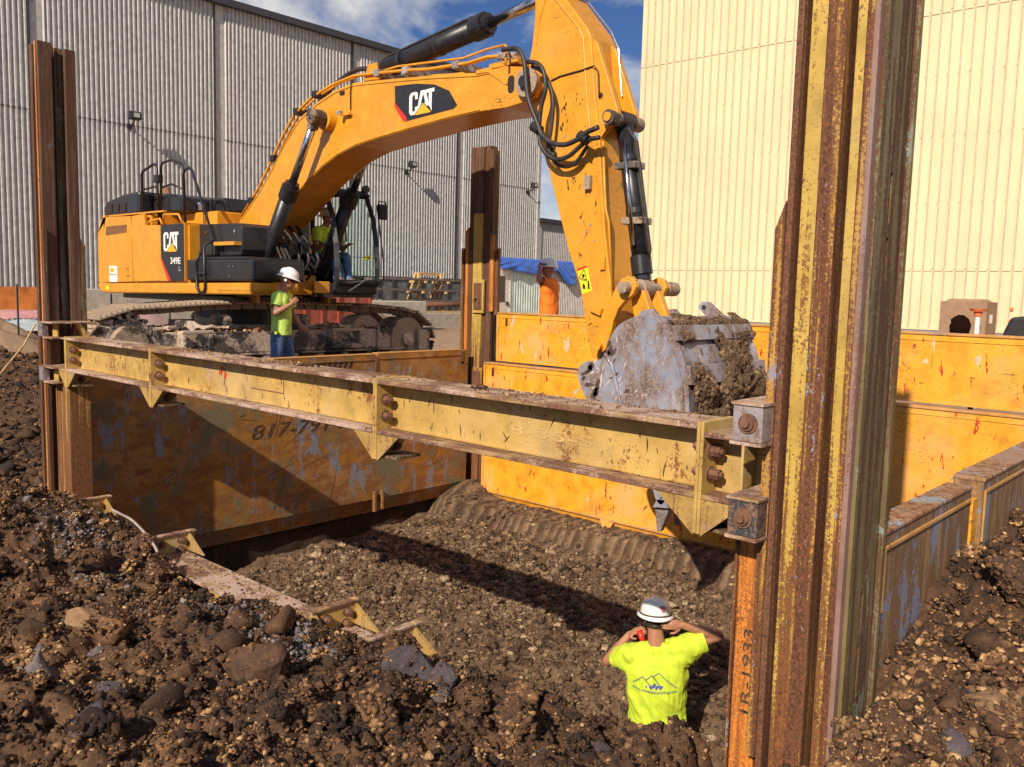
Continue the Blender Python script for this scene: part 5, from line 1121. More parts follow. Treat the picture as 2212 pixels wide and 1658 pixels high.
# pipes along the boom
pp = [(-12.28, 2.62), (-11.81, 3.00), (-11.52, 3.30), (-11.16, 3.70), (-10.85, 3.98), (-10.45, 4.16), (-9.96, 4.27), (-9.50, 4.32), (-9.06, 4.29), (-8.47, 4.24), (-8.02, 4.19), (-7.37, 4.16), (-7.06, 4.18), (-6.78, 4.15), (-6.60, 4.10)]
for k, (y, dz, r) in enumerate(((7.26, .0, .020), (7.34, .015, .016), (7.66, .01, .020))): MB().tube([(x, y, z+dz) for x, z in pp], r, 8).build('hydraulic_pipe', m_cat, bm1, smooth=True)
MB().tube([(-9.37, 7.38, 4.33), (-8.76, 7.40, 4.36), (-8.05, 7.40, 4.31), (-7.55, 7.38, 4.27), (-7.16, 7.36, 4.30), (-6.92, 7.3, 4.28), (-6.74, 7.22, 4.25), (-6.64, 7.14, 4.18), (-6.62, 7.10, 4.0)], .015, 8).build('hydraulic_pipe', m_catd, bm1, smooth=True)
MB().tube([(-10.9, 7.62, 4.05), (-10.65, 7.6, 4.24), (-10.23, 7.58, 4.42), (-9.82, 7.55, 4.50), (-9.45, 7.52, 4.46), (-9.28, 7.5, 4.44)], .032, 10, spl=True).build('hose', m_rubber, bm1, smooth=True)
for x, z in ((-11.40, 3.42), (-10.80, 4.02), (-10.35, 4.20), (-9.0, 4.29), (-8.45, 4.24), (-7.55, 4.17), (-12.0, 2.84)): MB().box(x-.05, x+.05, 7.23, 7.70, z-.05, z+.04).build('pipe_clamp', m_bucket if x > -9.1 else m_black, bm1, bevel=.008)
MB().box(-6.98, -6.55, 7.22, 7.6, 4.03, 4.08).build('manifold_block', m_catd, bm1); 
for i in range(5): MB().cyl((-6.9+i*.08, 7.24, 4.081), (-6.9+i*.08, 7.24, 4.10), .016, n=8).build('fitting', m_chrome, bm1)
MB().tube([(-6.88, 7.28, 4.16), (-6.62, 7.28, 4.12)], .045, 10).build('pipe_sleeve', m_track, bm1)
# --- stick
SY0, SY1 = 7.28, 7.72
stick = [(-6.38, 4.75), (-6.37, 4.51), (-6.40, 4.20), (-6.44, 4.05), (-6.44, 3.75), (-6.37, 3.56), (-6.32, 3.35), (-6.22, 3.10), (-6.10, 2.82), (-5.82, 2.03), (-5.64, 1.63), (-5.50, 1.05), (-5.45, .90), (-5.38, .86), (-5.26, .93), (-5.22, 1.05), (-5.22, 1.30), (-5.23, 1.50), (-5.25, 1.70), (-5.33, 2.12), (-5.40, 2.69), (-5.45, 3.15), (-5.51, 3.46), (-5.56, 3.80), (-5.60, 4.15), (-5.66, 4.26), (-6.05, 4.72), (-6.15, 4.95), (-6.25, 5.05), (-6.36, 5.0)]
sk_ = MB().prism(stick, 1, SY0, SY1).build('stick', m_catd, ex, bevel=.01)
MB().tube([(-6.34, SY0-.003, 4.2), (-6.30, SY0-.003, 4.45), (-6.22, SY0-.003, 4.66), (-6.12, SY0-.003, 4.66), (-5.76, SY0-.003, 4.26), (-5.70, SY0-.003, 4.16), (-5.62, SY0-.003, 3.5), (-5.55, SY0-.003, 3.1)], .009, 6).build('weld_bead', m_catd, sk_)
MB().prism([(-5.55, 3.05), (-5.515, 3.05), (-5.345, 2.05), (-5.29, 1.55), (-5.31, 1.55), (-5.38, 2.05)], 1, SY0-.006, SY0-.001).build('side_strip', m_catd, sk_)
for y in (7.30, 7.62):
    MB().prism([(-5.62, 4.16), (-5.54, 4.10), (-5.26, 3.42), (-5.24, 3.32), (-5.28, 3.25), (-5.36, 3.24), (-5.47, 3.12)], 1, y, y+.07).build('cylinder_bracket', m_catd, sk_, bevel=.006)
for x, z in ((-5.47, 3.56),): MB().cyl((x, 7.299, z), (x, 7.297, z), .03, n=14).build('hole', m_dark, sk_)
MB().cyl((-5.31, 7.22, 3.32), (-5.31, 7.78, 3.32), .075, n=20).build('cylinder_pin', m_track, sk_)
MB().cyl((-5.31, 7.219, 3.32), (-5.31, 7.20, 3.32), .045, n=16).build('pin_cap', m_catd, sk_)
# pivot boom-stick
MB().cyl((-6.34, 7.12, 3.78), (-6.34, 7.199, 3.78), .155, .14, n=28).build('pivot_boss', m_track, bm1, bevel=.008)
MB().cyl((-6.34, 7.07, 3.78), (-6.34, 7.119, 3.78), .065, n=20).build('pivot_pin', m_blackm, bm1, bevel=.006)
MB().box(-5.60, -5.52, SY0-.05, SY0-.001, 2.62, 2.76).build('bracket', m_track, sk_); MB().box(-5.37, -5.31, SY0-.03, SY0-.001, 1.80, 1.93).build('bracket', m_catd, sk_)
MB().prism([(-5.50, 1.43), (-5.32, 1.40), (-5.34, 1.33), (-5.46, 1.37)], 1, SY0-.04, SY0-.001).build('bracket', m_catd, sk_)
# warning decal
wd = MB().prism([(-5.685, 1.81), (-5.555, 1.855), (-5.475, 1.585), (-5.60, 1.545)], 1, SY0-.003, SY0-.001).build('warning_decal', m_warny, sk_)
MB().prism([(-5.683, 1.81), (-5.557, 1.85), (-5.548, 1.825), (-5.675, 1.785)], 1, SY0-.005, SY0-.0035).build('warning_header', m_red, wd)
def ring(pts, w): 
    mb = MB()
    for i in range(len(pts)):
        a = Vector((pts[i][0], 0, pts[i][1])); b = Vector((pts[(i+1) % len(pts)][0], 0, pts[(i+1) % len(pts)][1])); t = (b-a).normalized(); nn = Vector((-t.z, 0, t.x))*w
        mb.prism([(p.x, p.z) for p in (a-nn, b-nn, b+nn, a+nn)], 1, SY0-.005, SY0-.0035)
    return mb
ring([(-5.652, 1.715), (-5.59, 1.805), (-5.545, 1.695)], .004).build('warning_triangle', m_decalblk, wd)
MB().cyl((-5.595, SY0-.0035, 1.735), (-5.595, SY0-.005, 1.735), .02, n=8).build('warning_symbol', m_decalblk, wd)
MB().prism([(-5.647, 1.70), (-5.525, 1.685), (-5.523, 1.679), (-5.645, 1.694)], 1, SY0-.005, SY0-.0035).build('warning_divider', m_decalblk, wd)
MB().prism([(-5.535, 1.665), (-5.515, 1.665), (-5.505, 1.60), (-5.530, 1.60)], 1, SY0-.005, SY0-.0035).cyl((-5.527, SY0-.0035, 1.675), (-5.527, SY0-.005, 1.675), .01, n=8).prism([(-5.60, 1.66), (-5.57, 1.64), (-5.56, 1.60), (-5.60, 1.60)], 1, SY0-.005, SY0-.0035).build('warning_figure', m_decalblk, wd)
# hoses round the joint
H = lambda P, y: [(a, y, b) for a, b in P]
MB().tube(H([(-6.62, 4.14), (-6.45, 4.13), (-6.36, 4.08), (-6.30, 3.96), (-6.27, 3.78), (-6.23, 3.58), (-6.14, 3.40), (-6.08, 3.28), (-6.02, 3.18), (-5.88, 3.09), (-5.72, 3.06), (-5.57, 3.09), (-5.45, 3.15), (-5.30, 3.19)], 7.05), .026, 10, spl=True).build('hose', m_rubber, sk_, smooth=True)
MB().tube(H([(-6.30, 3.98), (-6.16, 3.94), (-6.07, 3.84), (-6.04, 3.66), (-6.09, 3.50), (-6.11, 3.30), (-6.09, 3.11), (-5.99, 2.99), (-5.86, 2.93), (-5.70, 2.95), (-5.55, 3.04), (-5.44, 3.09), (-5.32, 3.10)], 7.10), .024, 10, spl=True).build('hose', m_rubber, sk_, smooth=True)
MB().tube(H([(-6.28, 3.94), (-6.12, 3.85), (-6.00, 3.66), (-5.97, 3.49), (-5.99, 3.26), (-6.02, 3.06), (-5.93, 2.98)], 7.15), .022, 10, spl=True).build('hose', m_rubber, sk_, smooth=True)
MB().tube(H([(-6.0, 3.10), (-5.94, 2.92), (-5.80, 2.86), (-5.66, 2.90), (-5.52, 3.05)], 7.18), .020, 10, spl=True).build('hose', m_rubber, sk_, smooth=True)
for x, z in ((-6.13, 3.27), (-5.50, 3.11)): MB().tube([(x-.05, 7.08, z+.03), (x+.05, 7.08, z-.03)], .055, 12).build('hose_clamp', m_black, sk_)
MB().tube(H([(-6.11, 3.79), (-5.99, 3.82), (-5.69, 3.84), (-5.54, 3.86), (-5.49, 3.80), (-5.47, 3.55)], SY0-.012), .007, 6).build('cable', m_rubber, sk_)
MB().tube([(-5.42, SY0+.02, 3.10), (-5.36, SY0, 2.6), (-5.33, SY0-.01, 2.4), (-5.30, SY0, 2.3), (-5.24, SY0+.03, 1.6)], .014, 8).build('grease_line', m_catd, sk_, smooth=True)
MB().tube([(-6.0, SY1-.06, 4.72), (-5.62, SY1-.08, 4.30), (-5.5, SY1-.1, 4.1), (-5.42, SY1-.12, 3.6)], .008, 6).build('grease_line', m_chrome, sk_)
# bucket cylinder
bc = cylinder((-5.31, 7.5, 3.32), (-4.98, 7.5, 1.62), .90, .088, .045, 'bucket_cylinder', .09)
for k in (.27, .60):
    q = Vector((-5.31, 7.5, 3.32)).lerp(Vector((-4.98, 7.5, 1.62)), k); MB().box(q.x-.12, q.x+.13, 7.40, 7.60, q.z-.035, q.z+.035).build('clamp_plate', m_track, bc, bevel=.01)
MB().tube([(-5.22, 7.38, 3.1), (-5.14, 7.38, 2.6), (-5.05, 7.38, 2.05)], .02, 8).build('oil_tube', m_chrome, bc, smooth=True)
# linkage
for y in (7.19, 7.74):
    MB().prism([(-5.06, 1.70), (-4.98, 1.74), (-4.90, 1.71), (-4.87, 1.63), (-4.91, 1.55), (-5.01, 1.48), (-5.08, 1.40), (-5.13, 1.28), (-5.16, 1.15), (-5.22, .98), (-5.29, .94), (-5.35, .99), (-5.34, 1.10), (-5.27, 1.24), (-5.21, 1.42), (-5.13, 1.60)], 1, y, y+.07).build('link_arm', m_catd, ex, bevel=.01)
MB().cyl((-4.98, 7.10, 1.62), (-4.98, 8.0, 1.62), .06, n=20).build('link_pin', m_track, ex)
MB().cyl((-4.98, 7.12, 1.62), (-4.98, 7.188, 1.62), .062, n=20).build('pin_cap', m_track, ex)
MB().cyl((-5.29, 7.13, 1.02), (-5.29, 7.188, 1.02), .05, n=20).build('pin_cap', m_catd, ex)
for y in (7.40, 7.56): pass
MB().cyl((-4.95, 7.83, 1.62), (-4.95, 8.04, 1.62), .075, n=20).build('link_boss', m_track, ex, bevel=.01)
MB().prism([(-5.04, 1.58), (-4.88, 1.60), (-4.72, 1.26), (-4.76, 1.14), (-4.88, 1.12), (-4.96, 1.26)], 1, 7.33, 7.42).prism([(-5.04, 1.58), (-4.88, 1.60), (-4.72, 1.26), (-4.76, 1.14), (-4.88, 1.12), (-4.96, 1.26)], 1, 7.60, 7.69).build('power_link', m_catd, ex, bevel=.01)
# --- bucket
KY0, KY1 = 6.80, 8.25
def crom(P, n=4, closed=True):
    out = []; N_ = len(P)
    for i in range(N_):
        p0, p1, p2, p3 = [np.array(P[(i+k-1) % N_]) for k in range(4)]
        sharp = np.dot(p1-p0, p2-p1)/(np.linalg.norm(p1-p0)*np.linalg.norm(p2-p1)) < .3 or np.dot(p2-p1, p3-p2)/(np.linalg.norm(p3-p2)*np.linalg.norm(p2-p1)) < .3
        for k in range(1 if sharp else n):
            t = k/n; out.append(tuple(.5*((2*p1)+(-p0+p2)*t+(2*p0-5*p1+4*p2-p3)*t*t+(-p0+3*p1-3*p2+p3)*t**3)))
    return out
prof = [(-4.93, .98), (-4.90, 1.10), (-4.80, 1.25), (-4.62, 1.345), (-4.43, 1.36), (-4.27, 1.29), (-4.15, 1.15), (-4.06, .96), (-4.01, .76), (-3.985, .46), (-4.02, .15), (-4.10, -.12), (-4.20, -.36)]
side = prof+[(-4.28, -.36), (-4.38, -.18), (-4.70, .20), (-5.05, .44), (-5.17, .55), (-5.25, .70), (-5.26, .80), (-5.18, .88), (-5.02, .91)]
for y in (KY0, KY1-.035):
    sp = MB().prism(crom(side), 1, y, y+.035).build('bucket_side', m_bucket, ex, bevel=.006)
    yy = y-.022 if y == KY0 else y+.037
    MB().prism([(-4.22, .50), (-4.235, 1.16), (-4.13, .98), (-4.05, .76), (-4.03, .46), (-4.06, .15), (-4.13, -.12), (-4.24, -.34), (-4.27, -.2)], 1, yy, yy+.02).build('wear_plate', m_bucket, sp, bevel=.004)
    MB().tube([(-4.93, yy+.01, .98), (-4.84, yy+.01, .88), (-4.78, yy+.01, .70), (-4.70, yy+.01, .45), (-4.55, yy+.01, .20)], .018, 6).build('weld_bead', m_bucket, sp)
sh_ = MB(); t = .03
for i in range(len(prof)-1):
    (xa, za), (xb, zb) = prof[i], prof[i+1]; d = Vector((xb-xa, 0, zb-za)).normalized(); nn = Vector((d.z, 0, -d.x))*t
    if i == 0: continue
    sh_.hexa([(xa, KY0+.0352, za), (xa, KY1-.0352, za), (xb, KY1-.0352, zb), (xb, KY0+.0352, zb), (xa+nn.x, KY0+.0352, za+nn.z), (xa+nn.x, KY1-.0352, za+nn.z), (xb+nn.x, KY1-.0352, zb+nn.z), (xb+nn.x, KY0+.0352, zb+nn.z)][::1])
shell = sh_.build('bucket_shell', m_bucket, ex)
for (i0, i1) in ((5, 6), (7, 8), (9, 10)):
    (xa, za), (xb, zb) = prof[i0], prof[i1]; xa, za = xa*.5+xb*.5-.0, za*.6+zb*.4
    MB().hexa([(xa+.004, KY0-.01, za+.05), (xa+.004, KY1+.01, za+.05), (xb+.004, KY1+.01, zb), (xb+.004, KY0-.01, zb), (xa+.045, KY0-.01, za+.05), (xa+.045, KY1+.01, za+.05), (xb+.045, KY1+.01, zb), (xb+.045, KY0-.01, zb)]).build('wear_strip', m_bucket, shell, bevel=.004)
for y in (7.26, 7.66):
    MB().prism([(-5.34, .92), (-5.26, .90), (-4.95, 1.02), (-4.62, 1.33), (-4.72, 1.42), (-4.84, 1.40), (-5.0, 1.20), (-5.36, 1.05)], 1, y, y+.06).build('bucket_ear', m_bucket, ex, bevel=.006)
le = MB().prism([(-4.55, 1.355), (-4.30, 1.33), (-4.42, 1.42), (-4.52, 1.50), (-4.60, 1.50), (-4.64, 1.44)], 1, 8.0, 8.05).build('lifting_eye', m_bucket, ex, bevel=.004)
MB().cyl((-4.57, 7.998, 1.44), (-4.57, 7.996, 1.44), .026, n=14).build('eye_hole', m_glassd, le)
lip = MB().hexa([(-4.32, KY0, -.42), (-4.32, KY1, -.42), (-4.16, KY1, -.40), (-4.16, KY0, -.40), (-4.28, KY0, -.34), (-4.28, KY1, -.34), (-4.18, KY1, -.33), (-4.18, KY0, -.33)]).build('bucket_lip', m_bucket, ex)
for i in range(5):
    y = KY0+.10+i*.31
    MB().hexa([(-4.31, y-.03, -.66), (-4.27, y-.03, -.66), (-4.27, y+.03, -.66), (-4.31, y+.03, -.66), (-4.33, y-.06, -.41), (-4.17, y-.06, -.405), (-4.17, y+.06, -.405), (-4.33, y+.06, -.41)]).build('tooth', m_bucket, ex, bevel=.01)
# mud stuck on the bucket back
n = 30000; rr = np.random.RandomState(8); tt = rr.rand(n); seg = np.array(prof[4:12]); L_ = np.r_[0, np.cumsum(np.hypot(*np.diff(seg, axis=0).T))]; s_ = tt*L_[-1]
X = np.interp(s_, L_, seg[:, 0]); Z = np.interp(s_, L_, seg[:, 1]); Yb = rr.uniform(KY0+.06, KY1-.02, n)
dens = fbm(s_*3.0, Yb*2.6, 0, 4, 5)*1.3+.30*np.sin(s_*10.5)+.36; k = dens > .05
off_ = .034+.10*np.clip(dens-.05, 0, .6)*(.6+.4*fbm(s_*14, Yb*14, 0, 3, 6, True)); nx_ = np.interp(s_, L_, np.r_[.75, .9, .97, 1, 1, 1, .98, .95]); P = np.stack([X+off_*nx_, Yb, Z+off_*np.sqrt(1-nx_**2)], -1)[k]; S = np.clip(np.exp(rr.normal(math.log(.0080), .6, k.sum())), .003, .035)
o = clods('bucket_mud', P, S, rr.normal(.5, .22, k.sum()), m_buckmud, flat=1, seed=44, big=.014); o.parent = ex; o.location = -WP[ex.name]
su = np.linspace(0, L_[-1], 90); yu = np.linspace(KY0+.04, KY1-.02, 96); SU, YU = np.meshgrid(su, yu, indexing='ij')
DN = fbm(SU*3.0, YU*2.6, 0, 4, 5)*1.3+.30*np.sin(SU*10.5)+.36; OF = .030+.15*np.clip(DN-.02, 0, .6)*(.6+.4*fbm(SU*14, YU*14, 0, 3, 6, True))
NX = np.interp(SU, L_, np.r_[.75, .9, .97, 1, 1, 1, .98, .95]); XX = np.interp(SU, L_, seg[:, 0])+OF*NX; ZZ = np.interp(SU, L_, seg[:, 1])+OF*np.sqrt(1-NX**2)
VV = np.stack([XX, YU, ZZ], -1).reshape(-1, 3); FF = [(i*96+j, (i+1)*96+j, (i+1)*96+j+1, i*96+j+1) for i in range(89) for j in range(95) if DN[i, j] > 0]
o = addmesh('mud_cake', VV, FF, m_buckmud, shell); at = o.data.attributes.new('tint', 'FLOAT', 'POINT'); at.data.foreach_set('value', np.full(len(VV), .40, np.float32))
# --- cab
CX0, CX1, CY0, CY1, CZ0, CZ1 = -12.35, -10.60, 7.80, 8.62, 1.50, 3.02
cb_ = MB().box(CX0, CX1-.02, CY0, CY1, CZ0-.05, CZ0+.10).build('cab_base', m_black, ex, bevel=.04, seg=3)
MB().prism([(CX0, 2.95), (-10.95, 2.98), (-10.98, 3.05), (CX0, 3.07)], 1, CY0-.01, CY1+.01).build('cab_roof', m_black, ex, bevel=.03, seg=2)
def pil(pts, w=.035, mt=m_black, nm='cab_pillar', r=None): return MB().tube(pts, r or w, 4).build(nm, mt, ex)
for y in (CY0+.03, CY1-.03):
    pil([(-10.62, y, 1.58), (-10.60, y, 1.85), (-10.63, y, 2.2), (-10.72, y, 2.6), (-10.90, y, 2.97)], .05)
    pil([(CX0+.04, y, 1.55), (CX0+.04, y, 3.0)], .05); pil([(-11.55, y, 1.58), (-11.58, y, 2.98)], .035)
    pil([(CX0+.04, y, 1.95), (-11.55, y, 1.95)], .03)
pil([(-10.90, CY0, 2.95), (-10.90, CY1, 2.97)], .055); pil([(-10.61, CY0, 1.62), (-10.61, CY1, 1.62)], .045)
gf = [(-10.615, 1.64), (-10.60, 1.85), (-10.63, 2.2), (-10.72, 2.6), (-10.88, 2.94)]
v = []; f = []
for x, z in gf: v += [(x+.01, CY0+.07, z), (x+.01, CY1-.07, z)]
for i in range(4): f.append((2*i, 2*i+1, 2*i+3, 2*i+2))
g = addmesh('windshield', v, f, m_glass, ex, smooth=True)
MB().box(-10.598, -10.585, CY0+.05, CY1-.05, 2.005, 2.012).build('glass_seam', m_glassd, ex)
def pane(name, pts): return addmesh(name, pts, [tuple(range(len(pts)))], m_glass, ex)
pane('side_window', [(-11.5, CY1-.03, 1.62), (-10.68, CY1-.03, 1.62), (-10.70, CY1-.03, 2.3), (-10.95, CY1-.03, 2.92), (-11.5, CY1-.03, 2.92)])
MB().box(-12.3, -11.62, CY0+.03, CY1-.03, 1.62, 1.90).build('cab_panel', m_dark, ex)
MB().box(-12.2, -11.75, 7.98, 8.42, 1.60, 2.0).box(-12.26, -12.12, 7.98, 8.42, 2.002, 2.62).box(-12.22, -12.12, 8.08, 8.32, 2.622, 2.8).build('seat', m_plastic, ex, bevel=.03)
for y in (8.0, 8.42): MB().box(-11.9, -11.35, y-.06, y+.06, 1.62, 2.06).build('console', m_plastic, ex, bevel=.02); MB().cyl((-11.45, y, 2.06), (-11.42, y, 2.22), .02, .03, n=8).build('joystick', m_black, ex)
MB().tube([(-10.75, 7.95, 2.22), (-10.72, 7.95, 2.40), (-10.74, 8.08, 2.44), (-10.78, 8.12, 2.24)], .012, 6).build('cab_handle', m_black, ex)
MB().box(-10.74, -10.66, CY1-.2, CY1-.12, 1.98, 2.04).build('latch', m_warny, ex)
MB().tube([(-10.56, 8.30, 1.66), (-10.55, 8.0, 1.50)], .010, 6).tube([(-10.57, 8.4, 1.68), (-10.565, 8.0, 1.62)], .006, 5).build('wiper', m_chrome, ex)
MB().cyl((-10.85, 8.52, 3.06), (-10.80, 8.52, 3.06), .06, n=14).build('cab_lamp', m_black, ex); MB().cyl((-10.85, 7.9, 3.02), (-10.78, 7.9, 3.02), .055, n=14).build('cab_lamp', m_black, ex)
mr = MB().box(-10.42, -10.36, 8.43, 8.58, 2.58, 2.81).build('mirror', m_black, ex, bevel=.02, seg=3)
MB().tube([(-10.6, 8.6, 2.79), (-10.40, 8.42, 2.80), (-10.40, 8.44, 2.85), (-10.40, 8.57, 2.85), (-10.40, 8.575, 2.70)], .010, 6).build('mirror_arm', m_black, mr)
MB().tube([(-10.42, 8.42, 2.79), (-10.42, 8.50, 2.3), (-10.42, 8.56, 1.93), (-10.43, 8.57, 1.70), (-10.5, 8.56, 1.66), (-10.6, 8.55, 1.66)], .012, 6).build('front_rail', m_black, ex, smooth=True)
MB().box(-10.60, -10.55, 7.40, 7.66, 1.46, 1.63).build('front_plate', m_cat, ex, bevel=.008)
MB().box(-12.4, -10.7, 7.82, 8.6, 1.40, 1.448).build('cab_floor', m_blackm, ex)
# ------------------------------------------------------------------ people
def capsule(bm, a, b, ra, rb, n=14):
    a, b = Vector(a), Vector(b); d = (b-a); L = d.length; d = d/L if L > 1e-6 else Vector((0, 0, 1))
    u = d.orthogonal().normalized(); w = d.cross(u); rings = []
    K = 5
    for i in range(K+1):
        t = -math.pi/2+math.pi/2*i/K; rings.append((a+d*math.sin(t)*ra, max(1e-4, math.cos(t)*ra)))
    for i in range(K+1):
        t = math.pi/2*i/K; rings.append((b+d*math.sin(t)*rb, max(1e-4, math.cos(t)*rb)))
    vs = [[bm.verts.new(c+(u*math.cos(2*math.pi*k/n)+w*math.sin(2*math.pi*k/n))*r) for k in range(n)] for c, r in rings]
    for i in range(len(vs)-1):
        for k in range(n): bm.faces.new((vs[i][k], vs[i][(k+1) % n], vs[i+1][(k+1) % n], vs[i+1][k]))
    bm.faces.new(vs[0][::-1]); bm.faces.new(vs[-1])
def ellip(bm, c, R3, rad, sub=3):
    """R3: 3 axis vectors"""
    r = bmesh.ops.create_icosphere(bm, subdivisions=sub, radius=1)
    for v in r['verts']: p = v.co.copy(); v.co = Vector(c)+R3[0]*p.x*rad[0]+R3[1]*p.y*rad[1]+R3[2]*p.z*rad[2]
def remesh(name, fn, voxel, mat, parent, smooth_it=4, fold=0., fs=9., seed=0, stretch=(1, 1, .35)):
    bm = bmesh.new(); fn(bm); bmesh.ops.recalc_face_normals(bm, faces=bm.faces); me = bpy.data.meshes.new('t'); bm.to_mesh(me); bm.free()
    o = bpy.data.objects.new('t', me); COL.objects.link(o)
    r = o.modifiers.new('r', 'REMESH'); r.mode = 'VOXEL'; r.voxel_size = voxel
    if smooth_it: s = o.modifiers.new('s', 'SMOOTH'); s.factor = .5; s.iterations = smooth_it
    dg = bpy.context.evaluated_depsgraph_get(); m2 = bpy.data.meshes.new_from_object(o.evaluated_get(dg)); bpy.data.objects.remove(o); bpy.data.meshes.remove(me)
    n = len(m2.vertices); co = np.empty(n*3); m2.vertices.foreach_get('co', co); co = co.reshape(-1, 3); no = np.empty(n*3); m2.vertex_normals.foreach_get('vector', no) if hasattr(m2, 'vertex_normals') else m2.vertices.foreach_get('normal', no); no = no.reshape(-1, 3)
    if fold: co = co + no*(fold*(fbm(co[:, 0]*fs*stretch[0]+co[:, 2]*fs*.6, co[:, 1]*fs*stretch[1], co[:, 2]*fs*stretch[2], 3, seed, True)))[:, None]
    f = [tuple(p.vertices) for p in m2.polygons]; bpy.data.meshes.remove(m2)
    return addmesh(name, co, f, mat, parent, smooth=True)
def hand(bm, w, d, nrm, s=1., curl=.5, left=False):
    """w wrist, d direction to the fingers, nrm back-of-hand normal"""
    d = Vector(d).normalized(); nrm = (Vector(nrm)-d*Vector(nrm).dot(d)).normalized(); side = d.cross(nrm)*(-1 if left else 1); w = Vector(w)
    ellip(bm, w+d*.05*s, (d, side, nrm), (.055*s, .042*s, .018*s), 2)
    for i, (o, L) in enumerate(((-.030, .070), (-.010, .080), (.011, .074), (.030, .058))):
        b = w+d*.088*s+side*o*s; a1 = curl*.5; p1 = b+(d*math.cos(a1)-nrm*math.sin(a1))*L*.45*s; a2 = curl*1.3; p2 = p1+(d*math.cos(a2)-nrm*math.sin(a2))*L*.32*s; a3 = curl*1.9; p3 = p2+(d*math.cos(a3)-nrm*math.sin(a3))*L*.26*s
        capsule(bm, b-d*.02*s, p1, .0088*s, .0080*s, 8); capsule(bm, p1, p2, .0080*s, .0074*s, 8); capsule(bm, p2, p3, .0074*s, .0066*s, 8)
    t0 = w+d*.025*s-side*.034*s; t1 = t0+(d*.6-side*.7-nrm*.25).normalized()*.035*s; t2 = t1+(d*.85-side*.25-nrm*.3).normalized()*.032*s
    capsule(bm, t0, t1, .012*s, .010*s, 8); capsule(bm, t1, t2, .010*s, .0085*s, 8)
def person(label, J, f, shirt, pants, skinm, headf=None, headup=(0, 0, 1), hatcol=None, s=1., seated=False, handn=None, curl=(.5, .5), vox=.0065, nape=False, fold=.012, wid=1.0):
    V = {k: Vector(v) for k, v in J.items()}; f = Vector(f).normalized(); r = Vector((f.y, -f.x, 0)); up = Vector((0, 0, 1))
    hf = Vector(headf or f).normalized(); hu = Vector(headup); hu = (hu-hf*hu.dot(hf)).normalized(); hr = hf.cross(hu)
    base = Vector((V['pel'].x, V['pel'].y, V['ground'].z))
    t = thing('person', base, label, 'person')
    hc, nb, pel = V['head'], V['neck'], V['pel']; ch = nb.lerp(pel, .34); be = nb.lerp(pel, .72)
    hn = handn or {}
    def body(bm):
        ellip(bm, hc+hu*.018*s, (hr, hf, hu), (.076*s, .094*s, .098*s)); ellip(bm, hc-hu*.045*s+hf*.022*s, (hr, hf, hu), (.058*s, .068*s, .066*s)); ellip(bm, hc-hu*.088*s+hf*.058*s, (hr, hf, hu), (.026*s, .022*s, .018*s), 2)
        capsule(bm, hc-hu*.008*s+hf*.093*s, hc-hu*.034*s+hf*.108*s, .009*s, .014*s, 8)
        ellip(bm, hc-hu*.064*s+hf*.088*s, (hr, hf, hu), (.024*s, .010*s, .006*s), 2); ellip(bm, hc+hu*.008*s+hf*.084*s, (hr, hf, hu), (.05*s, .014*s, .008*s), 2)
        for q in (-1, 1): ellip(bm, hc+hr*.078*s*q-hf*.002*s-hu*.008*s, (hr, hf, hu), (.009*s, .020*s, .032*s), 2)
        capsule(bm, nb-up*.03*s, hc-hu*.06*s-hf*.012*s, .066*s, .056*s)
        capsule(bm, ch, pel, .11*s, .11*s)
        for q in 'RL':
            sh, el, wr = V['sh'+q], V['el'+q], V['wr'+q]
            capsule(bm, ch+(sh-ch)*.3+up*.06*s, sh, .055*s, .052*s); capsule(bm, sh, el, .050*s, .040*s); m_ = el.lerp(wr, .35); capsule(bm, el, m_, .041*s, .042*s); capsule(bm, m_, wr, .041*s, .026*s)
            hd = V['hand'+q]-wr; hand(bm, wr, hd, hn.get(q, (0, 0, 1)), s, curl[0 if q == 'R' else 1], q == 'L')
            capsule(bm, wr, wr+hd.normalized()*.03*s, .026*s, .022*s, 10)
            hp, kn, an = V['hip'+q], V['kn'+q], V['an'+q]; capsule(bm, hp, kn, .075*s, .052*s); capsule(bm, kn, an, .050*s, .035*s); capsule(bm, an, V['toe'+q], .036*s, .032*s)
    b = remesh('body', body, vox*s, skinm, t, 3)
    hem = V.get('hem', pel-up*.05)
    def sh_(bm):
        R3 = (r, f, up)
        sw = (V['shR']-V['shL']).length/2
        ellip(bm, ch, R3, (.188*s*wid, .128*s, .20*s))
        for i in range(17): ellip(bm, ch.lerp(hem-up*.03, i/16), R3, ((.176+.006*abs(i-8)/8)*s*wid, (.128+.008*i/16)*s, .13*s))
        capsule(bm, nb-up*.045*s-f*.01, ch, .075*s, .11*s)
        for q in 'RL':
            sh, el = V['sh'+q], V['el'+q]; capsule(bm, nb-up*.035*s+(sh-nb)*.22, sh, .062*s, .068*s); capsule(bm, sh, sh.lerp(el, .62), .072*s, .072*s); capsule(bm, ch+(sh-ch)*.5-up*.02, sh.lerp(el, .25)-up*.02, .09*s, .075*s)
    so = remesh('shirt', sh_, .011*s, shirt, t, 9, fold*s, 7.5, 3)
    # cut hem flat and open the sleeve ends
    bm = bmesh.new(); bm.from_mesh(so.data); off = WP[so.name]
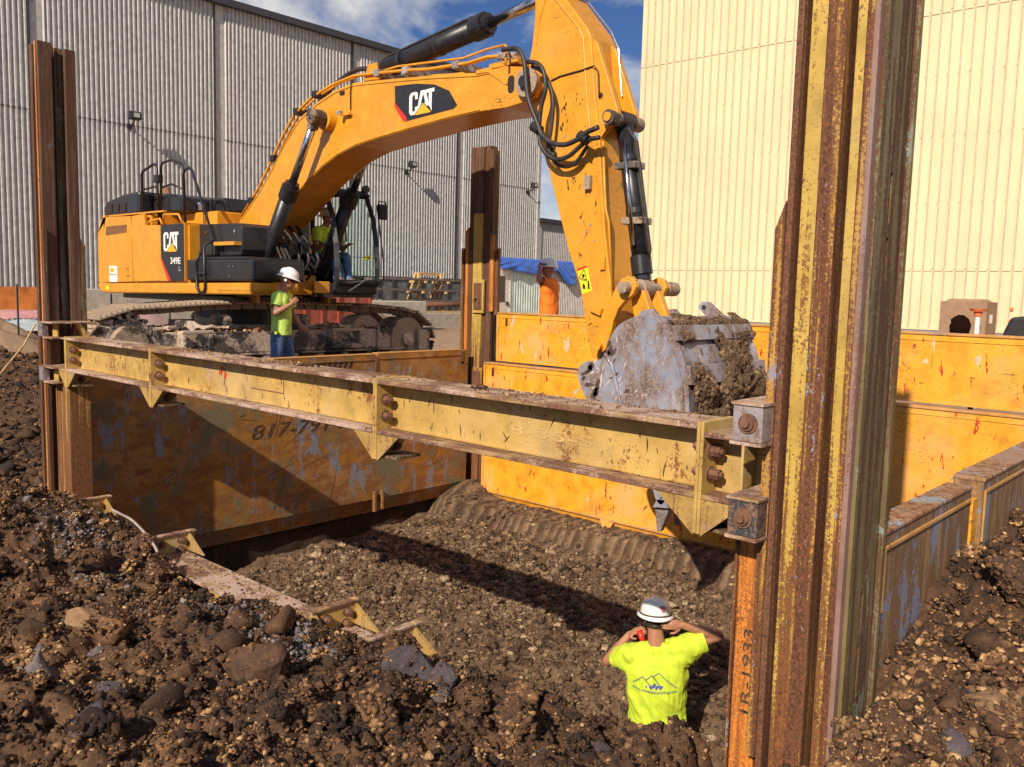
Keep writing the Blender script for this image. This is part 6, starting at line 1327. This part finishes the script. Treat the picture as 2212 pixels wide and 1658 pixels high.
    for pco, pno in [(hem-off, -up)]+[(V['sh'+q].lerp(V['el'+q], .60)-off, (V['el'+q]-V['sh'+q]).normalized()) for q in 'RL']:
        if pno == -up: sel = bm.verts[:]+bm.edges[:]+bm.faces[:]
        else:
            near = [v for v in bm.verts if (v.co-pco).length < .105*s and (v.co-pco).dot(pno) > -.02]; st = set(near)
            fs_ = [q for q in bm.faces if all(v in st for v in q.verts)]; es_ = {e for q in fs_ for e in q.edges}; sel = near+list(es_)+fs_
        bmesh.ops.bisect_plane(bm, geom=sel, plane_co=pco, plane_no=pno, clear_outer=True)
    bm.to_mesh(so.data); bm.free()
    sd_ = so.modifiers.new('cloth', 'SOLIDIFY'); sd_.thickness = .005; sd_.offset = -1
    def pa_(bm):
        ellip(bm, pel-up*.02*s, (r, f, up), (.165*s, .118*s, .13*s))
        for q in 'RL':
            hp, kn, an = V['hip'+q], V['kn'+q], V['an'+q]; capsule(bm, hp, kn, .095*s, .070*s); capsule(bm, kn, an, .070*s, .062*s)
    remesh('jeans', pa_, .012*s, pants, t, 4, .008*s, 10, 8)
    for q in 'RL':
        def bt_(bm): capsule(bm, V['an'+q]+up*.02, V['an'+q]-up*.03, .052*s, .05*s); capsule(bm, V['an'+q]-up*.04, V['toe'+q]-up*.005, .045*s, .042*s)
        remesh('boot', bt_, .012*s, m_boot, t, 2)
    # hard hat with brim
    hatc = hc+hu*.045*s; mb = MB(); vs = []; fs_ = []; nn = 28
    prof_ = [(1.22, -.012), (1.20, .0), (1.02, .008), (1.0, .02), (.985, .35), (.90, .66), (.70, .90), (.40, 1.0), (.02, 1.03)]
    for (a, h) in prof_:
        for k in range(nn):
            th = 2*math.pi*k/nn; ax = .112*s*a; ay = (.135*s*a)*(1+.06*(math.sin(th) > .2)*(a > 1.1)); hh = h*.122*s if h > .03 else h*s
            vs.append(tuple(hatc+hr*math.cos(th)*ax+hf*math.sin(th)*ay+hu*(hh+(.006*s*math.cos(2*th) if a > 1.1 else 0))))
    for i in range(len(prof_)-1):
        for k in range(nn): fs_.append((i*nn+k, i*nn+(k+1) % nn, (i+1)*nn+(k+1) % nn, (i+1)*nn+k))
    fs_.append(tuple(range((len(prof_)-1)*nn, len(prof_)*nn)))
    hat = addmesh('hard_hat', vs, fs_, hatcol or m_hat, t, smooth=True); sdd = hat.modifiers.new('t', 'SOLIDIFY'); sdd.thickness = .004
    def rib_(o): return MB().tube([hatc+hf*math.cos(a)*.120*s*1.0+hu*math.sin(a)*.130*s+hr*o for a in np.linspace(.35, math.pi-.35, 12)], .010*s, 8).build('hat_ridge', hatcol or m_hat, hat, smooth=True)
    rib_(0)
    return t, hat, so, dict(hc=hc, hf=hf, hr=hr, hu=hu, hatc=hatc, f=f, r=r)
# worker by the excavator, facing right
g1 = float(ground_z(-10.2, 6.6))
p1, hat1, sh1, q = person('man in lime shirt, jeans and white hard hat standing beside the excavator track',
    dict(head=(-10.15, 6.68, 1.625), neck=(-10.19, 6.62, 1.475), shR=(-10.12, 6.50, 1.405), shL=(-10.27, 6.76, 1.405), elR=(-10.05, 6.42, 1.19), wrR=(-9.95, 6.60, 1.31), handR=(-9.93, 6.68, 1.38),
         elL=(-10.25, 6.84, 1.16), wrL=(-10.16, 6.89, 1.02), handL=(-10.12, 6.94, .97), pel=(-10.2, 6.61, .93), hem=(-10.2, 6.61, .895), hipR=(-10.14, 6.52, .87), hipL=(-10.25, 6.70, .87), knR=(-10.15, 6.49, .50), knL=(-10.18, 6.75, .50),
         anR=(-10.18, 6.45, g1+.12), anL=(-10.2, 6.78, g1+.12), toeR=(-10.10, 6.55, g1+.06), toeL=(-10.12, 6.88, g1+.06), ground=(0, 0, g1)),
    (.55, .83, 0), m_vis1, m_jean, m_skin2, headf=(.62, .80, -.30), s=1.0, handn={'R': (1, -.3, .2), 'L': (.6, -.6, .3)}, curl=(.9, .7))
hc, hf, hr, hu = q['hc'], q['hf'], q['hr'], q['hu']
MB().tube([hc+hr*.072+hu*.012+hf*.03, hc+hr*.05+hu*.012+hf*.090, hc+hf*.104+hu*.012, hc-hr*.05+hu*.012+hf*.090, hc-hr*.072+hu*.012+hf*.03], .012, 6).build('safety_glasses', m_decalblk, p1)
def bd_(bm): ellip(bm, hc-hu*.082+hf*.062, (hr, hf, hu), (.034, .034, .026), 2); capsule(bm, hc-hu*.055+hf*.088-hr*.02, hc-hu*.055+hf*.088+hr*.02, .008, .008)
remesh('beard', bd_, .006, mat_plain('grey_beard', (.12, .10, .09), .9), p1, 2)
MB().cyl(hc-hr*.0+hr*.088-hf*.02, hc+hr*.105-hf*.02, .018, n=12).build('earmuff_clip', m_hat, p1)
o = MB().cyl((-10.075, 6.44, .93), (-10.035, 6.42, .93), .035, n=16).build('tape_measure', m_decalblk, None, bevel=.006); MB().cyl((-10.034, 6.4195, .93), (-10.030, 6.4175, .93), .022, n=14).build('disc', m_vis, o)
meta(o, 'round tape measure clipped to the belt of the man beside the excavator', 'tape measure')
# worker in orange behind the back wall, arm raised to his hat
gb = .12
def SC2(**k): return {a: ((b[0]*.955, b[1]*.955, 1.55+(b[2]-1.55)*.955) if a[:2] not in ('an', 'to', 'gr') else (b[0]*.955, b[1]*.955, b[2])) for a, b in k.items()}
p2, hat2, sh2, q = person('man in orange shirt behind the back panel, one arm raised to his hard hat',
    SC2(head=(-8.85, 10.60, 1.915), neck=(-8.84, 10.61, 1.765), shR=(-8.80, 10.50, 1.70), shL=(-8.86, 10.74, 1.70), elR=(-8.84, 10.37, 1.745), wrR=(-8.90, 10.45, 1.93), handR=(-8.92, 10.49, 2.00),
         elL=(-8.85, 10.83, 1.46), wrL=(-8.95, 10.78, 1.28), handL=(-8.98, 10.74, 1.22), pel=(-8.83, 10.62, 1.22), hem=(-8.83, 10.62, 1.12), hipR=(-8.80, 10.53, 1.14), hipL=(-8.85, 10.71, 1.14), knR=(-8.82, 10.52, .68), knL=(-8.87, 10.72, .68),
         anR=(-8.80, 10.52, .24), anL=(-8.85, 10.72, .24), toeR=(-8.90, 10.50, .18), toeL=(-8.95, 10.70, .18), ground=(0, 0, .12)),
    (-.80, -.30, 0), m_org, m_jean, m_skin, headf=(-.75, -.60, .05), s=.97, wid=1.15, fold=.018, handn={'R': (0, -1, .2)}, curl=(.7, .5))
hc, hf, hr, hu = q['hc'], q['hf'], q['hr'], q['hu']
MB().tube([q['hatc']+(hr*math.cos(a)*.119+hf*math.sin(a)*.141)+hu*.03 for a in np.linspace(.2, 2.9, 10)], .014, 6).build('hat_pattern', mat_plain('worn_hat_sticker', (.12, .10, .10), .5), hat2)
# worker in the pit, seen from the back, both hands at his head
K = 1.06; cx = Vector((0, 0, 1.55))
def W3(*p): return tuple(cx+(Vector(p)-cx)*K)
gp = float(floor_z(-3.28, 5.3))
hp = dict(head=W3(-3.128, 5.02, -.700), neck=W3(-3.095, 5.00, -.86), shR=W3(-2.945, 5.10, -.86), shL=W3(-3.245, 4.92, -.955), elR=W3(-2.775, 5.27, -.775), wrR=W3(-2.945, 5.075, -.695), handR=W3(-3.03, 4.965, -.685),
          elL=W3(-3.46, 4.94, -1.07), wrL=W3(-3.345, 5.03, -.865), handL=W3(-3.25, 5.03, -.79), pel=W3(-3.08, 5.02, -1.43), hem=W3(-3.08, 5.02, -1.53))
pz = hp['pel']; hp.update(hipR=(pz[0]+.08, pz[1]+.06, pz[2]-.06), hipL=(pz[0]-.08, pz[1]-.06, pz[2]-.06), knR=(pz[0]+.06, pz[1]+.14, pz[2]-.45), knL=(pz[0]-.14, pz[1]+.05, pz[2]-.45))
gp = min(gp, pz[2]-.84); hp.update(anR=(pz[0]+.10, pz[1]+.08, gp+.10), anL=(pz[0]-.12, pz[1]-.05, gp+.10), toeR=(pz[0]+.0, pz[1]+.2, gp+.05), toeL=(pz[0]-.22, pz[1]+.07, gp+.05), ground=(0, 0, gp))
p3, hat3, sh3, q = person('man in the pit, back turned, lime shirt with mountain print, hands at his hard hat', hp,
    (-.53, .85, 0), m_vis, m_jean, m_skin, headf=(-.62, .78, -.14), s=1.0, handn={'R': (.45, -.85, .1), 'L': (-.75, -.4, .3)}, curl=(.35, .8), vox=.0052, fold=.030, wid=1.14)
hc, hf, hr, hu, hatc, f3, r3 = q['hc'], q['hf'], q['hr'], q['hu'], q['hatc'], q['f'], q['r']
def hr_(bm): ellip(bm, hc+hu*.015-hf*.010, (hr, hf, hu), (.0795, .0915, .075))
remesh('hair', hr_, .007, m_hair, p3, 1)
MB().tube([hc+hr*math.cos(a)*.084+hf*(math.sin(a)*.104)-hu*.018 for a in np.linspace(math.pi*1.02, math.pi*1.98, 14)], .009, 6).build('goggle_strap', m_blackm, p3, smooth=True)
MB().tube([hatc+hr*math.cos(a)*.1145+hf*math.sin(a)*.139+hu*.014 for a in np.linspace(0, 2*math.pi, 30)], .006, 6, cap=False).build('hat_band', mat_plain('brown_band', (.06, .035, .03)), hat3)
# sticker: a red mouth
c = hatc-hf*.118+hr*.035+hu*.066; nn_ = (-hf*.85+hr*.25+hu*.45).normalized(); sx = nn_.cross(hu).normalized()*-1; sy = sx.cross(nn_).normalized(); sy = sy if sy.dot(hu) > 0 else -sy
def stk(pts, k, nm, mt): vs = [tuple(c+nn_*(.006+k)+sx*x+sy*y) for x, y in pts]; return addmesh(nm, vs, [tuple(range(len(vs)))], mt, hat3)
stk([(-.024, .012), (-.012, .022), (0, .018), (.012, .022), (.024, .012), (.014, -.002), (-.014, -.002)], .0, 'sticker', m_red)
stk([(-.012, .0), (.012, .0), (.012, -.016), (.0, -.026), (-.012, -.016)], .001, 'sticker_tongue', mat_plain('pink', (.85, .12, .18)))
stk([(-.014, .010), (.014, .010), (.010, .005), (-.010, .005)], .0012, 'sticker_teeth', m_white)
# printed back of the shirt, following the cloth: project drawing onto the shirt surface
from mathutils.bvhtree import BVHTree
bm = bmesh.new(); bm.from_mesh(sh3.data); bvh = BVHTree.FromBMesh(bm); so_ = WP[sh3.name]
def onback(p):
    p = Vector(p)-so_; h = bvh.ray_cast(p-f3*1.0, f3)
    return (h[0]+so_-f3*.0035) if h[0] else Vector(p)+so_-f3*.13
bc_ = Vector(hp['neck']).lerp(Vector(hp['pel']), .36); 
def bp(x, z): return onback(bc_+r3*x*1.18+Vector((0, 0, z*1.2)))
def stroke(mb, pts, w):
    for (a, b) in zip(pts[:-1], pts[1:]):
        n = 8
        for i in range(n):
            p = (a[0]+(b[0]-a[0])*i/n, a[1]+(b[1]-a[1])*i/n); q2 = (a[0]+(b[0]-a[0])*(i+1)/n, a[1]+(b[1]-a[1])*(i+1)/n)
            dx, dz = q2[0]-p[0], q2[1]-p[1]; L = math.hypot(dx, dz); nx, nz = -dz/L*w, dx/L*w
            vs = [bp(p[0]-nx, p[1]-nz), bp(q2[0]-nx, q2[1]-nz), bp(q2[0]+nx, q2[1]+nz), bp(p[0]+nx, p[1]+nz)]; mb._add([tuple(v) for v in vs], [(0, 1, 2, 3)])
m_print = mat_plain('grey_print', (.16, .20, .16), .8, 0, .05); m_printb = mat_plain('blue_print', (.09, .10, .34), .8, 0, .05)
mb = MB()
stroke(mb, [(-.145, -.035), (-.085, .018), (-.035, -.035)], .0034); stroke(mb, [(-.065, -.0), (-.030, .030), (.025, -.038)], .0034); stroke(mb, [(-.018, .020), (.012, .045), (.125, -.040)], .0034)
mb.build('mountain_print', m_print, sh3)
mb = MB()
for (x0, x1, z0, z1) in ((-.045, -.015, -.045, -.028), (-.020, -.004, -.040, -.018), (-.002, .04, -.045, -.030), (-.066, -.056, -.046, -.036)): stroke(mb, [(x0, (z0+z1)/2), (x1, (z0+z1)/2)], (z1-z0)/2)
for x in (-.032, .0, .026): stroke(mb, [(x-.006, -.048), (x+.006, -.048)], .006)
mb.build('machine_print', m_printb, sh3)
cu = bpy.data.curves.new('t', 'FONT'); cu.offset = .025; cu.body = 'www.westplainsmining.com'; to = bpy.data.objects.new('t', cu); COL.objects.link(to)
me = bpy.data.meshes.new_from_object(to.evaluated_get(bpy.context.evaluated_depsgraph_get())); vs = np.array([v.co[:] for v in me.vertices]); fs_ = [tuple(p.vertices) for p in me.polygons]; bpy.data.objects.remove(to)
x = (vs[:, 0]-vs[:, 0].min())/(vs[:, 0].max()-vs[:, 0].min()); z = vs[:, 1]*.026
addmesh('website_print', [tuple(bp(-.148+.275*a, -.067-.010*math.sin(a*math.pi)+b)) for a, b in zip(x, z)], fs_, m_print, sh3); bm.free()
# radio / ear protector in his left hand
o = MB().tube([Vector(hp['handL'])+Vector((.0, -.03, -.01)), Vector(hp['handL'])+Vector((.05, -.03, -.09))], .022, 10).build('red_handle', m_red, None, smooth=True); meta(o, 'small red object held below the left hand of the man in the pit', 'tool')
# operator in the cab
op, _, _, _ = person('excavator operator in a lime vest sitting in the cab, partly hidden by the near pillar',
    dict(head=(-11.42, 8.24, 2.62), neck=(-11.45, 8.22, 2.49), shR=(-11.42, 8.03, 2.42), shL=(-11.42, 8.41, 2.42), elR=(-11.36, 8.00, 2.14), wrR=(-11.18, 8.0, 2.20), handR=(-11.12, 8.0, 2.22), elL=(-11.36, 8.44, 2.14), wrL=(-11.18, 8.42, 2.20), handL=(-11.12, 8.42, 2.22),
         pel=(-11.50, 8.22, 2.02), hem=(-11.5, 8.22, 1.98), hipR=(-11.48, 8.13, 2.0), hipL=(-11.48, 8.31, 2.0), knR=(-11.08, 8.12, 2.02), knL=(-11.08, 8.32, 2.02), anR=(-10.98, 8.12, 1.68), anL=(-10.98, 8.32, 1.68), toeR=(-10.86, 8.12, 1.66), toeL=(-10.86, 8.32, 1.66), ground=(0, 0, 1.6)),
    (1, 0, 0), m_vis, m_jean, m_skin2, s=.98, vox=.009)
# ------------------------------------------------------------------ chips, scuffs and scratches in the paint
m_chip = mat_plain('bare_rusty_chip', (.075, .032, .020), .8, 0, .3, 40); m_redsp = mat_plain('red_paint_splash', (.50, .025, .012), .6, 0, .15, 20); m_greysc = mat_plain('grey_scuff', (.26, .24, .27), .6, 0, .2, 20); m_pale = mat_plain('pale_scuff', (.62, .45, .30), .6, 0, .12, 12)
def chips(items, ax, c, sgn, mat, parent, seed, name='paint_chip'):
    """items: (u, v, length, width, angle); ragged elongated flakes lying on a plane"""
    r = np.random.RandomState(seed); vs = []; fs = []
    for u, v, L, w, a in items:
        n = max(5, int(L/.02)); base = len(vs); t = np.linspace(-.5, .5, n); bend = r.uniform(-.25, .25); ww = w*(1-(2*np.abs(t))**2.2)*(.45+r.rand(n)*.9)+.0006
        for sd in (1, -1):
            for k in (range(n) if sd > 0 else range(n-1, -1, -1)):
                x = t[k]*L; y = sd*ww[k]*.5+bend*L*(t[k]**2-.1); uu = u+x*math.cos(a)-y*math.sin(a); vv = v+x*math.sin(a)+y*math.cos(a)
                p = [uu, vv]; p.insert(ax, c+sgn*.0016); vs.append(tuple(p))
        for k in range(n-1): fs.append((base+k, base+k+1, base+2*n-2-k, base+2*n-1-k))
    o = addmesh(name, vs, fs, mat, parent); o['kind'] = 'stuff'; return o
r8 = np.random.RandomState(18)
def cloud(cs): 
    out = []
    for u, v, su, sv, n, L, w, a in cs:
        for _ in range(n): out.append((u+r8.normal()*su, v+r8.normal()*sv, L*r8.uniform(.4, 1.3), w*r8.uniform(.4, 1.4), a+r8.normal()*.35))
    return out
chips(cloud([(-5.93, 3.38, .025, .10, 9, .07, .022, 1.5), (-5.78, 2.72, .04, .06, 5, .10, .016, -1.3), (-5.62, 2.98, .05, .05, 4, .07, .012, .9), (-5.62, 2.42, .03, .14, 8, .09, .010, 1.3), (-5.47, 2.45, .015, .12, 6, .07, .009, 1.35),
             (-5.70, 3.55, .10, .22, 12, .03, .010, .8), (-5.6, 2.0, .05, .04, 2, .09, .010, -1.2), (-5.46, 1.2, .03, .05, 3, .04, .012, .3), (-5.75, 4.1, .12, .15, 5, .02, .008, 0)]), 1, SY0, -1, m_chip, sk_, 1)
chips(cloud([(-5.60, 2.25, .05, .12, 4, .06, .02, 1.2), (-5.52, 2.05, .03, .03, 2, .05, .035, .3), (-5.95, 3.2, .04, .1, 3, .06, .03, 1.4)]), 1, SY0-.0006, -1, m_greysc, sk_, 2)
chips(cloud([(-6.75, 3.66, .10, .03, 8, .05, .010, .2), (-9.9, 3.45, .06, .08, 5, .04, .008, 1.3), (-8.9, 3.6, .4, .1, 5, .02, .006, 0), (-7.0, 3.8, .3, .12, 7, .02, .008, 0), (-11.5, 2.6, .2, .1, 5, .03, .008, .6)]), 1, BY0, -1, m_chip, bm1, 3)
pan = {o.get('label', ''): o for o in bpy.data.objects if o.name.startswith('trench_panel')}
bl = [o for l, o in pan.items() if 'lower panel of the back' in l][0]; bu = [o for l, o in pan.items() if 'upper panel of the back' in l][0]
for par_, Y, z0, z1, sd in ((bu, 9.37, .58, 1.15, 5), (bl, 9.30, -1.35, .38, 6)):
    A = []; B2 = []; Cc = []
    for _ in range(70 if par_ is bu else 110):
        u = r8.uniform(-8.7, -1.5); v = r8.uniform(z0, z1); A.append((u, v, r8.choice([.03, .06, .14, .22], p=[.5, .28, .15, .07]), r8.uniform(.004, .010), r8.choice([1.5, .9, .1, 2.2, 1.57], p=[.3, .2, .1, .2, .2])+r8.normal()*.2))
    for _ in range(16): B2.append((r8.uniform(-8.6, -1.5), r8.uniform(z0, z1), r8.uniform(.04, .16), r8.uniform(.012, .028), 1.57+r8.normal()*.12))
    for _ in range(26): Cc.append((r8.uniform(-8.6, -1.5), r8.uniform(z0, z1), r8.uniform(.05, .3), r8.uniform(.02, .07), 1.5+r8.normal()*.3))
    chips(Cc, 1, Y, -1, m_pale, par_, sd+30, 'scuff'); chips(A, 1, Y-.0006, -1, m_chip, par_, sd, 'scratch'); chips(B2, 1, Y-.0010, -1, m_redsp, par_, sd+9, 'red_splash')
A = [(r8.uniform(3.9, 9.0), r8.uniform(-1.3, .35), r8.choice([.05, .12, .35, .6]), r8.uniform(.004, .009), r8.choice([.15, .3, 2.6, 1.2])+r8.normal()*.2) for _ in range(60)]
chips([a for a in A if a[0] < 7.2], 0, -9.2, 1, m_chip, pa, 41, 'scratch'); chips([a for a in A if a[0] > 7.75 and a[0] < 8.8], 0, -9.2, 1, m_chip, pb, 42, 'scratch')
chips([(8.05, .42, .20, .045, 1.3), (8.2, .36, .08, .04, 1.2), (7.95, .28, .12, .05, .4)], 0, -9.1994, 1, MATS['worn_bucket_steel'], pb, 43, 'scuff')
# beam web: drips and chips
webs = [o for o in ub.children if o.name.startswith('web')]
for i, wobj in enumerate(webs[:3]):
    a, b = [(-8.68, -6.97), (-6.93, -4.06), (-4.02, -1.87)][i]
    chips([(r8.uniform(a+.05, b-.05), r8.uniform(.75, .97), r8.uniform(.015, .09), r8.uniform(.003, .009), 1.57+r8.normal()*.3) for _ in range(26)], 1, 3.388, -1, m_chip, wobj, 50+i, 'rust_drip')
chips([(-6.03, .90, .09, .035, 1.4), (-5.98, .86, .07, .04, 1.2), (-6.06, .88, .05, .025, 1.7)], 1, 3.3875, -1, m_redsp, webs[1], 60, 'red_splash')
# bucket side: bright scrapes
bs = [o for o in ex.children if o.name.startswith('bucket_side')][0]
chips(cloud([(-4.82, .75, .10, .2, 12, .16, .020, 1.0), (-4.6, .55, .15, .15, 12, .10, .012, .6), (-5.05, .68, .08, .1, 8, .10, .018, .9), (-4.45, .95, .12, .15, 8, .08, .008, 1.3)]), 1, KY0, -1, mat_plain('bright_scrape', (.52, .44, .42), .5, 0, .15, 20), bs, 70, 'scrape')
chips(cloud([(-5.08, .70, .07, .10, 10, .12, .05, .8), (-4.85, .92, .05, .08, 6, .10, .04, 1.2), (-4.7, .5, .15, .1, 8, .08, .03, .5)]), 1, KY0-.0006, -1, mat_plain('dark_scale', (.09, .05, .042), .7, 0, .25, 20), bs, 71, 'rust_scale')
